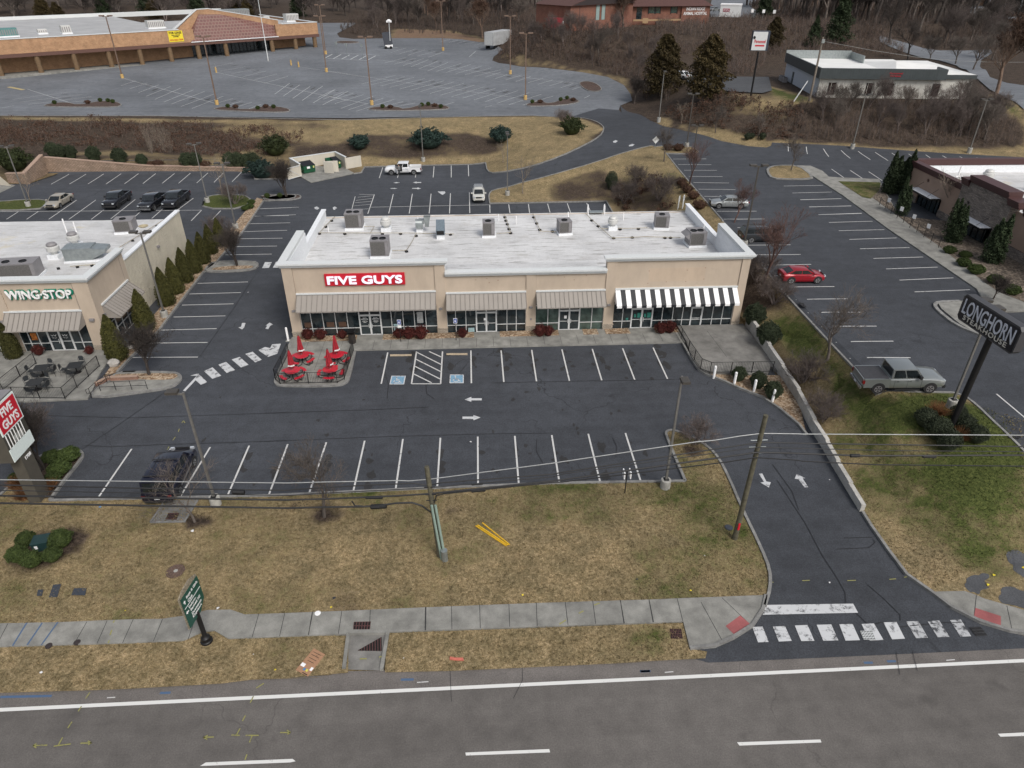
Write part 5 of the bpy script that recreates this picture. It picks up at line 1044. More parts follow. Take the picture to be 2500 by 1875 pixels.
o_ = MB().lathe([(.02,0),(.4,.04),(.65,.16),(.75,.26),(.74,.29),(.4,.08),(.02,.03)],18).build('dish',M_FANW,t);o_.location = (0,0,1.05);o_.rotation_euler = (R(45),0,R(-30))
t = thing('vent_pipe','white vent pipe standing behind the steakhouse parapet','pipe',LHp(3.2,4.8,HB-1.3));MB().cyl((0,0,0),(0,0,1.5),.09).build('stack',M_WHT,t);MB().cyl((-.3,0,.25),(.6,0,.25),.08).build('elbow',M_WHT,t)
# ------------------------------------------------------------------ the brick shopping centre
p0 = Vector((-88,201,0));e1 = Vector((math.cos(R(45)),math.sin(R(45)),0))
a0 = G(1,20,500);a1 = G(1,1283,372);a2 = G(1,2017,300)
dirv = (a2-a0);dirv.z = 0;Lm = dirv.length;angm = math.atan2(dirv.y,dirv.x)
zb = 5.6
B = thing('shopping_centre','long orange brick shopping centre with covered walkway, red gable and pale roof','building',(a0.x,a0.y,zb),angm)
XS = -60.;XE = Lm+.8;LG = (a1-a0).length;Hm = 7.6;zso = 3.7
def bxs(name,m,*bs):
    mb = MB()
    for b in bs: mb.box(*b)
    return bl(mb,name,m)
G0,G1_ = LG-1.5,LG+.63*(XE-LG)
bxs('brick_fascia',M_BRK,(XS,G0,-.2,.6,zso+.8,Hm),(G1_,XE,-.2,.6,zso+.8,Hm),(XE-.6,XE,.6,40,zso+.8,Hm-.003))
bxs('soffit_band',M_BRW,(XS,XE+.15,-.35,5.2,zso,zso+.8))
bxs('back_wall',M_BRK,(XS,G0+1,5.2,5.6,-.5,zso),(G1_,XE-2,5.2,5.6,-.5,zso),(XE-6.5,XE-6,5.6,40,-1,zso))
bxs('walkway',M_CC,(XS,XE+1,-.9,5.2,-.6,-.02))
mm = MB();xg = G0+1
while xg < G1_-1: mm.box(xg,xg+2.1,5.25,5.3,0,zso-.1);xg += 2.25
w_ = bl(mm,'entrance_glass',M_GL);f_ = MB();xg = G0+1
while xg < G1_-1:
    for q in (0,1.05,2.1): f_.box(xg+q-.04,xg+q+.04,5.16,5.24,0,zso-.1)
    xg += 2.25
f_.build('entrance_frame',M_BLK,w_)
# gable with the red roof
GM = (G0+G1_)/2;pk = G0+5.5
gb = MB();prof = [(G0-3.5,Hm),(G0+4.5,11.6),(G0+10,11.8),(G1_+1,Hm+.9),(G1_+1,Hm-.0)]
gb.extr([(G0-3.5,Hm-.4),(G0+3.5,12.0),(G0+6.5,12.1),(G1_+2,Hm+.9),(G1_+2,Hm-.4)],2.0,2.6,lambda u,v,w: (u,w,v));gb.box(G0,G0+.5,-.2,2.6,zso+.8,Hm)
bl(gb,'gable_wall',M_BRK)
rr = MB();apx = (G0+5,2.0,10.9);rr.add([(G0-.6,-.4,zso+.8),(G1_+.3,-.4,zso+.8),(G0+9.5,1.99,10.7),(G0+3.6,1.99,10.9),(G1_+.3,1.99,Hm-.3),(G0-.6,1.99,zso+2.)],[(0,1,2,3),(1,4,2),(0,3,5)])
mr_,ntr,br_ = newmat('red tile');pz = pos(ntr,True);bt = N(ntr,'ShaderNodeTexBrick');bt.inputs['Scale'].default_value = 1;bt.inputs['Brick Width'].default_value = .9;bt.inputs['Row Height'].default_value = .75;bt.inputs['Mortar Size'].default_value = .09
bt.inputs[1].default_value = (.115,.048,.040,1);bt.inputs[2].default_value = (.15,.06,.05,1);bt.inputs[3].default_value = (.20,.12,.10,1)
mpn = N(ntr,'ShaderNodeMapping');mpn.inputs['Rotation'].default_value = (R(90),0,0);ntr.links.new(pz,mpn.inputs[0]);ntr.links.new(mpn.outputs[0],bt.inputs['Vector']);ntr.links.new(bt.outputs[0],br_.inputs['Base Color'])
rfm = bl(rr,'tiled_roof',mr_);bxs('roof_flashing',M_TRIMW,(G0-.7,G1_+.4,-.5,-.38,zso+.72,zso+.9))
rf = MB();rf.box(XS,G0-1,.6,75,Hm-1,Hm-.55);rf.box(G0-1,XE-.6,2.6,40,Hm-1,Hm-.553);bl(rf,'roof',M_ROOFG)
bxs('coping',M_TRIM,(XS,G0-3.2,-.32,.75,Hm,Hm+.14),(G1_+2,XE+.1,-.32,.75,Hm,Hm+.14),(XE-.75,XE+.12,.75,40,Hm,Hm+.137),(XS,XE,75,75.6,Hm-1,Hm+.4))
gc = MB();gc.extr([(G0-3.6,Hm),(G0+3.4,12.02),(G0+6.6,12.12),(G1_+2,Hm+.92),(G1_+2,Hm+1.1),(G0+6.6,12.3),(G0+3.2,12.2),(G0-3.9,Hm+.15)],1.9,2.7,lambda u,v,w: (u,w,v));bl(gc,'gable_coping',M_TRIM)
cols = [(20,500),(270,475),(500,453),(715,430),(915,413),(1100,393),(1275,375),(1448,357),(1738,328),(1885,313),(2017,303)]
inv = Matrix.Rotation(-angm,3,'Z');cm = plain('brown round column',(.15,.095,.05),.8,var=.2,scale=3)
for c_ in cols:
    q = inv @ (G(1,*c_)-Vector((a0.x,a0.y,0)));MB().cyl((q.x,.35,-.5),(q.x,.35,zso),.62,.62,16).build('column',cm,B,True)
for q in (-14,-27,-40): MB().cyl((q,.35,-.5),(q,.35,zso),.62,.62,16).build('column',cm,B,True)
lp = plain('yellow banner',(.75,.60,.03),.6,var=.05)
LB = (G(1,1170,372)-a0).length-2.2
sg = thing('lease_banner','yellow banner reading FOR LEASE fixed to the orange brick fascia','banner',Vector((a0.x,a0.y,zb))+Matrix.Rotation(angm,3,'Z') @ Vector((LB,-.26,6.2)),angm)
MB().box(-1.9,1.9,-.03,0,-1.35,1.25).build('banner_sheet',lp,sg);text('banner_lettering','FOR LEASE',1,M_BLK,sg,(0,-.05,.8),fit=(3.2,.55),bold=.03)
text('banner_lettering','WILL DIVIDE\nOWNER',.5,M_BLK,sg,(0,-.05,.05),fit=(2.2,.6),bold=.02);text('banner_lettering','423-360-7309',1,plain('red print',(.5,.04,.02),.6),sg,(0,-.05,-.9),fit=(3.4,.42),bold=.03)
def roofitem(x,y,sx,sy,sz,m,lab,kind='rooftop_unit',cat='air conditioner'):
    v = Matrix.Rotation(angm,3,'Z') @ Vector((x,y,0));t = thing(kind,lab,cat,(a0.x+v.x,a0.y+v.y,zb+Hm-.55),angm,'roof units of the shopping centre')
    MB().box(-sx/2-.15,sx/2+.15,-sy/2-.15,sy/2+.15,0,.3).build('curb',M_TRIMW,t);MB().box(-sx/2,sx/2,-sy/2,sy/2,.3,sz).build('casing',m,t)
    g = MB()
    for i in range(int(sx/.5)): g.box(-sx/2+.15+i*.5,-sx/2+.4+i*.5,-sy/2-.03,-sy/2-.004,.5,sz-.3)
    g.build('louvre',M_HV,t);return t
M_TEAL = plain('teal metal',(.10,.24,.23),.5,.3)
for x,y,sx,sy,sz,m,lab in ((6,14,4,2.5,2,M_TEAL,'teal unit at the left of the shopping centre roof'),(14,17,2,2,1.2,M_FANW,'small white unit right of the teal one'),(19,14,2.2,2,2,M_FANW,'white round topped unit near the left lamp'),(42,16,4.5,2.5,2,M_FANW,'wide white unit in the middle of the shopping centre roof'),
                          (66,17,4,2.5,2,M_FANW,'white unit near the gable on the shopping centre roof'),(73,12,1.8,1.2,2,M_FANW,'small white box with round grille on the shopping centre roof'),(82,14,4,2.5,2.2,M_FANW,'white unit closest to the gable'),(G0+17,12,9,3,4.2,M_GALV,'large pale green unit behind the red gable')): roofitem(x,y,sx,sy,sz,m,lab)
# ------------------------------------------------------------------ the white building on the bank
q0 = G(3,965,585);q1 = G(3,1880,600)
B = thing('office_building','low white building with dark green metal roof edge behind bare trees','building',(q0.x,q0.y,8.8),math.atan2(q1.y-q0.y,q1.x-q0.x));LW = (q1-q0).length;M_WSD = plain('white ribbed siding',(.50,.49,.45),.7,var=.12,scale=1);M_BSD = plain('bluish white wall',(.42,.45,.50),.7,var=.06);M_GRN = plain('dark green metal',(.062,.074,.078),.5,.3,.1,1)
L1_ = LW*.78;D3 = 22
mb = MB();mb.box(0,L1_,0,.3,0,3.3);mb.box(L1_,LW,.6,.9,0,3.5);
for i in range(int(L1_/.9)): mb.box(.3+i*.9,.36+i*.9,-.04,-.001,.1,3.2)
mb.box(L1_,LW,.9,D3-2,0,3.45);bl(mb,'wall',M_WSD);mb = MB();mb.box(0,.3,.3,D3,0,3.3);bl(mb,'side_wall',M_BSD)
mb = MB();mb.box(-.5,L1_+.5,-.7,-.4,3.2,4.9);mb.box(-.5,-.2,-.4,D3,3.2,4.9);mb.box(L1_+.2,L1_+.5,-.4,3,3.2,4.9)
for i in range(int(L1_/.45)): mb.box(-.45+i*.45,-.40+i*.45,-.74,-.701,3.2,4.9)
bl(mb,'roof_edge',M_GRN);mb = MB();mb.box(-.5,L1_*.6,D3,D3+.2,3.2,5.4);mb.box(L1_*.6,L1_*.6+.2,D3-7,D3,3.2,5.2)
for i in range(int(L1_*.6/.5)): mb.box(-.4+i*.5,-.34+i*.5,D3-.04,D3,3.4,5.4)
bl(mb,'screen_wall',M_GALV)
mb = MB();mb.box(-.2,L1_+.2,-.4,D3,3.3,3.9);mb.box(L1_,LW+.2,.4,D3-2,3.5,3.95);mb.add([(L1_*.62,-.3,3.9),(LW*.93,.5,3.96),(LW*.93,D3*.6,3.96),(L1_*.62,D3*.8,3.9),(L1_*.75,D3*.35,5.2),(LW*.86,D3*.35,4.6)],[(0,1,5,4),(1,2,5),(2,3,4,5),(3,0,4)]);bl(mb,'roof',plain('bright white roof',(.70,.70,.68),.6,var=.06,scale=.3))
mb = MB();mb.box(L1_+.5,LW+.3,.25,.4,3.25,3.95);bl(mb,'gutter',M_GRN)
for x in (1.7,8.2,11.8,19.5): 
    w_ = bl(MB().box(x,x+1.2,-.03,-.002,.5,2.5),'window',M_GL3);MB().box(x-.06,x,-.06,-.003,.45,2.55).box(x+1.2,x+1.26,-.06,-.003,.45,2.55).build('window_frame',M_GRN,w_)
d_ = bl(MB().box(-.06,-.002,15.6,16.6,0,2.1),'door',M_GRN);MB().box(-.12,-.06,15.75,15.8,1,1.1).build('door_handle',M_ALU,d_)
text('wall_lettering','Personnel\nServices',.6,M_SIGNR,B,(12.4,-.76,4.),fit=(2.2,.7),depth=.03,bold=.0)
for i,(x,y) in enumerate(((-1.,17.6),(-1.1,18.9),(-1.,20.2))):
    c,s = math.cos(B.rotation_euler.z),math.sin(B.rotation_euler.z);t = thing('condenser_unit',('nearest','middle','farthest')[i]+' grey condenser beside the blue grey wall of the white building','air conditioner',(q0.x+x*c-y*s,q0.y+x*s+y*c,8.8),0,'condensers by the white building')
    MB().box(-.4,.4,-.4,.4,0,.9).build('casing',M_HV,t);MB().lathe([(.05,.9),(.32,.9),(.32,.95)],12).build('fan_guard',M_BLK,t)
# ------------------------------------------------------------------ the animal hospital on the hill
h0 = G(18,165,310);zh = 12.3
dd = ray(*K(18,1520,180));h1 = CAMP+dd*((zh-CAM_H)/dd[2]);dd0 = ray(*K(18,165,312));h0 = CAMP+dd0*((zh-CAM_H)/dd0[2]);dm = ray(*K(18,770,262));hm = CAMP+dm*((zh-CAM_H)/dm[2])
an = math.atan2(hm[1]-h0[1],hm[0]-h0[0]);La = math.hypot(hm[1]-h0[1],hm[0]-h0[0])
B = thing('animal_hospital','red brick hospital with brown hipped roof and white lettering on the hill','building',(h0[0],h0[1],zh),an)
top = top_height((h0[0],h0[1],zh),18,170,55);HBk = top
mb = MB();mb.box(0,La,0,14,-2,HBk);bl(mb,'wall',M_BRK2)
gm = MB();gm.extr([(-.6,HBk-.1),(La*.5,HBk+3.6),(La+.6,HBk-.1)],-.6,14,lambda u,v,w: (u,w,v));bl(gm,'roof',plain('brown shingle',(.075,.035,.03),.9,var=.25,scale=3))
bl(MB().extr([(.3,HBk),(La*.5,HBk+3.2),(La-.3,HBk)],-.63,-.602,lambda u,v,w: (u,w,v)),'gable_panel',plain('dark gable board',(.03,.022,.022),.7))
for x in (La*.39,La*.48): w_ = bl(MB().box(x,x+La*.055,-.04,-.002,HBk*.38,HBk+1.0),'window',plain('pale tall window',(.26,.33,.32),.15,var=.15));MB().box(x-.08,x,-.07,-.004,HBk*.38,HBk+1).box(x+La*.055,x+La*.055+.08,-.07,-.004,HBk*.38,HBk+1).build('window_frame',M_BLK,w_)
bl(MB().box(La*.13,La*.145,-.08,-.002,HBk*.25,HBk*.95),'downpipe',M_BRW)
# the wing on the right, with the lettering: placed on the sight lines of its corners at its own distance
def hp(c,x,y,Y):
    d = ray(*K(c,x,y));s = Y/d[1];return CAMP+d*s
Yh = hm[1]+4;wA = hp(18,775,205,Yh);wB = hp(18,1522,180,Yh+3);zA = hp(18,1245,165,Yh+1.5)[2];zT = hp(18,1245,55,Yh+1.5)[2];Lw = math.hypot(wB[0]-wA[0],wB[1]-wA[1]);an2 = math.atan2(wB[1]-wA[1],wB[0]-wA[0])
zW = min(wA[2],wB[2])
t = thing('animal_hospital_wing','low red brick wing with brown roof and white words INDIAN RIDGE ANIMAL HOSPITAL','building',(wA[0],wA[1],zW),an2);HW = zT-zW
bx = MB();bx.box(0,Lw,0,12,-3,HW);bx.box(Lw*.63,Lw,-.6,-.002,-3,HW);bx.build('wall',M_BRK2,t)
rf = MB();rf.add([(-.6,-1.3,HW-.1),(Lw+.8,-1.3,HW-.1),(Lw+.8,13,HW-.1),(-.6,13,HW-.1),(-.6,6,HW+3.4),(Lw-4,6,HW+3.4)],[(0,1,5,4),(1,2,5),(2,3,4,5),(3,0,4),(0,3,2,1)]);rf.build('roof',_pm['brown shingle'],t)
for a,b in ((.21,.28),(.30,.35),(.50,.57)):
    w_ = MB().box(Lw*a,Lw*b,-.05,-.002,HW*.5,HW*.92).build('window',M_GL2,t);MB().box(Lw*a-.3,Lw*a-.02,-.08,-.004,HW*.45,HW*.95).box(Lw*b+.02,Lw*b+.3,-.08,-.004,HW*.45,HW*.95).build('shutter',M_BLK,w_)
MB().box(Lw*.05,Lw*.12,-.05,-.002,HW*.1,HW*.9).build('door',M_GL,t)
MB().box(0,Lw*.62,-1.3,-1.2,HW*.0,HW*.12).box(Lw*.12,Lw*.19,-1.35,-1.31,-.6,HW*.2).build('railing',plain('new timber',(.33,.22,.12),.8),t)
text('wall_lettering','INDIAN RIDGE',1.,M_LTR2,t,(Lw*.81,-.66,HW*.78),fit=(Lw*.245,HW*.22),depth=.05,bold=.01);text('wall_lettering','ANIMAL HOSPITAL',1.,M_LTR2,t,(Lw*.81,-.66,HW*.47),fit=(Lw*.31,HW*.22),depth=.05,bold=.01)
# far commercial building top right
f0 = G(19,1600,75);f1 = G(19,2300,125)
t = thing('distant_shop','far orange brick shop front with pale posts beyond the trees','building',(f0.x,f0.y,f0.z),math.atan2(f1.y-f0.y,f1.x-f0.x));MB().box(0,70,6,30,-1,6).build('wall',M_BRK,t);MB().box(0,70,-1,6,4.2,8).build('fascia',M_BRK,t);MB().box(2,70,5.9,5.98,0,4.2).build('shop_window',M_GL,t)
pc = MB()
for i in range(8): MB().box(i*7.5,i*7.5+.5,-.6,-.1,-1,4.2).build('post',M_TRIM,t)

# ------------------------------------------------------------------ street objects
CROP[23] = (700,360,.09042);CROP[24] = (220,820,.10850);CROP[25] = (430,1370,.09643)
M_BRZ = plain('bronze pole paint',(.075,.068,.060),.5,.3,.1);M_POLE = plain('grey brown pole',(.165,.16,.15),.5,.3,.12);M_RUST = plain('rusty brown pole',(.17,.115,.085),.7,.1,.25,2)
M_YEL = plain('yellow bollard paint',(.48,.32,.12),.8,var=.3);M_YELB = plain('bright yellow',(.70,.42,.02),.5,var=.1);M_CB = concrete('lamp base concrete',.34,(1,.98,.9),.2,scale=3)
M_REDP = plain('red plastic',(.46,.012,.03),.4,var=.06,coat=.2);M_REDC = plain('red canvas',(.30,.012,.022),.8,var=.12);M_DKG = plain('dark green box',(.012,.035,.035),.5,var=.15)
M_WOOD = plain('weathered pole wood',(.085,.078,.052),.9,var=.35,scale=4);M_CND = plain('pale green conduit',(.21,.28,.24),.6,var=.12);M_WIRE = plain('black cable',(.010,.010,.011),.6);M_WIREW = plain('pale cable',(.27,.28,.28),.5,.2)
LAMPG = 'street lamps of the car parks'
def lamp(label,c,base,top,heads=1,rz=0,bm_='concrete',m=None,hgt=None,group=LAMPG):
    b = G(c,*base);H_ = hgt or top_height(b,*(top if len(top) == 3 else (c,)+top));m = m or M_POLE
    t = thing('street_lamp',label,'street lamp',b,rz,group)
    if bm_ == 'concrete': MB().lathe([(.34,-.2),(.34,.74),(.30,.78),(.02,.78)],18).build('base',M_CB,t,True);zb_ = .78
    elif bm_ == 'yellow': MB().lathe([(.36,-.2),(.36,.88),(.30,.93),(.02,.93)],14).build('base',M_YEL,t,True);zb_ = .95
    else: zb_ = 0;MB().box(-.2,.2,-.2,.2,-.1,.06).build('base',M_CB,t)
    MB().box(-.16,.16,-.16,.16,zb_,zb_+.05).build('base_plate',M_BLK,t)
    r_ = .075 if H_ < 11 else .12
    p = MB();p.add([(sx*(r_ if z < 1 else r_*.75),sy*(r_ if z < 1 else r_*.75),zb_ if z < 1 else H_) for z in (0,2) for sx,sy in ((-1,-1),(1,-1),(1,1),(-1,1))],[(0,1,5,4),(1,2,6,5),(2,3,7,6),(3,0,4,7),(4,5,6,7)]);p.build('pole',m,t)
    s = 1 if H_ < 11 else 1.5
    for i in range(heads):
        sg_ = -1 if i == 0 else 1
        a = MB().box(min(0,sg_*.5*s),max(0,sg_*.5*s),-.05,.05,H_-.14,H_-.04).build('arm',m,t)
        hd = MB();x0,x1 = sorted((sg_*.28*s,sg_*.95*s));hd.box(x0,x1,-.24*s,.24*s,H_-.02,H_+.15*s).build('lamp_head',M_BRZ if s == 1 else M_RUST,t)
        MB().box(x0+.05,x1-.05,-.19*s,.19*s,H_-.035,H_-.021).build('lamp_lens',M_GALV,t)
    return t
lamp('grey lamp with single head beside the navy van, pale round base in the lawn edge',8,(1462,925),(1262,155),1,R(0))
lamp('grey lamp with single head by the corner of the lawn peninsula',10,(893,808),(1003,50),1,R(90))
lamp('lamp with two heads in the pebble bed beside the cream block wall',4,(1275,935),(1098,275),2)
lamp('two headed lamp on the small green island near the black pickups',1,(1320,1290),(1242,915),2,R(20));lamp('two headed lamp standing just behind the cream block wall corner',4,(1822,250),(1,1415,1040),2)
lamp('two headed lamp on the grass island at the left frame edge',1,(183,1315),(45,930),2,R(15));lamp('lamp on the tan grass corner behind the shop row',2,(1142,1245),(1145,850),2,R(90));lamp('slim lamp on the bank above the white pickup',2,(608,1028),(588,675),2,R(90))
lamp('lamp on the mulch tip at the top of the restaurant lot',3,(187,885),(240,565),2,m=M_BRZ);lamp('black lamp standing among the reddish trees left of the restaurant lot',3,(228,935),(268,755),2,m=M_BRZ);lamp('tall dark lamp by the dark grey crossover car',7,(42,330),(3,625,1070),2,m=M_BRZ,hgt=8.8)
lamp('lamp at the foot of the wooded bank above the restaurant lot middle',3,(1180,892),(1275,572),2);lamp('lamp at the foot of the wooded bank near the right frame edge',3,(1882,915),(1985,598),2);lamp('lamp below the dark evergreen beside the junction',3,(20,730),(55,428),1,R(90))
lamp('grey lamp hidden partly behind the black steakhouse sign',7,(1390,1385),(1660,705),2,R(90))
for lab,c,b,t_ in (('brown lamp with yellow base nearest the arcade columns left',1,(779,497),(673,103)),('brown lamp with yellow base by the second pair of planting islands',1,(1380,665),(1283,233)),('brown lamp with yellow base right of the shopping centre end',1,(2075,457),(2032,103)),('far brown lamp with yellow base at the corner of the shopping centre',1,(2070,345),(2028,33)),
                      ('brown lamp with yellow base in the middle of the empty grey lot',2,(281,667),(242,237)),('far brown lamp with yellow base near the grey wooded edge',2,(733,322),(727,8)),('brown lamp with yellow base farther from the two at the right of the grey lot',2,(1160,472),(1162,103)),('brown lamp with yellow base nearer of the two at the right of the grey lot',2,(1256,634),(1261,213))):
    lamp(lab,c,b,t_,2,R(0),'yellow',M_RUST)
b = G(1,1705,388);t = thing('flagpole','tall bare white flagpole in front of the shopping centre entrance','flagpole',b);Hf = 17.5;MB().lathe([(.25,0),(.25,.12),(.1,.14)],12).build('base',M_CB,t);MB().cyl((0,0,.1),(0,0,Hf),.13,.07,8).build('pole',M_TRIM,t)
for i,(c,p,tp2,lab) in enumerate(((1,(1375,462),(1367,412),'yellow bollard nearest the FOR LEASE banner'),(1,(1851,416),(1848,370),'left yellow bollard of the pair below the flagpole'),(1,(1899,427),(1895,375),'right yellow bollard of the pair below the flagpole'))):
    b = G(c,*p);t = thing('bollard',lab,'bollard',b,0,'yellow bollards of the grey lot');MB().cyl((0,0,-.1),(0,0,1.3),.2,n=12).build('post',M_YEL,t);MB().cyl((0,0,1.3),(0,0,2.2),.05,n=6).build('sign_pole',M_GALV,t)
for i,p in enumerate(((62,354),(125,364),(222,370))):
    b = G(2,*p);t = thing('bay_sign',('left','middle','right')[i]+' grey post by the faded accessible bays of the grey lot','sign',b,0,'sign posts of the grey lot');MB().cyl((0,0,0),(0,0,3.6),.07,n=6).build('post',M_GALV,t);MB().box(-.3,.3,-.04,-.0,2.9,3.6).build('sign_plate',M_GALV,t)
for i,(p,q) in enumerate((((1222,66),(1232,-12)),((1360,109),(1372,25)),((1492,161),(1505,75)),((1617,229),(1632,140)))):
    b = G(10,*p);t = thing('bollard',('leftmost white bollard, in front of the terrace railing','second white bollard from the left in the pebble bed','third white bollard from the left in the pebble bed','rightmost white bollard, nearest the long low wall')[i],'bollard',(b.x,b.y,.1),0,'white bollards in the pebble bed')
    MB().lathe([(.11,-.1),(.11,1.02),(.09,1.1),(.02,1.14)],14).build('post',M_WHT,t,True);MB().lathe([(.115,.93),(.115,.98),(.11,.98)],14).build('band',M_TRIM,t)
t = thing('bollard','lone white post at the left corner of the shop row by the patio','bollard',(-17.15,56.9,0));MB().lathe([(.1,-.1),(.1,1.3),(.08,1.36),(.02,1.38)],12).build('post',M_WHT,t,True);MB().box(-.2,.2,-.2,.2,-.02,.04).build('foot',M_CB,t)
# railings
def railing(lab,pts,hgt=1.05,z=.15,m=M_BLK,pick=.13,post=1.6,name='railing',cat='railing'):
    t = thing(name,lab,cat,(pts[0][0],pts[0][1],z));o = Vector((pts[0][0],pts[0][1]));pts = [Vector((p[0],p[1]))-o for p in pts]
    tr = MB();pk = MB();
    for a,b in zip(pts,pts[1:]):
        d = b-a;n_ = max(1,int(d.length/post));
        for zz in (.1,hgt): tr.cyl((a.x,a.y,zz),(b.x,b.y,zz),.025,n=5)
        for i in range(n_+1):
            p = a+d*(i/n_);MB().cyl((p.x,p.y,0),(p.x,p.y,hgt+.02),.032,n=6).build('post',m,t)
        k_ = int(d.length/pick)
        for i in range(1,k_): p = a+d*(i/k_);pk.cyl((p.x,p.y,.1),(p.x,p.y,hgt),.010,n=3,caps=False)
    tr.build('rails',m,t);o_ = pk.build('balusters',m,t);return t
railing('black railing round the patio with the red tables',[(-16.5,54.2),(-16.62,49.7),(-16.1,49.05),(-11.45,48.98),(-10.95,49.5),(-10.85,54.4)])
railing('black railing along the empty terrace below the striped awning',[(18.8,57.0),(18.85,52.4),(19.0,49.2),(19.6,48.55),(24.9,48.4)],z=.32)
railing('black railing round the patio with the dark metal tables',[(-37.8,53.6),(-38.2,49.3),(-45,49.4)],);railing('black railing in front of the dark metal tables, turning up to the shop door',[(-40.5,48.35),(-38.6,48.2),(-32.6,47.75),(-32.15,52.8)])
t = thing('handrail','looped black handrail at the stepped walk end below the cream building','railing',G(24,250,1270));o = t.location;f = MB();P = [G(24,*p)-o for p in ((250,1270),(600,1255),(955,1240),(1305,1230))]
for zz in (.5,.95): f.tube([p+Vector((0,0,zz)) for p in P],.022,5)
f.build('rails',M_BLK,t)
for p in P: MB().cyl(p,p+Vector((0,0,.97)),.024,n=6).build('post',M_BLK,t)
f = MB();Q = [G(24,*p)-o for p in ((-20,1400),(45,1410),(400,1090))]
f.tube([Q[1]+Vector((0,0,.95)),Q[2]+Vector((0,0,.95)),Q[2]+Vector((.35,0,.95)),Q[2]+Vector((.35,0,.6)),Q[2]+Vector((0,0,.55)),Q[1]+Vector((0,0,.5)),Q[1]+Vector((-.2,-.1,.55)),Q[1]+Vector((-.2,-.1,.9)),Q[1]+Vector((0,0,.95))],.022,5);f.build('loop_rail',M_BLK,t)
for p in (Q[1],Q[2]): MB().cyl(p,p+Vector((0,0,.95)),.024,n=6).build('post',M_BLK,t)
# the short brick planter wall there and boulders
t = thing('planter_wall','low reddish brick planter wall beside the looped handrail','wall',G(24,230,1190));o = t.location;P = [G(24,*p)-o for p in ((150,1160),(420,1030),(1100,1000))]
mb = MB();
for a,b in zip(P,P[1:]): d = (b-a);an_ = math.atan2(d.y,d.x);mb.obox(((a.x+b.x)/2,(a.y+b.y)/2,0),d.length,.22,.42,an_)
mb.build('brickwork',brickmat('rose brick',(.24,.13,.09),(.30,.17,.12),(.15,.10,.08),.3,.08),t);mb = MB()
for a,b in zip(P,P[1:]): d = (b-a);an_ = math.atan2(d.y,d.x);mb.obox(((a.x+b.x)/2,(a.y+b.y)/2,.42),d.length,.28,.05,an_)
mb.build('coping',M_STU2,t)
def boulder(lab,c,x,y,s):
    b = G(c,x,y);m = MB().ball((0,0,.3*s),s*.62,s*.5,s*.42,10,7);rr = random.Random(int(x));m.v = [(v[0]*rr.uniform(.85,1.15),v[1]*rr.uniform(.85,1.15),v[2]*rr.uniform(.85,1.12)) for v in m.v];o = m.build('boulder',concrete('pale boulder',.36,(1,.95,.88),.25,scale=3),None,True);o.location = b+Vector((0,0,.12));tag(o,lab,'rock')
boulder('pale boulder at the foot of the nearest pointed evergreen',24,555,690,.85);boulder('small pale boulder right of the nearest pointed evergreen',24,930,310,.5)
# red tables
def picnic(loc,rz,lab):
    t = thing('picnic_table',lab,'table',loc,rz,'red round patio tables with attached benches');MB().lathe([(.02,.72),(.60,.72),(.63,.74),(.62,.76),(.02,.765)],28).build('tabletop',M_REDP,t,True)
    for k in range(4):
        a = k*math.pi/2+R(45)
        if k == 3 and rz > 3: continue
        th = [a+R(s) for s in (-26,-13,0,13,26)];poly = [(1.12*math.cos(q),1.12*math.sin(q)) for q in th]+[(.85*math.cos(q),.85*math.sin(q)) for q in th[::-1]]
        MB().prism(poly,.44,.475).build('bench',M_REDP,t)
        l = MB();c_,s_ = math.cos(a),math.sin(a)
        for w in (-.18,.18): l.tube([(.12*c_-w*s_,.12*s_+w*c_,.70),(.16*c_-w*s_,.16*s_+w*c_,.30),(.32*c_-w*s_,.32*s_+w*c_,.04),(.85*c_-w*s_,.85*s_+w*c_,.04),(.98*c_-w*s_,.98*s_+w*c_,.12),(.98*c_-w*s_,.98*s_+w*c_,.44)],.028,6)
        l.build('leg',M_BLK,t)
    return t
def umbrella(loc,rz,lab):
    t = thing('parasol',lab,'parasol',loc,rz,'closed red parasols on the patio');MB().cyl((0,0,.02),(0,0,2.62),.022,n=8).build('pole',M_GALV,t);v = MB();n = 24;prof = [(.05,2.6),(.09,2.45),(.14,2.1),(.19,1.7),(.24,1.35),(.26,1.15),(.17,1.02),(.10,.98)]
    vs = [(r*(1+.22*math.sin(j*3*math.pi/ n*4+z*3))*math.cos(2*math.pi*j/n),r*(1+.22*math.sin(j*3*math.pi/n*4+z*3))*math.sin(2*math.pi*j/n),z) for r,z in prof for j in range(n)]
    v.add(vs,[(i*n+j,(i+1)*n+j,(i+1)*n+(j+1)%n,i*n+(j+1)%n) for i in range(len(prof)-1) for j in range(n)]+[tuple(range(n))]);v.build('canopy',M_REDC,t)
    MB().lathe([(.02,2.6),(.05,2.63),(.03,2.7),(.01,2.72)],8).build('finial',M_BLK,t)
    for a,s in ((-100,'FIVE'),(-55,'GUYS')):
        text('canopy_lettering',s,.14,M_LTR2,t,(.315*math.cos(R(a)),.315*math.sin(R(a)),1.30),(84,0,a+90),bold=.012,depth=.004,fit=(.30,.13))
    return t
tb = [((-14.95,52.55,.155),R(15),'back left'),((-11.95,52.45,.155),R(20),'back right'),((-15.2,50.0,.155),R(0),'front left'),((-12.1,50.0,.155),R(45),'front right')]
picnic(tb[0][0],tb[0][1],'back left red round table on the patio');picnic(tb[1][0],tb[1][1],'back right red round table on the patio');picnic(tb[2][0],tb[2][1],'front left red round table on the patio');picnic(tb[3][0],tb[3][1],'front right red round table on the patio')
for (l_,r_,n_) in tb: umbrella(l_,r_*1.3,'closed red parasol standing in the %s table' % n_)
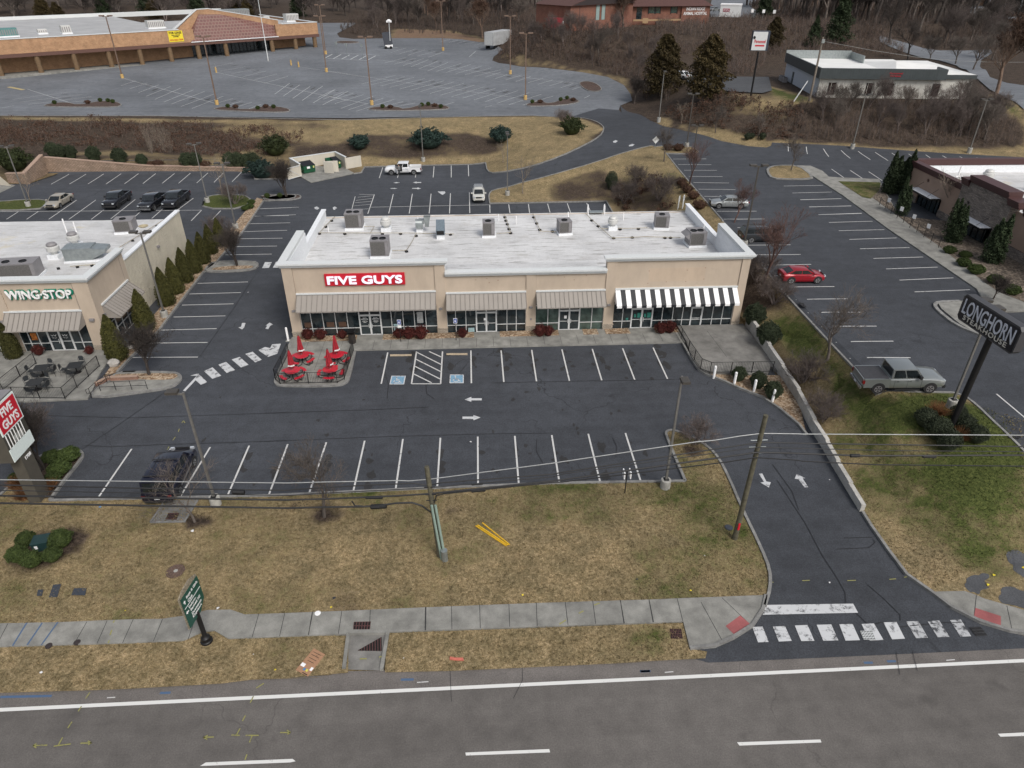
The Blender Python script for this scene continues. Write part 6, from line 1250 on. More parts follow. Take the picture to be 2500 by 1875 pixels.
# dark metal tables
M_MESH = plain('dark wire mesh',(.045,.05,.055),.5,.5)
def mtable(loc,rz,lab):
    t = thing('metal_table',lab,'table',loc,rz,'dark metal patio tables');MB().box(-.55,.55,-.55,.55,.70,.725).build('tabletop',M_MESH,t);MB().cyl((0,0,.05),(0,0,.7),.04).build('leg',M_BLK,t);MB().lathe([(.02,.07),(.12,.07),(.32,.02),(.33,0)],14).build('foot',M_BLK,t)
def mchair(loc,rz,lab):
    t = thing('metal_chair',lab,'chair',loc,rz,'dark wire chairs around the metal tables');MB().box(-.24,.24,-.24,.24,.44,.46).build('seat',M_MESH,t);f = MB();f.tube([(-.25,.24,.45),(-.27,.29,.7),(-.15,.32,.93),(0,.33,.97),(.15,.32,.93),(.27,.29,.7),(.25,.24,.45)],.014,5);f.build('back_frame',M_BLK,t)
    MB().add([(-.2,.27,.55),(.2,.27,.55),(.2,.30,.85),(.1,.32,.93),(-.1,.32,.93),(-.2,.30,.85)],[(0,1,2,3,4,5)]).build('backrest',M_MESH,t)
    for x,y in ((-.24,-.24),(.24,-.24),(-.24,.24),(.24,.24)): MB().cyl((x,y,.45),(x*1.25,y*1.25,0),.012,n=5).build('leg',M_BLK,t)
for i,((x,y),n_,ch) in enumerate((((-36.2,51.6),'left back',(180,90,-10,-90)),((-33.6,51.9),'right back',(180,100,0)),((-35.5,49.3),'front',(180,60,-100,-20)))):
    mtable((x,y,.15),R(8),'dark square wire table at the %s of the neighbouring patio' % n_)
    for j,a in enumerate(ch): mchair((x+.85*math.sin(R(-a)),y+.85*math.cos(R(a)),.15),R(a),'dark wire chair on the %s side of the %s wire table' % ({180:'viewer',90:'left',60:'left',100:'left',-10:'back',0:'back',-90:'right',-100:'right',-20:'back'}[a],n_))
# waste bin, wheel stops, parking signs at the shops
t = thing('waste_bin','dark brown hooded waste bin left of the red signed shop door','bin',(-11.15,55.95,.15));MB().prism([(.32*math.cos(q),.32*math.sin(q)) for q in np.linspace(0,2*math.pi,9)[:-1]],0,.9).build('body',plain('brown bin',(.025,.02,.018),.5),t);MB().box(-.33,.33,-.33,.33,1.15,1.28).box(-.3,.3,.1,.3,.9,1.15).build('hood',M_BLK,t)
for i,(c,a,b_) in enumerate(((5,(1005,1292),(1178,1290)),(5,(1460,1282),(1630,1282)))):
    p,q = G(c,*a),G(c,*b_);o = MB().extr([(-.09,0),(.09,0),(.07,.11),(-.07,.11)],0,(q-p).length,lambda u,v,w: (w,u,v)).build('wheel_stop',plain('tan concrete stop',(.38,.31,.22),.9));o.location = p+Vector((0,0,.03));o.rotation_euler = (0,0,math.atan2(q.y-p.y,q.x-p.x));tag(o,('tan wheel stop left of the hatched bay','tan wheel stop right of the hatched bay')[i],'wheel stop','wheel stops')
M_SB = plain('parking sign blue',(.02,.06,.30),.4)
for i,(x,lab) in enumerate(((-6.78,'blue parking sign on a black post by the three red shrubs'),(-1.75,'blue parking sign on a black post before the second shop'))):
    t = thing('parking_sign',lab,'sign',(x,55.9,.15),0,'blue accessible parking signs');MB().cyl((0,0,0),(0,0,2.3),.03,n=6).build('post',M_BLK,t);p_ = MB().box(-.17,.17,-.05,-.03,1.75,2.25).build('sign_plate',M_LTR2,t);MB().box(-.145,.145,-.056,-.0505,1.79,2.21).build('sign_face',M_SB,p_)
    text('sign_symbol','\u267f' if False else '6',.3,M_LTR2,p_,(0,-.06,2.),fit=(.14,.26),depth=.002,bold=.01);
    if i == 0: MB().box(-.17,.17,-.05,-.03,1.45,1.68).build('penalty_plate',M_LTR2,t)
# pylon sign of the plaza
t = thing('pylon_sign','tall dark brown pylon with red and white FIVE GUYS panel numbered 1708','sign',(-28.2,35.9,.05));M_PY = plain('dark olive brown pylon',(.075,.068,.055),.6,var=.12,scale=2)
MB().box(-.75,0,-.55,.55,0,3.7).build('post',M_PY,t);MB().box(-1.1,-.02,-1.12,1.12,3.7,7.55).build('cabinet',M_PY,t);a_ = lambda y0,y1,z0,z1,m,n,d=.03: MB().box(-.019,d,y0,y1,z0,z1).build(n,m,t)
wp_ = plain('white sign panel',(.70,.78,.76),.35,var=.05);a_(-1.12,1.12,5.62,7.5,wp_,'panel_frame');a_(-1.02,1.02,5.72,7.38,M_SIGNR,'red_panel',.045);a_(-1.12,1.12,3.75,4.62,wp_,'white_panel')
a_(-1.12,1.12,4.64,5.60,plain('empty sign slot',(.04,.038,.03),.7),'lamp_tray',.0)
for i in range(7): MB().cyl((.04,-.95+i*.27,4.66),(.04,-.95+i*.27,5.6),.028,n=6).build('fluorescent_tube',M_LTR2,t)
MB().box(.0,.03,-.35,.55,4.7,5.15).build('broken_panel',plain('cracked panel',(.30,.31,.29),.5,var=.4,scale=6),t);MB().box(-.75,.0,-1.1,1.1,7.56,7.62).build('top_cap',M_HV,t)
text('sign_lettering','FIVE\nGUYS',1,M_LTR2,t,(.06,0,6.53),(90,0,90),bold=.03,depth=.008,fit=(1.6,1.3),line=1.);text('number_lettering','1708',.3,M_LTR2,t,(.012,.1,3.35),(90,0,90),fit=(.6,.24),bold=.01)
# steakhouse sign
Bp = Vector((31.72,36.05,3.0));hd_ = math.atan2(34.06-38.96,31.94-31.73)
t = thing('steakhouse_sign','black sign box reading LONGHORN STEAKHOUSE on a slanting black pole','sign',Bp,hd_+math.pi)
# face looks to the left (west); local x along the board, board normal to local -y... the empty is turned so that +x runs from the far to the near end
t.rotation_euler = (0,0,hd_);LWd = 5.1
MB().cyl((0,.08,-.3),(0,.3,7.0),.2,n=14).build('pole',M_BLK,t,True);sb_ = MB();k_ = .22;zz0,zz1 = 6.87,8.65
sb_.extr([(-LWd/2-.45+k_,zz0),(LWd/2-.45-k_,zz0),(LWd/2-.45,zz0+k_),(LWd/2-.45,zz1-k_),(LWd/2-.45-k_,zz1),(-LWd/2-.45+k_,zz1),(-LWd/2-.45,zz1-k_),(-LWd/2-.45,zz0+k_)],.12,.66,lambda u,v,w: (u,w,v));sb_.build('sign_box',plain('dark grey sign box',(.05,.05,.055),.5,var=.1),t)
MB().box(-LWd/2-.33,LWd/2-.57,.10,.119,zz0+.12,zz1-.12).build('sign_face',plain('near black sign face',(.006,.007,.012),.4),t)
M_LH = plain('silver blue letters',(.56,.59,.66),.4,var=.2,scale=3)
text('sign_lettering','LONGHORN',1,M_LH,t,(-.45,.07,zz0+1.04),(90,0,0),bold=.006,depth=.02,fit=(4.5,.98));text('sign_lettering','STEAKHOUSE',1,plain('cream letters',(.62,.60,.54),.4),t,(-.45,.07,zz0+.36),(90,0,0),bold=.004,depth=.02,fit=(3.9,.32),spacing=1.15)
# wayfinding sign
Bp = Vector((-14.24,23.97,.06));hd_ = math.atan2(25.04-23.62,-14.17+14.40)
t = thing('wayfinding_sign','dark green direction sign on a thick black post beside the sidewalk','sign',Bp,hd_);MB().lathe([(.30,-.05),(.30,.10),(.24,.14),(.23,.34),(.16,.42),(.12,.5),(.12,2.3)],18).build('post',M_BLK,t,True)
M_GS = plain('dark green sign',(.006,.062,.045),.4,var=.05);z0_ = 2.0;w2 = .78;hh_ = 1.95
sb_ = MB();out = [(-w2,z0_),(w2-.55,z0_),(w2,z0_+.45),(w2,z0_+hh_),(-w2,z0_+hh_)];sb_.extr(out,-.06,-.02,lambda u,v,w: (u,w,v));sb_.build('sign_panel',M_GS,t);sb_ = MB();sb_.extr([(u*1.06-.02,v) for u,v in [(-w2,z0_-.04),(w2-.5,z0_-.04),(w2,z0_+.4),(w2,z0_+hh_+.1),(w2*.3,z0_+hh_+.34),(-w2*.5,z0_+hh_+.28),(-w2,z0_+hh_+.1)]],-.0,.05,lambda u,v,w: (u,w,v));sb_.build('back_panel',plain('mottled sand frame',(.22,.19,.14),.7,var=.6,scale=12),t)
o_ = MB().box(-w2+.06,w2-.06,-.075,-.061,z0_+1.27,z0_+1.29).build('rule',M_LTR2,t)
for s_,u,v,wd,ht in (('Boys & Girls',.12,1.72,1.05,.20),('Club',-.17,1.46,.42,.17),('Dobyns-',-.12,1.08,.66,.19),('Bennett HS',.06,.86,.92,.17),('Downtown',.06,.58,.90,.17),('Kingsport',.02,.34,.84,.20)): text('sign_lettering',s_,1,M_LTR2,t,(u,-.075,z0_+v),(90,0,0),bold=.01,depth=.004,fit=(wd,ht))
def arrow(u,v,up):
    m = MB();P = [(-.03,-.1),(.03,-.1),(.03,.02),(.09,.02),(0,.12),(-.09,.02),(-.03,.02)]
    if not up: P = [(-y,x) for x,y in P]
    m.extr([(u+a,z0_+v+b) for a,b in P],-.075,-.062,lambda a,b,w: (a,w,b));m.build('arrow',M_LTR2,t)
arrow(-.6,1.62,True);arrow(-.62,.98,False)
# sign by the white building and small signs
b = G(3,573,572);Hs = top_height(b,3,612,320);t = thing('office_sign','white faced sign box on a tall black pole left of the white building','sign',b,R(-8));MB().cyl((0,0,-.3),(0,0,Hs+.3),.16,n=10).build('pole',M_BLK,t);MB().box(-1.4,1.5,-.05,.9,Hs+.4,Hs+3.5).build('sign_box',plain('navy box',(.03,.04,.06),.5),t);MB().box(-1.35,1.1,-.1,-.051,Hs+.5,Hs+3.4).build('sign_face',M_TRIM,t)
text('sign_lettering','Personnel',1,M_SIGNR,t,(-.05,-.12,Hs+1.9),fit=(1.9,.55),bold=.02,depth=.004);MB().box(-.8,.8,-.12,-.101,Hs+1.1,Hs+1.35).build('red_bar',M_SIGNR,t);MB().ball((-1.1,-.13,Hs+2.5),.22,.02,.25,8,6).build('emblem',M_BLK,t)
b = G(2,2078,950);t = thing('yield_sign','small white tilted sign seen from behind at the drive junction','sign',b);MB().cyl((0,0,0),(0,0,1.6),.04,n=6).build('post',M_GALV,t);o_ = MB().box(-.4,.4,-.02,.02,-.4,.4).build('sign_plate',M_TRIM,t);o_.location = (0,-.06,1.5);o_.rotation_euler = (0,R(45),0)
for i,(c,p,q) in enumerate(((10,(622,848),(680,690)),)):
    b = G(c,*p);Hq = top_height(b,c,*q);t = thing('twin_post_sign','thin dark post with two white edged plates on the lawn edge','sign',b,R(0));MB().cyl((0,0,0),(0,0,Hq),.035,n=6).build('post',M_BLK,t)
    for s_ in (-1,1): MB().box(s_*.20-.035,s_*.20+.035,-.25,.25,Hq-.55,Hq-.05).build('sign_plate',M_LTR2,t)
for i,p in enumerate(((66,700),(207,800),(345,890),(505,1000))):
    b = G(20,*p);t = thing('curbside_sign',('farthest','second','third','nearest')[i]+' small white sign by the low black fence of the steakhouse','sign',b,R(-60),'small white signs along the steakhouse fence');MB().cyl((0,0,0),(0,0,1.3),.02,n=5).build('post',M_BLK,t);MB().box(-.2,.2,-.03,-.0,.95,1.45).build('sign_plate',M_LTR2,t)
p0_,p1_ = G(20,-20,660),G(20,640,1150)
t = thing('low_fence','low black fence between the steakhouse bed and the sidewalk','fence',p0_);d = p1_-p0_;n_ = 9;f = MB()
for zz in (.4,.95): f.cyl((0,0,zz),(d.x,d.y,zz),.02,n=5)
f.build('rails',M_BLK,t)
for i in range(n_+1): MB().cyl((d.x*i/n_,d.y*i/n_,0),(d.x*i/n_,d.y*i/n_,1.15),.035,n=6).build('post',M_BLK,t)
# bicycle hoops behind the row
for i,p in enumerate(((133,1262),(160,1258))):
    b = G(3,*p);t = thing('bicycle_hoop',('left','right')[i]+' pale tubular hoop behind the back right corner of the shop row','bicycle rack',b,R(60),'pale hoops behind the shop row');MB().tube([(0,0,0),(0,0,1.5),(.1,0,1.75),(.4,0,1.8),(.55,0,1.6),(.5,0,1.2),(.3,0,1.1),(.3,0,0)],.045,6).build('hoop',M_TRIM,t)
# long low wall beside the drive, stepped
wpts = [(G(7,*p) if k == 7 else G(11,*p)) for k,p in ((11,(700,690)),(11,(612,545)),(11,(525,400)),(11,(452,270)),(11,(365,135)),(7,(437,1540)),(7,(375,1390)),(7,(270,1200)),(7,(160,1045)),(7,(78,905)),(7,(0,800)))]
t = thing('retaining_wall','long pale concrete retaining wall stepping up between the drive and the grass','wall',(wpts[0].x,wpts[0].y,0));o = Vector(t.location)
LWp = [Vector((23.75,31.6)),Vector((24.6,35.4)),Vector((25.15,39.2)),Vector((25.5,43.)),Vector((25.7,46.8)),Vector((25.85,50.4)),Vector((25.9,54.)),Vector((25.95,57.4))]
M_WLL = concrete('pale wall concrete',.42,(1,.97,.90),.2,scale=2)
pts_ = [Vector((w.x,w.y)) for w in wpts]
LWp = [pts_[0],pts_[1],pts_[2],pts_[3],pts_[4]]+[Vector((25.45,44.6)),Vector((25.6,48.2)),Vector((25.75,51.6)),Vector((25.85,54.8)),Vector((25.9,57.3))]
for i,(a,b_) in enumerate(zip(LWp,LWp[1:])):
    d = b_-a;L_ = d.length;an_ = math.atan2(d.y,d.x);top_ = .55+.10*i+ .05;m_ = (a+b_)/2;MB().obox((m_.x-o.x,m_.y-o.y,-.2),L_+.02,.28+.004*i,top_+.2,an_).build('wall_section',M_WLL,t)
# green bins of the dumpster yard
FL,FR = G(23,400,800),G(23,1625,605);ex = (FR-FL);LW_ = ex.length;ea = math.atan2(ex.y,ex.x);HD = 2.0;M_EN = stucco('cream board',(.52,.48,.40))
t = thing('dumpster_enclosure','cream walled bin yard with open plank gates','enclosure',(FL.x,FL.y,.05),ea);DD = 4.2
MB().box(-.1,.1,0,DD,0,HD).box(LW_-.1,LW_+.1,0,DD,0,HD).box(-.1,LW_+.1,DD,DD+.2,0,HD+.002).build('wall',M_EN,t);MB().box(-.16,.16,-.04,DD+.24,HD+.001,HD+.1).box(LW_-.16,LW_+.16,-.04,DD+.24,HD+.001,HD+.1).box(.16,LW_-.16,DD-.04,DD+.24,HD+.003,HD+.099).build('coping',M_TRIM,t)
for x,a,w in ((0,200,2.6),(LW_*.5,-50,1.7),(LW_*.5,-20,2.3),(LW_,5,2.8)):
    g = MB().box(.05,w,-.04,.0,.1,1.85);g2 = MB();
    for q in (.12,1.75): g2.box(.05,w,.001,.06,q,q+.1)
    g2.add([(.1,.07,.2),(.2,.07,.2),(w-.1,.07,1.75),(w-.2,.07,1.75)],[(0,1,2,3)]);g2.add([(.1,.02,.2),(.2,.02,.2),(w-.1,.02,1.75),(w-.2,.02,1.75)],[(3,2,1,0)])
    for q in range(int(w/.18)): g2.box(.08+q*.18,.10+q*.18,-.046,-.0405,.1,1.85)
    for mb_,nm in ((g,'gate'),(g2,'gate_brace')): o_ = mb_.build(nm,M_EN if nm == 'gate' else M_TRIM,t);o_.location = (x,0,0);o_.rotation_euler = (0,0,R(a))
M_DG = plain('green dumpster',(.012,.085,.04),.5,var=.15)
for i,(u,lab) in enumerate(((1.7,'green dumpster with closed lid in the left half of the bin yard'),(LW_-1.6,'green dumpster with open lid in the right half of the bin yard'))):
    t = thing('dumpster',lab,'dumpster',(FL.x+u*math.cos(ea)-1.6*math.sin(ea),FL.y+u*math.sin(ea)+1.6*math.cos(ea),.15),ea+R(4),'green dumpsters');b_ = MB();b_.add([(-1,-.75,.15),(1,-.75,.15),(1,.8,.15),(-1,.8,.15),(-1,-.95,1.25),(1,-.95,1.25),(1,.8,1.65),(-1,.8,1.65)],[(0,1,5,4),(1,2,6,5),(2,3,7,6),(3,0,4,7),(3,2,1,0)]);b_.box(-1.15,-1,-.5,.2,.7,.85).box(1,1.15,-.5,.2,.7,.85).box(-1,1,-.9,-.78,.7,.76);b_.build('body',M_DG,t)
    if i == 0: MB().add([(-1,-.97,1.27),(1,-.97,1.27),(1,.82,1.68),(-1,.82,1.68)],[(0,1,2,3)]).build('lid',M_BLK,t)
    else: MB().add([(-.1,-.97,1.27),(1,-.97,1.27),(1,.82,1.68),(-.1,.82,1.68)],[(0,1,2,3)]).build('lid',M_BLK,t)
    MB().box(-.45,.05,-1.0,-.94,.82,1.15).build('notice',M_LTR2,t);MB().box(.55,.8,-1.0,-.94,.85,1.15).build('yellow_notice',plain('pale yellow label',(.5,.5,.2),.6),t)
t = thing('bin_enclosure','cream wall of another bin yard cut by the left frame edge','wall',G(1,-30,1172));MB().box(-6,0,0,.2,0,2.2).box(-.2,2.2,-.0,-.2,0,.01).build('wall',M_EN,t);m_ = MB();m_.add([(0,0,0),(3.,-1.2,0),(.2,0,2.2),(0,0,2.2)],[(0,1,2,3)]);m_.add([(0,.15,0),(3.,-1.05,0),(.2,.15,2.2),(0,.15,2.2)],[(3,2,1,0)]);m_.build('sloping_wall',M_EN,t)
# retaining block wall behind the rear lot
c0,c1 = G(1,182,1172),G(1,312,1102)
t = thing('block_retaining_wall','tan segmental block wall below the shrubs of the rear car park','wall',(c1.x,c1.y,0));o = Vector((c1.x,c1.y,0));e_ = G(1,1600,1093)-o;f_ = G(1,930,1095)-o;s0 = c0-o;s1 = G(1,55,1168)-o
def wseg(a,b,ha,hb,th=.5):
    d = b-a;n = Vector((-d.y,d.x,0)).normalized()*th;z = lambda p,k: Vector((p.x,p.y,k));m = MB();m.add([z(a,-.3),z(b,-.3),z(b,hb),z(a,ha),z(a+n,-.3),z(b+n,-.3),z(b+n,hb),z(a+n,ha)],[(0,1,2,3),(7,6,5,4),(3,2,6,7),(0,3,7,4),(1,5,6,2)]);m.build('wall_section',M_RET,t);k = MB();e = Vector((0,0,.12));k.add([z(a-n*.1,ha),z(b-n*.1,hb),z(b-n*.1,hb)+e,z(a-n*.1,ha)+e,z(a+n*1.1,ha),z(b+n*1.1,hb),z(b+n*1.1,hb)+e,z(a+n*1.1,ha)+e],[(0,1,2,3),(7,6,5,4),(3,2,6,7),(0,3,7,4),(1,5,6,2)]);k.build('coping',M_STU2,t)
wseg(Vector((0,0,0)),f_,2.6,1.1);wseg(f_,e_,1.1,.55);wseg(s0,Vector((0,0,0)),1.6,3.0);wseg(s1,s0,1.5,1.6)
# wooden poles and cables, all in the plane of the pole line
PY = 29.55
def upole(c,base,top,lab):
    b = G(c,*base);P_ = GY(c,*top,PY+.0);t = thing('utility_pole',lab,'utility pole',b);MB().cyl((0,0,-.3),Vector(P_)-b,.17,.13,12).build('pole',M_WOOD,t,True);return t,b,Vector(P_)-b
t,b,v = upole(10,(1362,1155),(1576,315),'leaning wooden utility pole beside the driveway');MB().box(-.06,.06,-.22,-.17,1.0,1.5).build('red_tag',M_SIGNR,t)
for q in (.72,.77,.82): MB().cyl(v*q+Vector((-.5,-.0,0)),v*q+Vector((.45,-.0,0)),.025,n=5).build('bracket',M_GALV,t)
t,b,v = upole(9,(1178,1275),(1083,662),'wooden utility pole with pale green conduits in the front lawn')
for dx in (.16,-.05): m_ = MB().cyl(Vector((dx+.12,-.22,0)),v*.62+Vector((dx+.02,-.2,0)),.075,n=10);m_.build('conduit',M_CND,t)
MB().cyl((.26,-.32,0),(.24,-.32,.85),.19,n=16).build('drum',M_GALV,t);MB().lathe([(.20,.85),(.20,.9),(.02,.93)],16,(.24,-.32,0)).build('drum_lid',M_GALV,t)
for q in (.80,.72,.66): MB().cyl(v*q+Vector((-.3,-.1,0)),v*q+Vector((.3,-.1,0)),.03,n=5).build('bracket',M_BLK,t)
CG = 'cables strung between the two utility poles'
def cable(lab,spec,r,m=M_WIRE,lash=False,dy=0.):
    P = [];
    for c,pts in spec:
        for x,y in pts: P.append(Vector(GY(c,x,y,PY+dy)))
    P = [p for i,p in enumerate(P) if i == 0 or p.x > P[i-1].x+.02];o = P[0].copy();ob = MB().tube([p-o for p in P],r,6).build('cable',m);ob.location = o;tag(ob,lab,'cable',CG);return P
cable('uppermost pale grey cable across the whole view',((8,[(-500,738),(0,750),(1936,772)]),(9,[(400,765),(900,755),(960,758),(1090,748),(1936,638)]),(10,[(200,628),(1100,495),(1230,483),(1400,455),(1548,437),(1790,440)]),(11,[(300,165),(1797,173),(2600,178)])),.028,M_WIREW)
cable('second cable from the top, black, kinked at the middle pole',((8,[(-500,770),(0,785),(1000,808),(1936,822)]),(9,[(200,815),(700,785),(1000,774),(1095,790),(1180,770),(1936,712)]),(10,[(200,700),(1350,525),(1530,498),(1790,503)]),(11,[(300,228),(1797,250),(2600,262)])),.036,dy=-.05)
cable('thin black cable third from the top',((8,[(-500,810),(0,822),(1936,857)]),(9,[(400,840),(1098,805),(1936,730)]),(10,[(200,712),(1520,530),(1790,537)]),(11,[(300,262),(900,277),(2600,290)])),.024,dy=-.12)
cable('thick black lashed cable carrying the splice cases',((8,[(-500,842),(0,858),(1936,887)]),(9,[(400,880),(900,858),(1105,845),(1150,840),(1936,757)]),(10,[(200,750),(1515,565),(1790,572)]),(11,[(300,297),(700,312),(1797,308),(2600,300)])),.050,dy=-.18)
cable('lowest black cable left of the middle pole, bending down to the conduits',((8,[(-500,890),(0,908),(1936,942)]),(9,[(400,935),(650,932),(760,925),(880,908),(985,905),(1050,925),(1110,968)])),.052,dy=-.22)
cable('lowest black cable right of the middle pole',((9,[(1135,905),(1150,855),(1200,845),(1936,768)]),(10,[(200,765),(1300,632),(1505,600),(1790,618)]),(11,[(300,348),(800,372),(1797,382),(2600,392)])),.036,dy=-.25)
lp_ = cable('black loop of spare cable hanging left of the middle pole',((9,[(578,895),(600,925),(690,933)]),),.042,dy=-.24)
SG = 'black splice cases on the cables'
for i,(c,a,b_,r_,lab) in enumerate(((9,(668,872),(788,870),.085,'black splice case just left of the middle pole, upper one'),(9,(702,934),(815,928),.14,'large black splice case left of the middle pole, lower one'),(9,(1382,826),(1482,818),.10,'black splice case right of the middle pole on the lower cable'),(9,(1385,784),(1465,778),.05,'thin splice sleeve right of the middle pole on the upper cable'),(8,(1565,830),(1655,836),.13,'black splice case over the lamp beside the navy van'),(11,(620,311),(692,311),.10,'splice case right of the leaning pole'),(11,(1110,318),(1205,320),.07,'splice case near the dark round shrubs'))):
    p,q = Vector(GY(c,*a,PY-.2)),Vector(GY(c,*b_,PY-.2));d = (q-p).normalized();t = thing('splice_case',lab,'splice case',p,0,SG);MB().tube([Vector((0,0,0)),d*.05,(q-p)-d*.05,q-p],[r_*.5,r_,r_,r_*.5],12).build('case',M_BLK,t);MB().cyl((q-p)*.5-d*.02,(q-p)*.5+d*.02,r_*1.08,n=12).build('clamp',M_WIRE,t)
# small things on the lawn
for i,(a,b_) in enumerate((((1415,1073),(1620,1208)),((1428,1068),(1632,1204)),((1460,1053),(1642,1200)))):
    p,q = G(9,*a),G(9,*b_);o_ = MB().tube([(0,0,0),(q.x-p.x,q.y-p.y,0)],.04,8).build('yellow_pole',M_YELB);o_.location = p+Vector((0,0,.15));tag(o_,('leftmost yellow pole lying on the lawn','middle yellow pole lying on the lawn, close to the leftmost','separate right hand yellow pole lying on the lawn')[i],'pole','yellow poles lying on the lawn')
def flat(lab,cat,name,c,pts,m,dz=.13,th=.02,group=None,lift=.0):
    P = GP(c,pts);o = P[0].copy();ob = MB().prism([(p.x-o.x,p.y-o.y) for p in P],0,th).build(name,m);ob.location = (o.x,o.y,h(o.x,o.y)+dz-.005+lift);return tag(ob,lab,cat,group)
M_LID = plain('slate blue utility lid',(.035,.042,.055),.7,var=.2)
flat('small slate utility lid, leftmost of three in the lawn','utility cover','ground_hatch',12,[(255,162),(262,122),(300,120),(288,162)],M_LID);flat('tall slate utility lid in the middle of three in the lawn','utility cover','ground_hatch',12,[(335,172),(365,88),(418,83),(392,170)],M_LID);flat('wide slate utility lid, rightmost of three in the lawn','utility cover','ground_hatch',12,[(487,158),(505,112),(590,110),(580,158)],M_LID)
def disc(lab,cat,name,c,x,y,r,m,dz=.13,ring=None):
    b = G(c,x,y);t = thing(name,lab,cat,b+Vector((0,0,dz)));MB().lathe([(.01,.03),(r*.8,.03),(r*.82,.02),(r,.02),(r,-.05)],22).build('cover',m,t)
    if ring: MB().lathe([(r*1.3,-.02),(r*1.3,.012),(r*1.01,.012),(r*1.01,-.02)],22).build('ring',ring,t)
    return t
m_man = plain('rusty manhole ring',(.10,.065,.05),.9,var=.5,scale=14);disc('round rusty manhole in the lawn behind the green sign','manhole','manhole',8,1188,1378,.40,m_man,ring=m_man);MB().lathe([(.01,.04),(.12,.04),(.12,.02)],12,(.03,0,0)).build('lifting_eye',M_CB,bpy.data.objects['manhole'])
bpy.data.objects['manhole'].scale = (1,1,1)
disc('grey round cover at the foot of the leaning pole','utility lid','inspection_hatch',10,1323,1083,.25,M_LID,.125);disc('small dark oval lid on the sidewalk, left of two','utility lid','inspection_hatch',12,335,498,.17,plain('dark brown lid',(.03,.022,.022),.8),.12);disc('small dark oval lid on the sidewalk, right of two','utility lid','inspection_hatch',12,526,475,.17,_pm['dark brown lid'],.12);disc('white disc lying on the sidewalk right of the green sign','lid','white_disc',12,2147,280,.16,M_LTR2,.13)
# utility box among the round shrubs
b = G(8,300,1210);t = thing('utility_box','dark green transformer box among five round shrubs','utility box',b,R(12));t.scale = (.85,.85,.9);MB().box(-.5,.5,-.45,.45,0,.75).build('body',M_DKG,t);MB().box(-.53,.53,-.5,.48,.75,.82).build('lid',M_DKG,t);MB().box(-.35,-.15,-.46,-.451,.35,.6).box(.501,.51,-.2,.1,.4,.65).build('label_plate',M_LTR2,t)
# grates, inlet
def grate(lab,c,q,m,n=7,dz=.05,rows=3,cat='drain grate'):
    P = GP(c,q);o = sum(P,Vector())/4;t = thing('drain_grate',lab,cat,(o.x,o.y,h(o.x,o.y)+dz));Q = [p-o for p in P];Q = [Vector((p.x,p.y,0)) for p in Q];MB().add([q_ for q_ in Q],[(0,1,2,3)]).build('pit',plain('black pit',(.004,.004,.004),1),t);g = MB()
    at = lambda a,b_: Q[0]*(1-a)*(1-b_)+Q[1]*a*(1-b_)+Q[2]*a*b_+Q[3]*(1-a)*b_
    for i in range(n+1): a = i/n;w_ = .22/n;g.add([at(max(a-w_,0),0)+Vector((0,0,.012)),at(min(a+w_,1),0)+Vector((0,0,.012)),at(min(a+w_,1),1)+Vector((0,0,.012)),at(max(a-w_,0),1)+Vector((0,0,.012))],[(0,1,2,3)])
    for i in range(rows+1): b__ = i/rows;w_ = .12/rows;g.add([at(0,max(b__-w_,0))+Vector((0,0,.014)),at(1,max(b__-w_,0))+Vector((0,0,.014)),at(1,min(b__+w_,1))+Vector((0,0,.014)),at(0,min(b__+w_,1))+Vector((0,0,.014))],[(0,1,2,3)])
    g.build('bars',m,t);return t
M_GRT = plain('rusty brown iron',(.07,.03,.028),.8,var=.3,scale=10);M_GRD = plain('dark iron',(.035,.035,.037),.7)
grate('rusty rectangular grate on the sidewalk above the concrete inlet',13,[(400,350),(500,352),(507,300),(405,302)],M_GRT,6,.145,2);grate('grate in the verge left of the crosswalk corner',14,[(305,358),(368,358),(360,306),(298,306)],M_GRT,7,.09,4);grate('iron grate sunk in the crosswalk',14,[(1345,362),(1410,362),(1390,312),(1325,315)],M_TRIM,8,.055,4);grate('dark iron grate by the right hand kerb',14,[(1950,342),(2012,338),(1975,292),(1915,295)],M_GRD,9,.05,3)
grate('square iron grate in the concrete apron behind the navy van',8,[(1122,1028),(1195,1030),(1215,985),(1140,985)],M_GRT,8,.125,1);grate('small grate on the kerb of the restaurant lot',7,[(420,735),(452,735),(430,705),(395,705)],M_GRD,5,.19,2);grate('grate at the right frame edge of the restaurant lot',7,[(1770,1590),(1850,1590),(1840,1565),(1760,1565)],M_GRD,6,.10,2)
IN_ = GP(13,[(345,578),(372,362),(608,360),(570,585)]);i0 = IN_[0].copy();t = thing('storm_inlet','concrete storm inlet with rusty triangular grate between sidewalk and road','drain inlet',(i0.x,i0.y,0));Q = [Vector((p.x-i0.x,p.y-i0.y,0)) for p in IN_]
MB().add([q_+Vector((0,0,z)) for q_,z in zip(Q,(.03,.05,.05,.03))],[(3,2,1,0)[::-1]]).build('floor',M_CD,t)
def side_wall(a,b_,w,hh,nm='kerb_wall'): d = b_-a;m_ = (a+b_)/2;MB().obox((m_.x,m_.y,0),d.length,w,hh,math.atan2(d.y,d.x)).build(nm,M_CC,t)
side_wall(Q[0],Q[1],.18,.16);side_wall(Q[3],Q[2],.18,.165);side_wall(Q[1],Q[2],.22,.20,'head_wall')
T3 = [G(13,*p)-Vector((i0.x,i0.y,0)) for p in ((425,468),(570,385),(572,470))];T3 = [Vector((p.x,p.y,.062)) for p in T3];MB().add([T3[0],T3[2],T3[1]],[(0,1,2)]).build('pit',_pm['black pit'],t);g = MB()
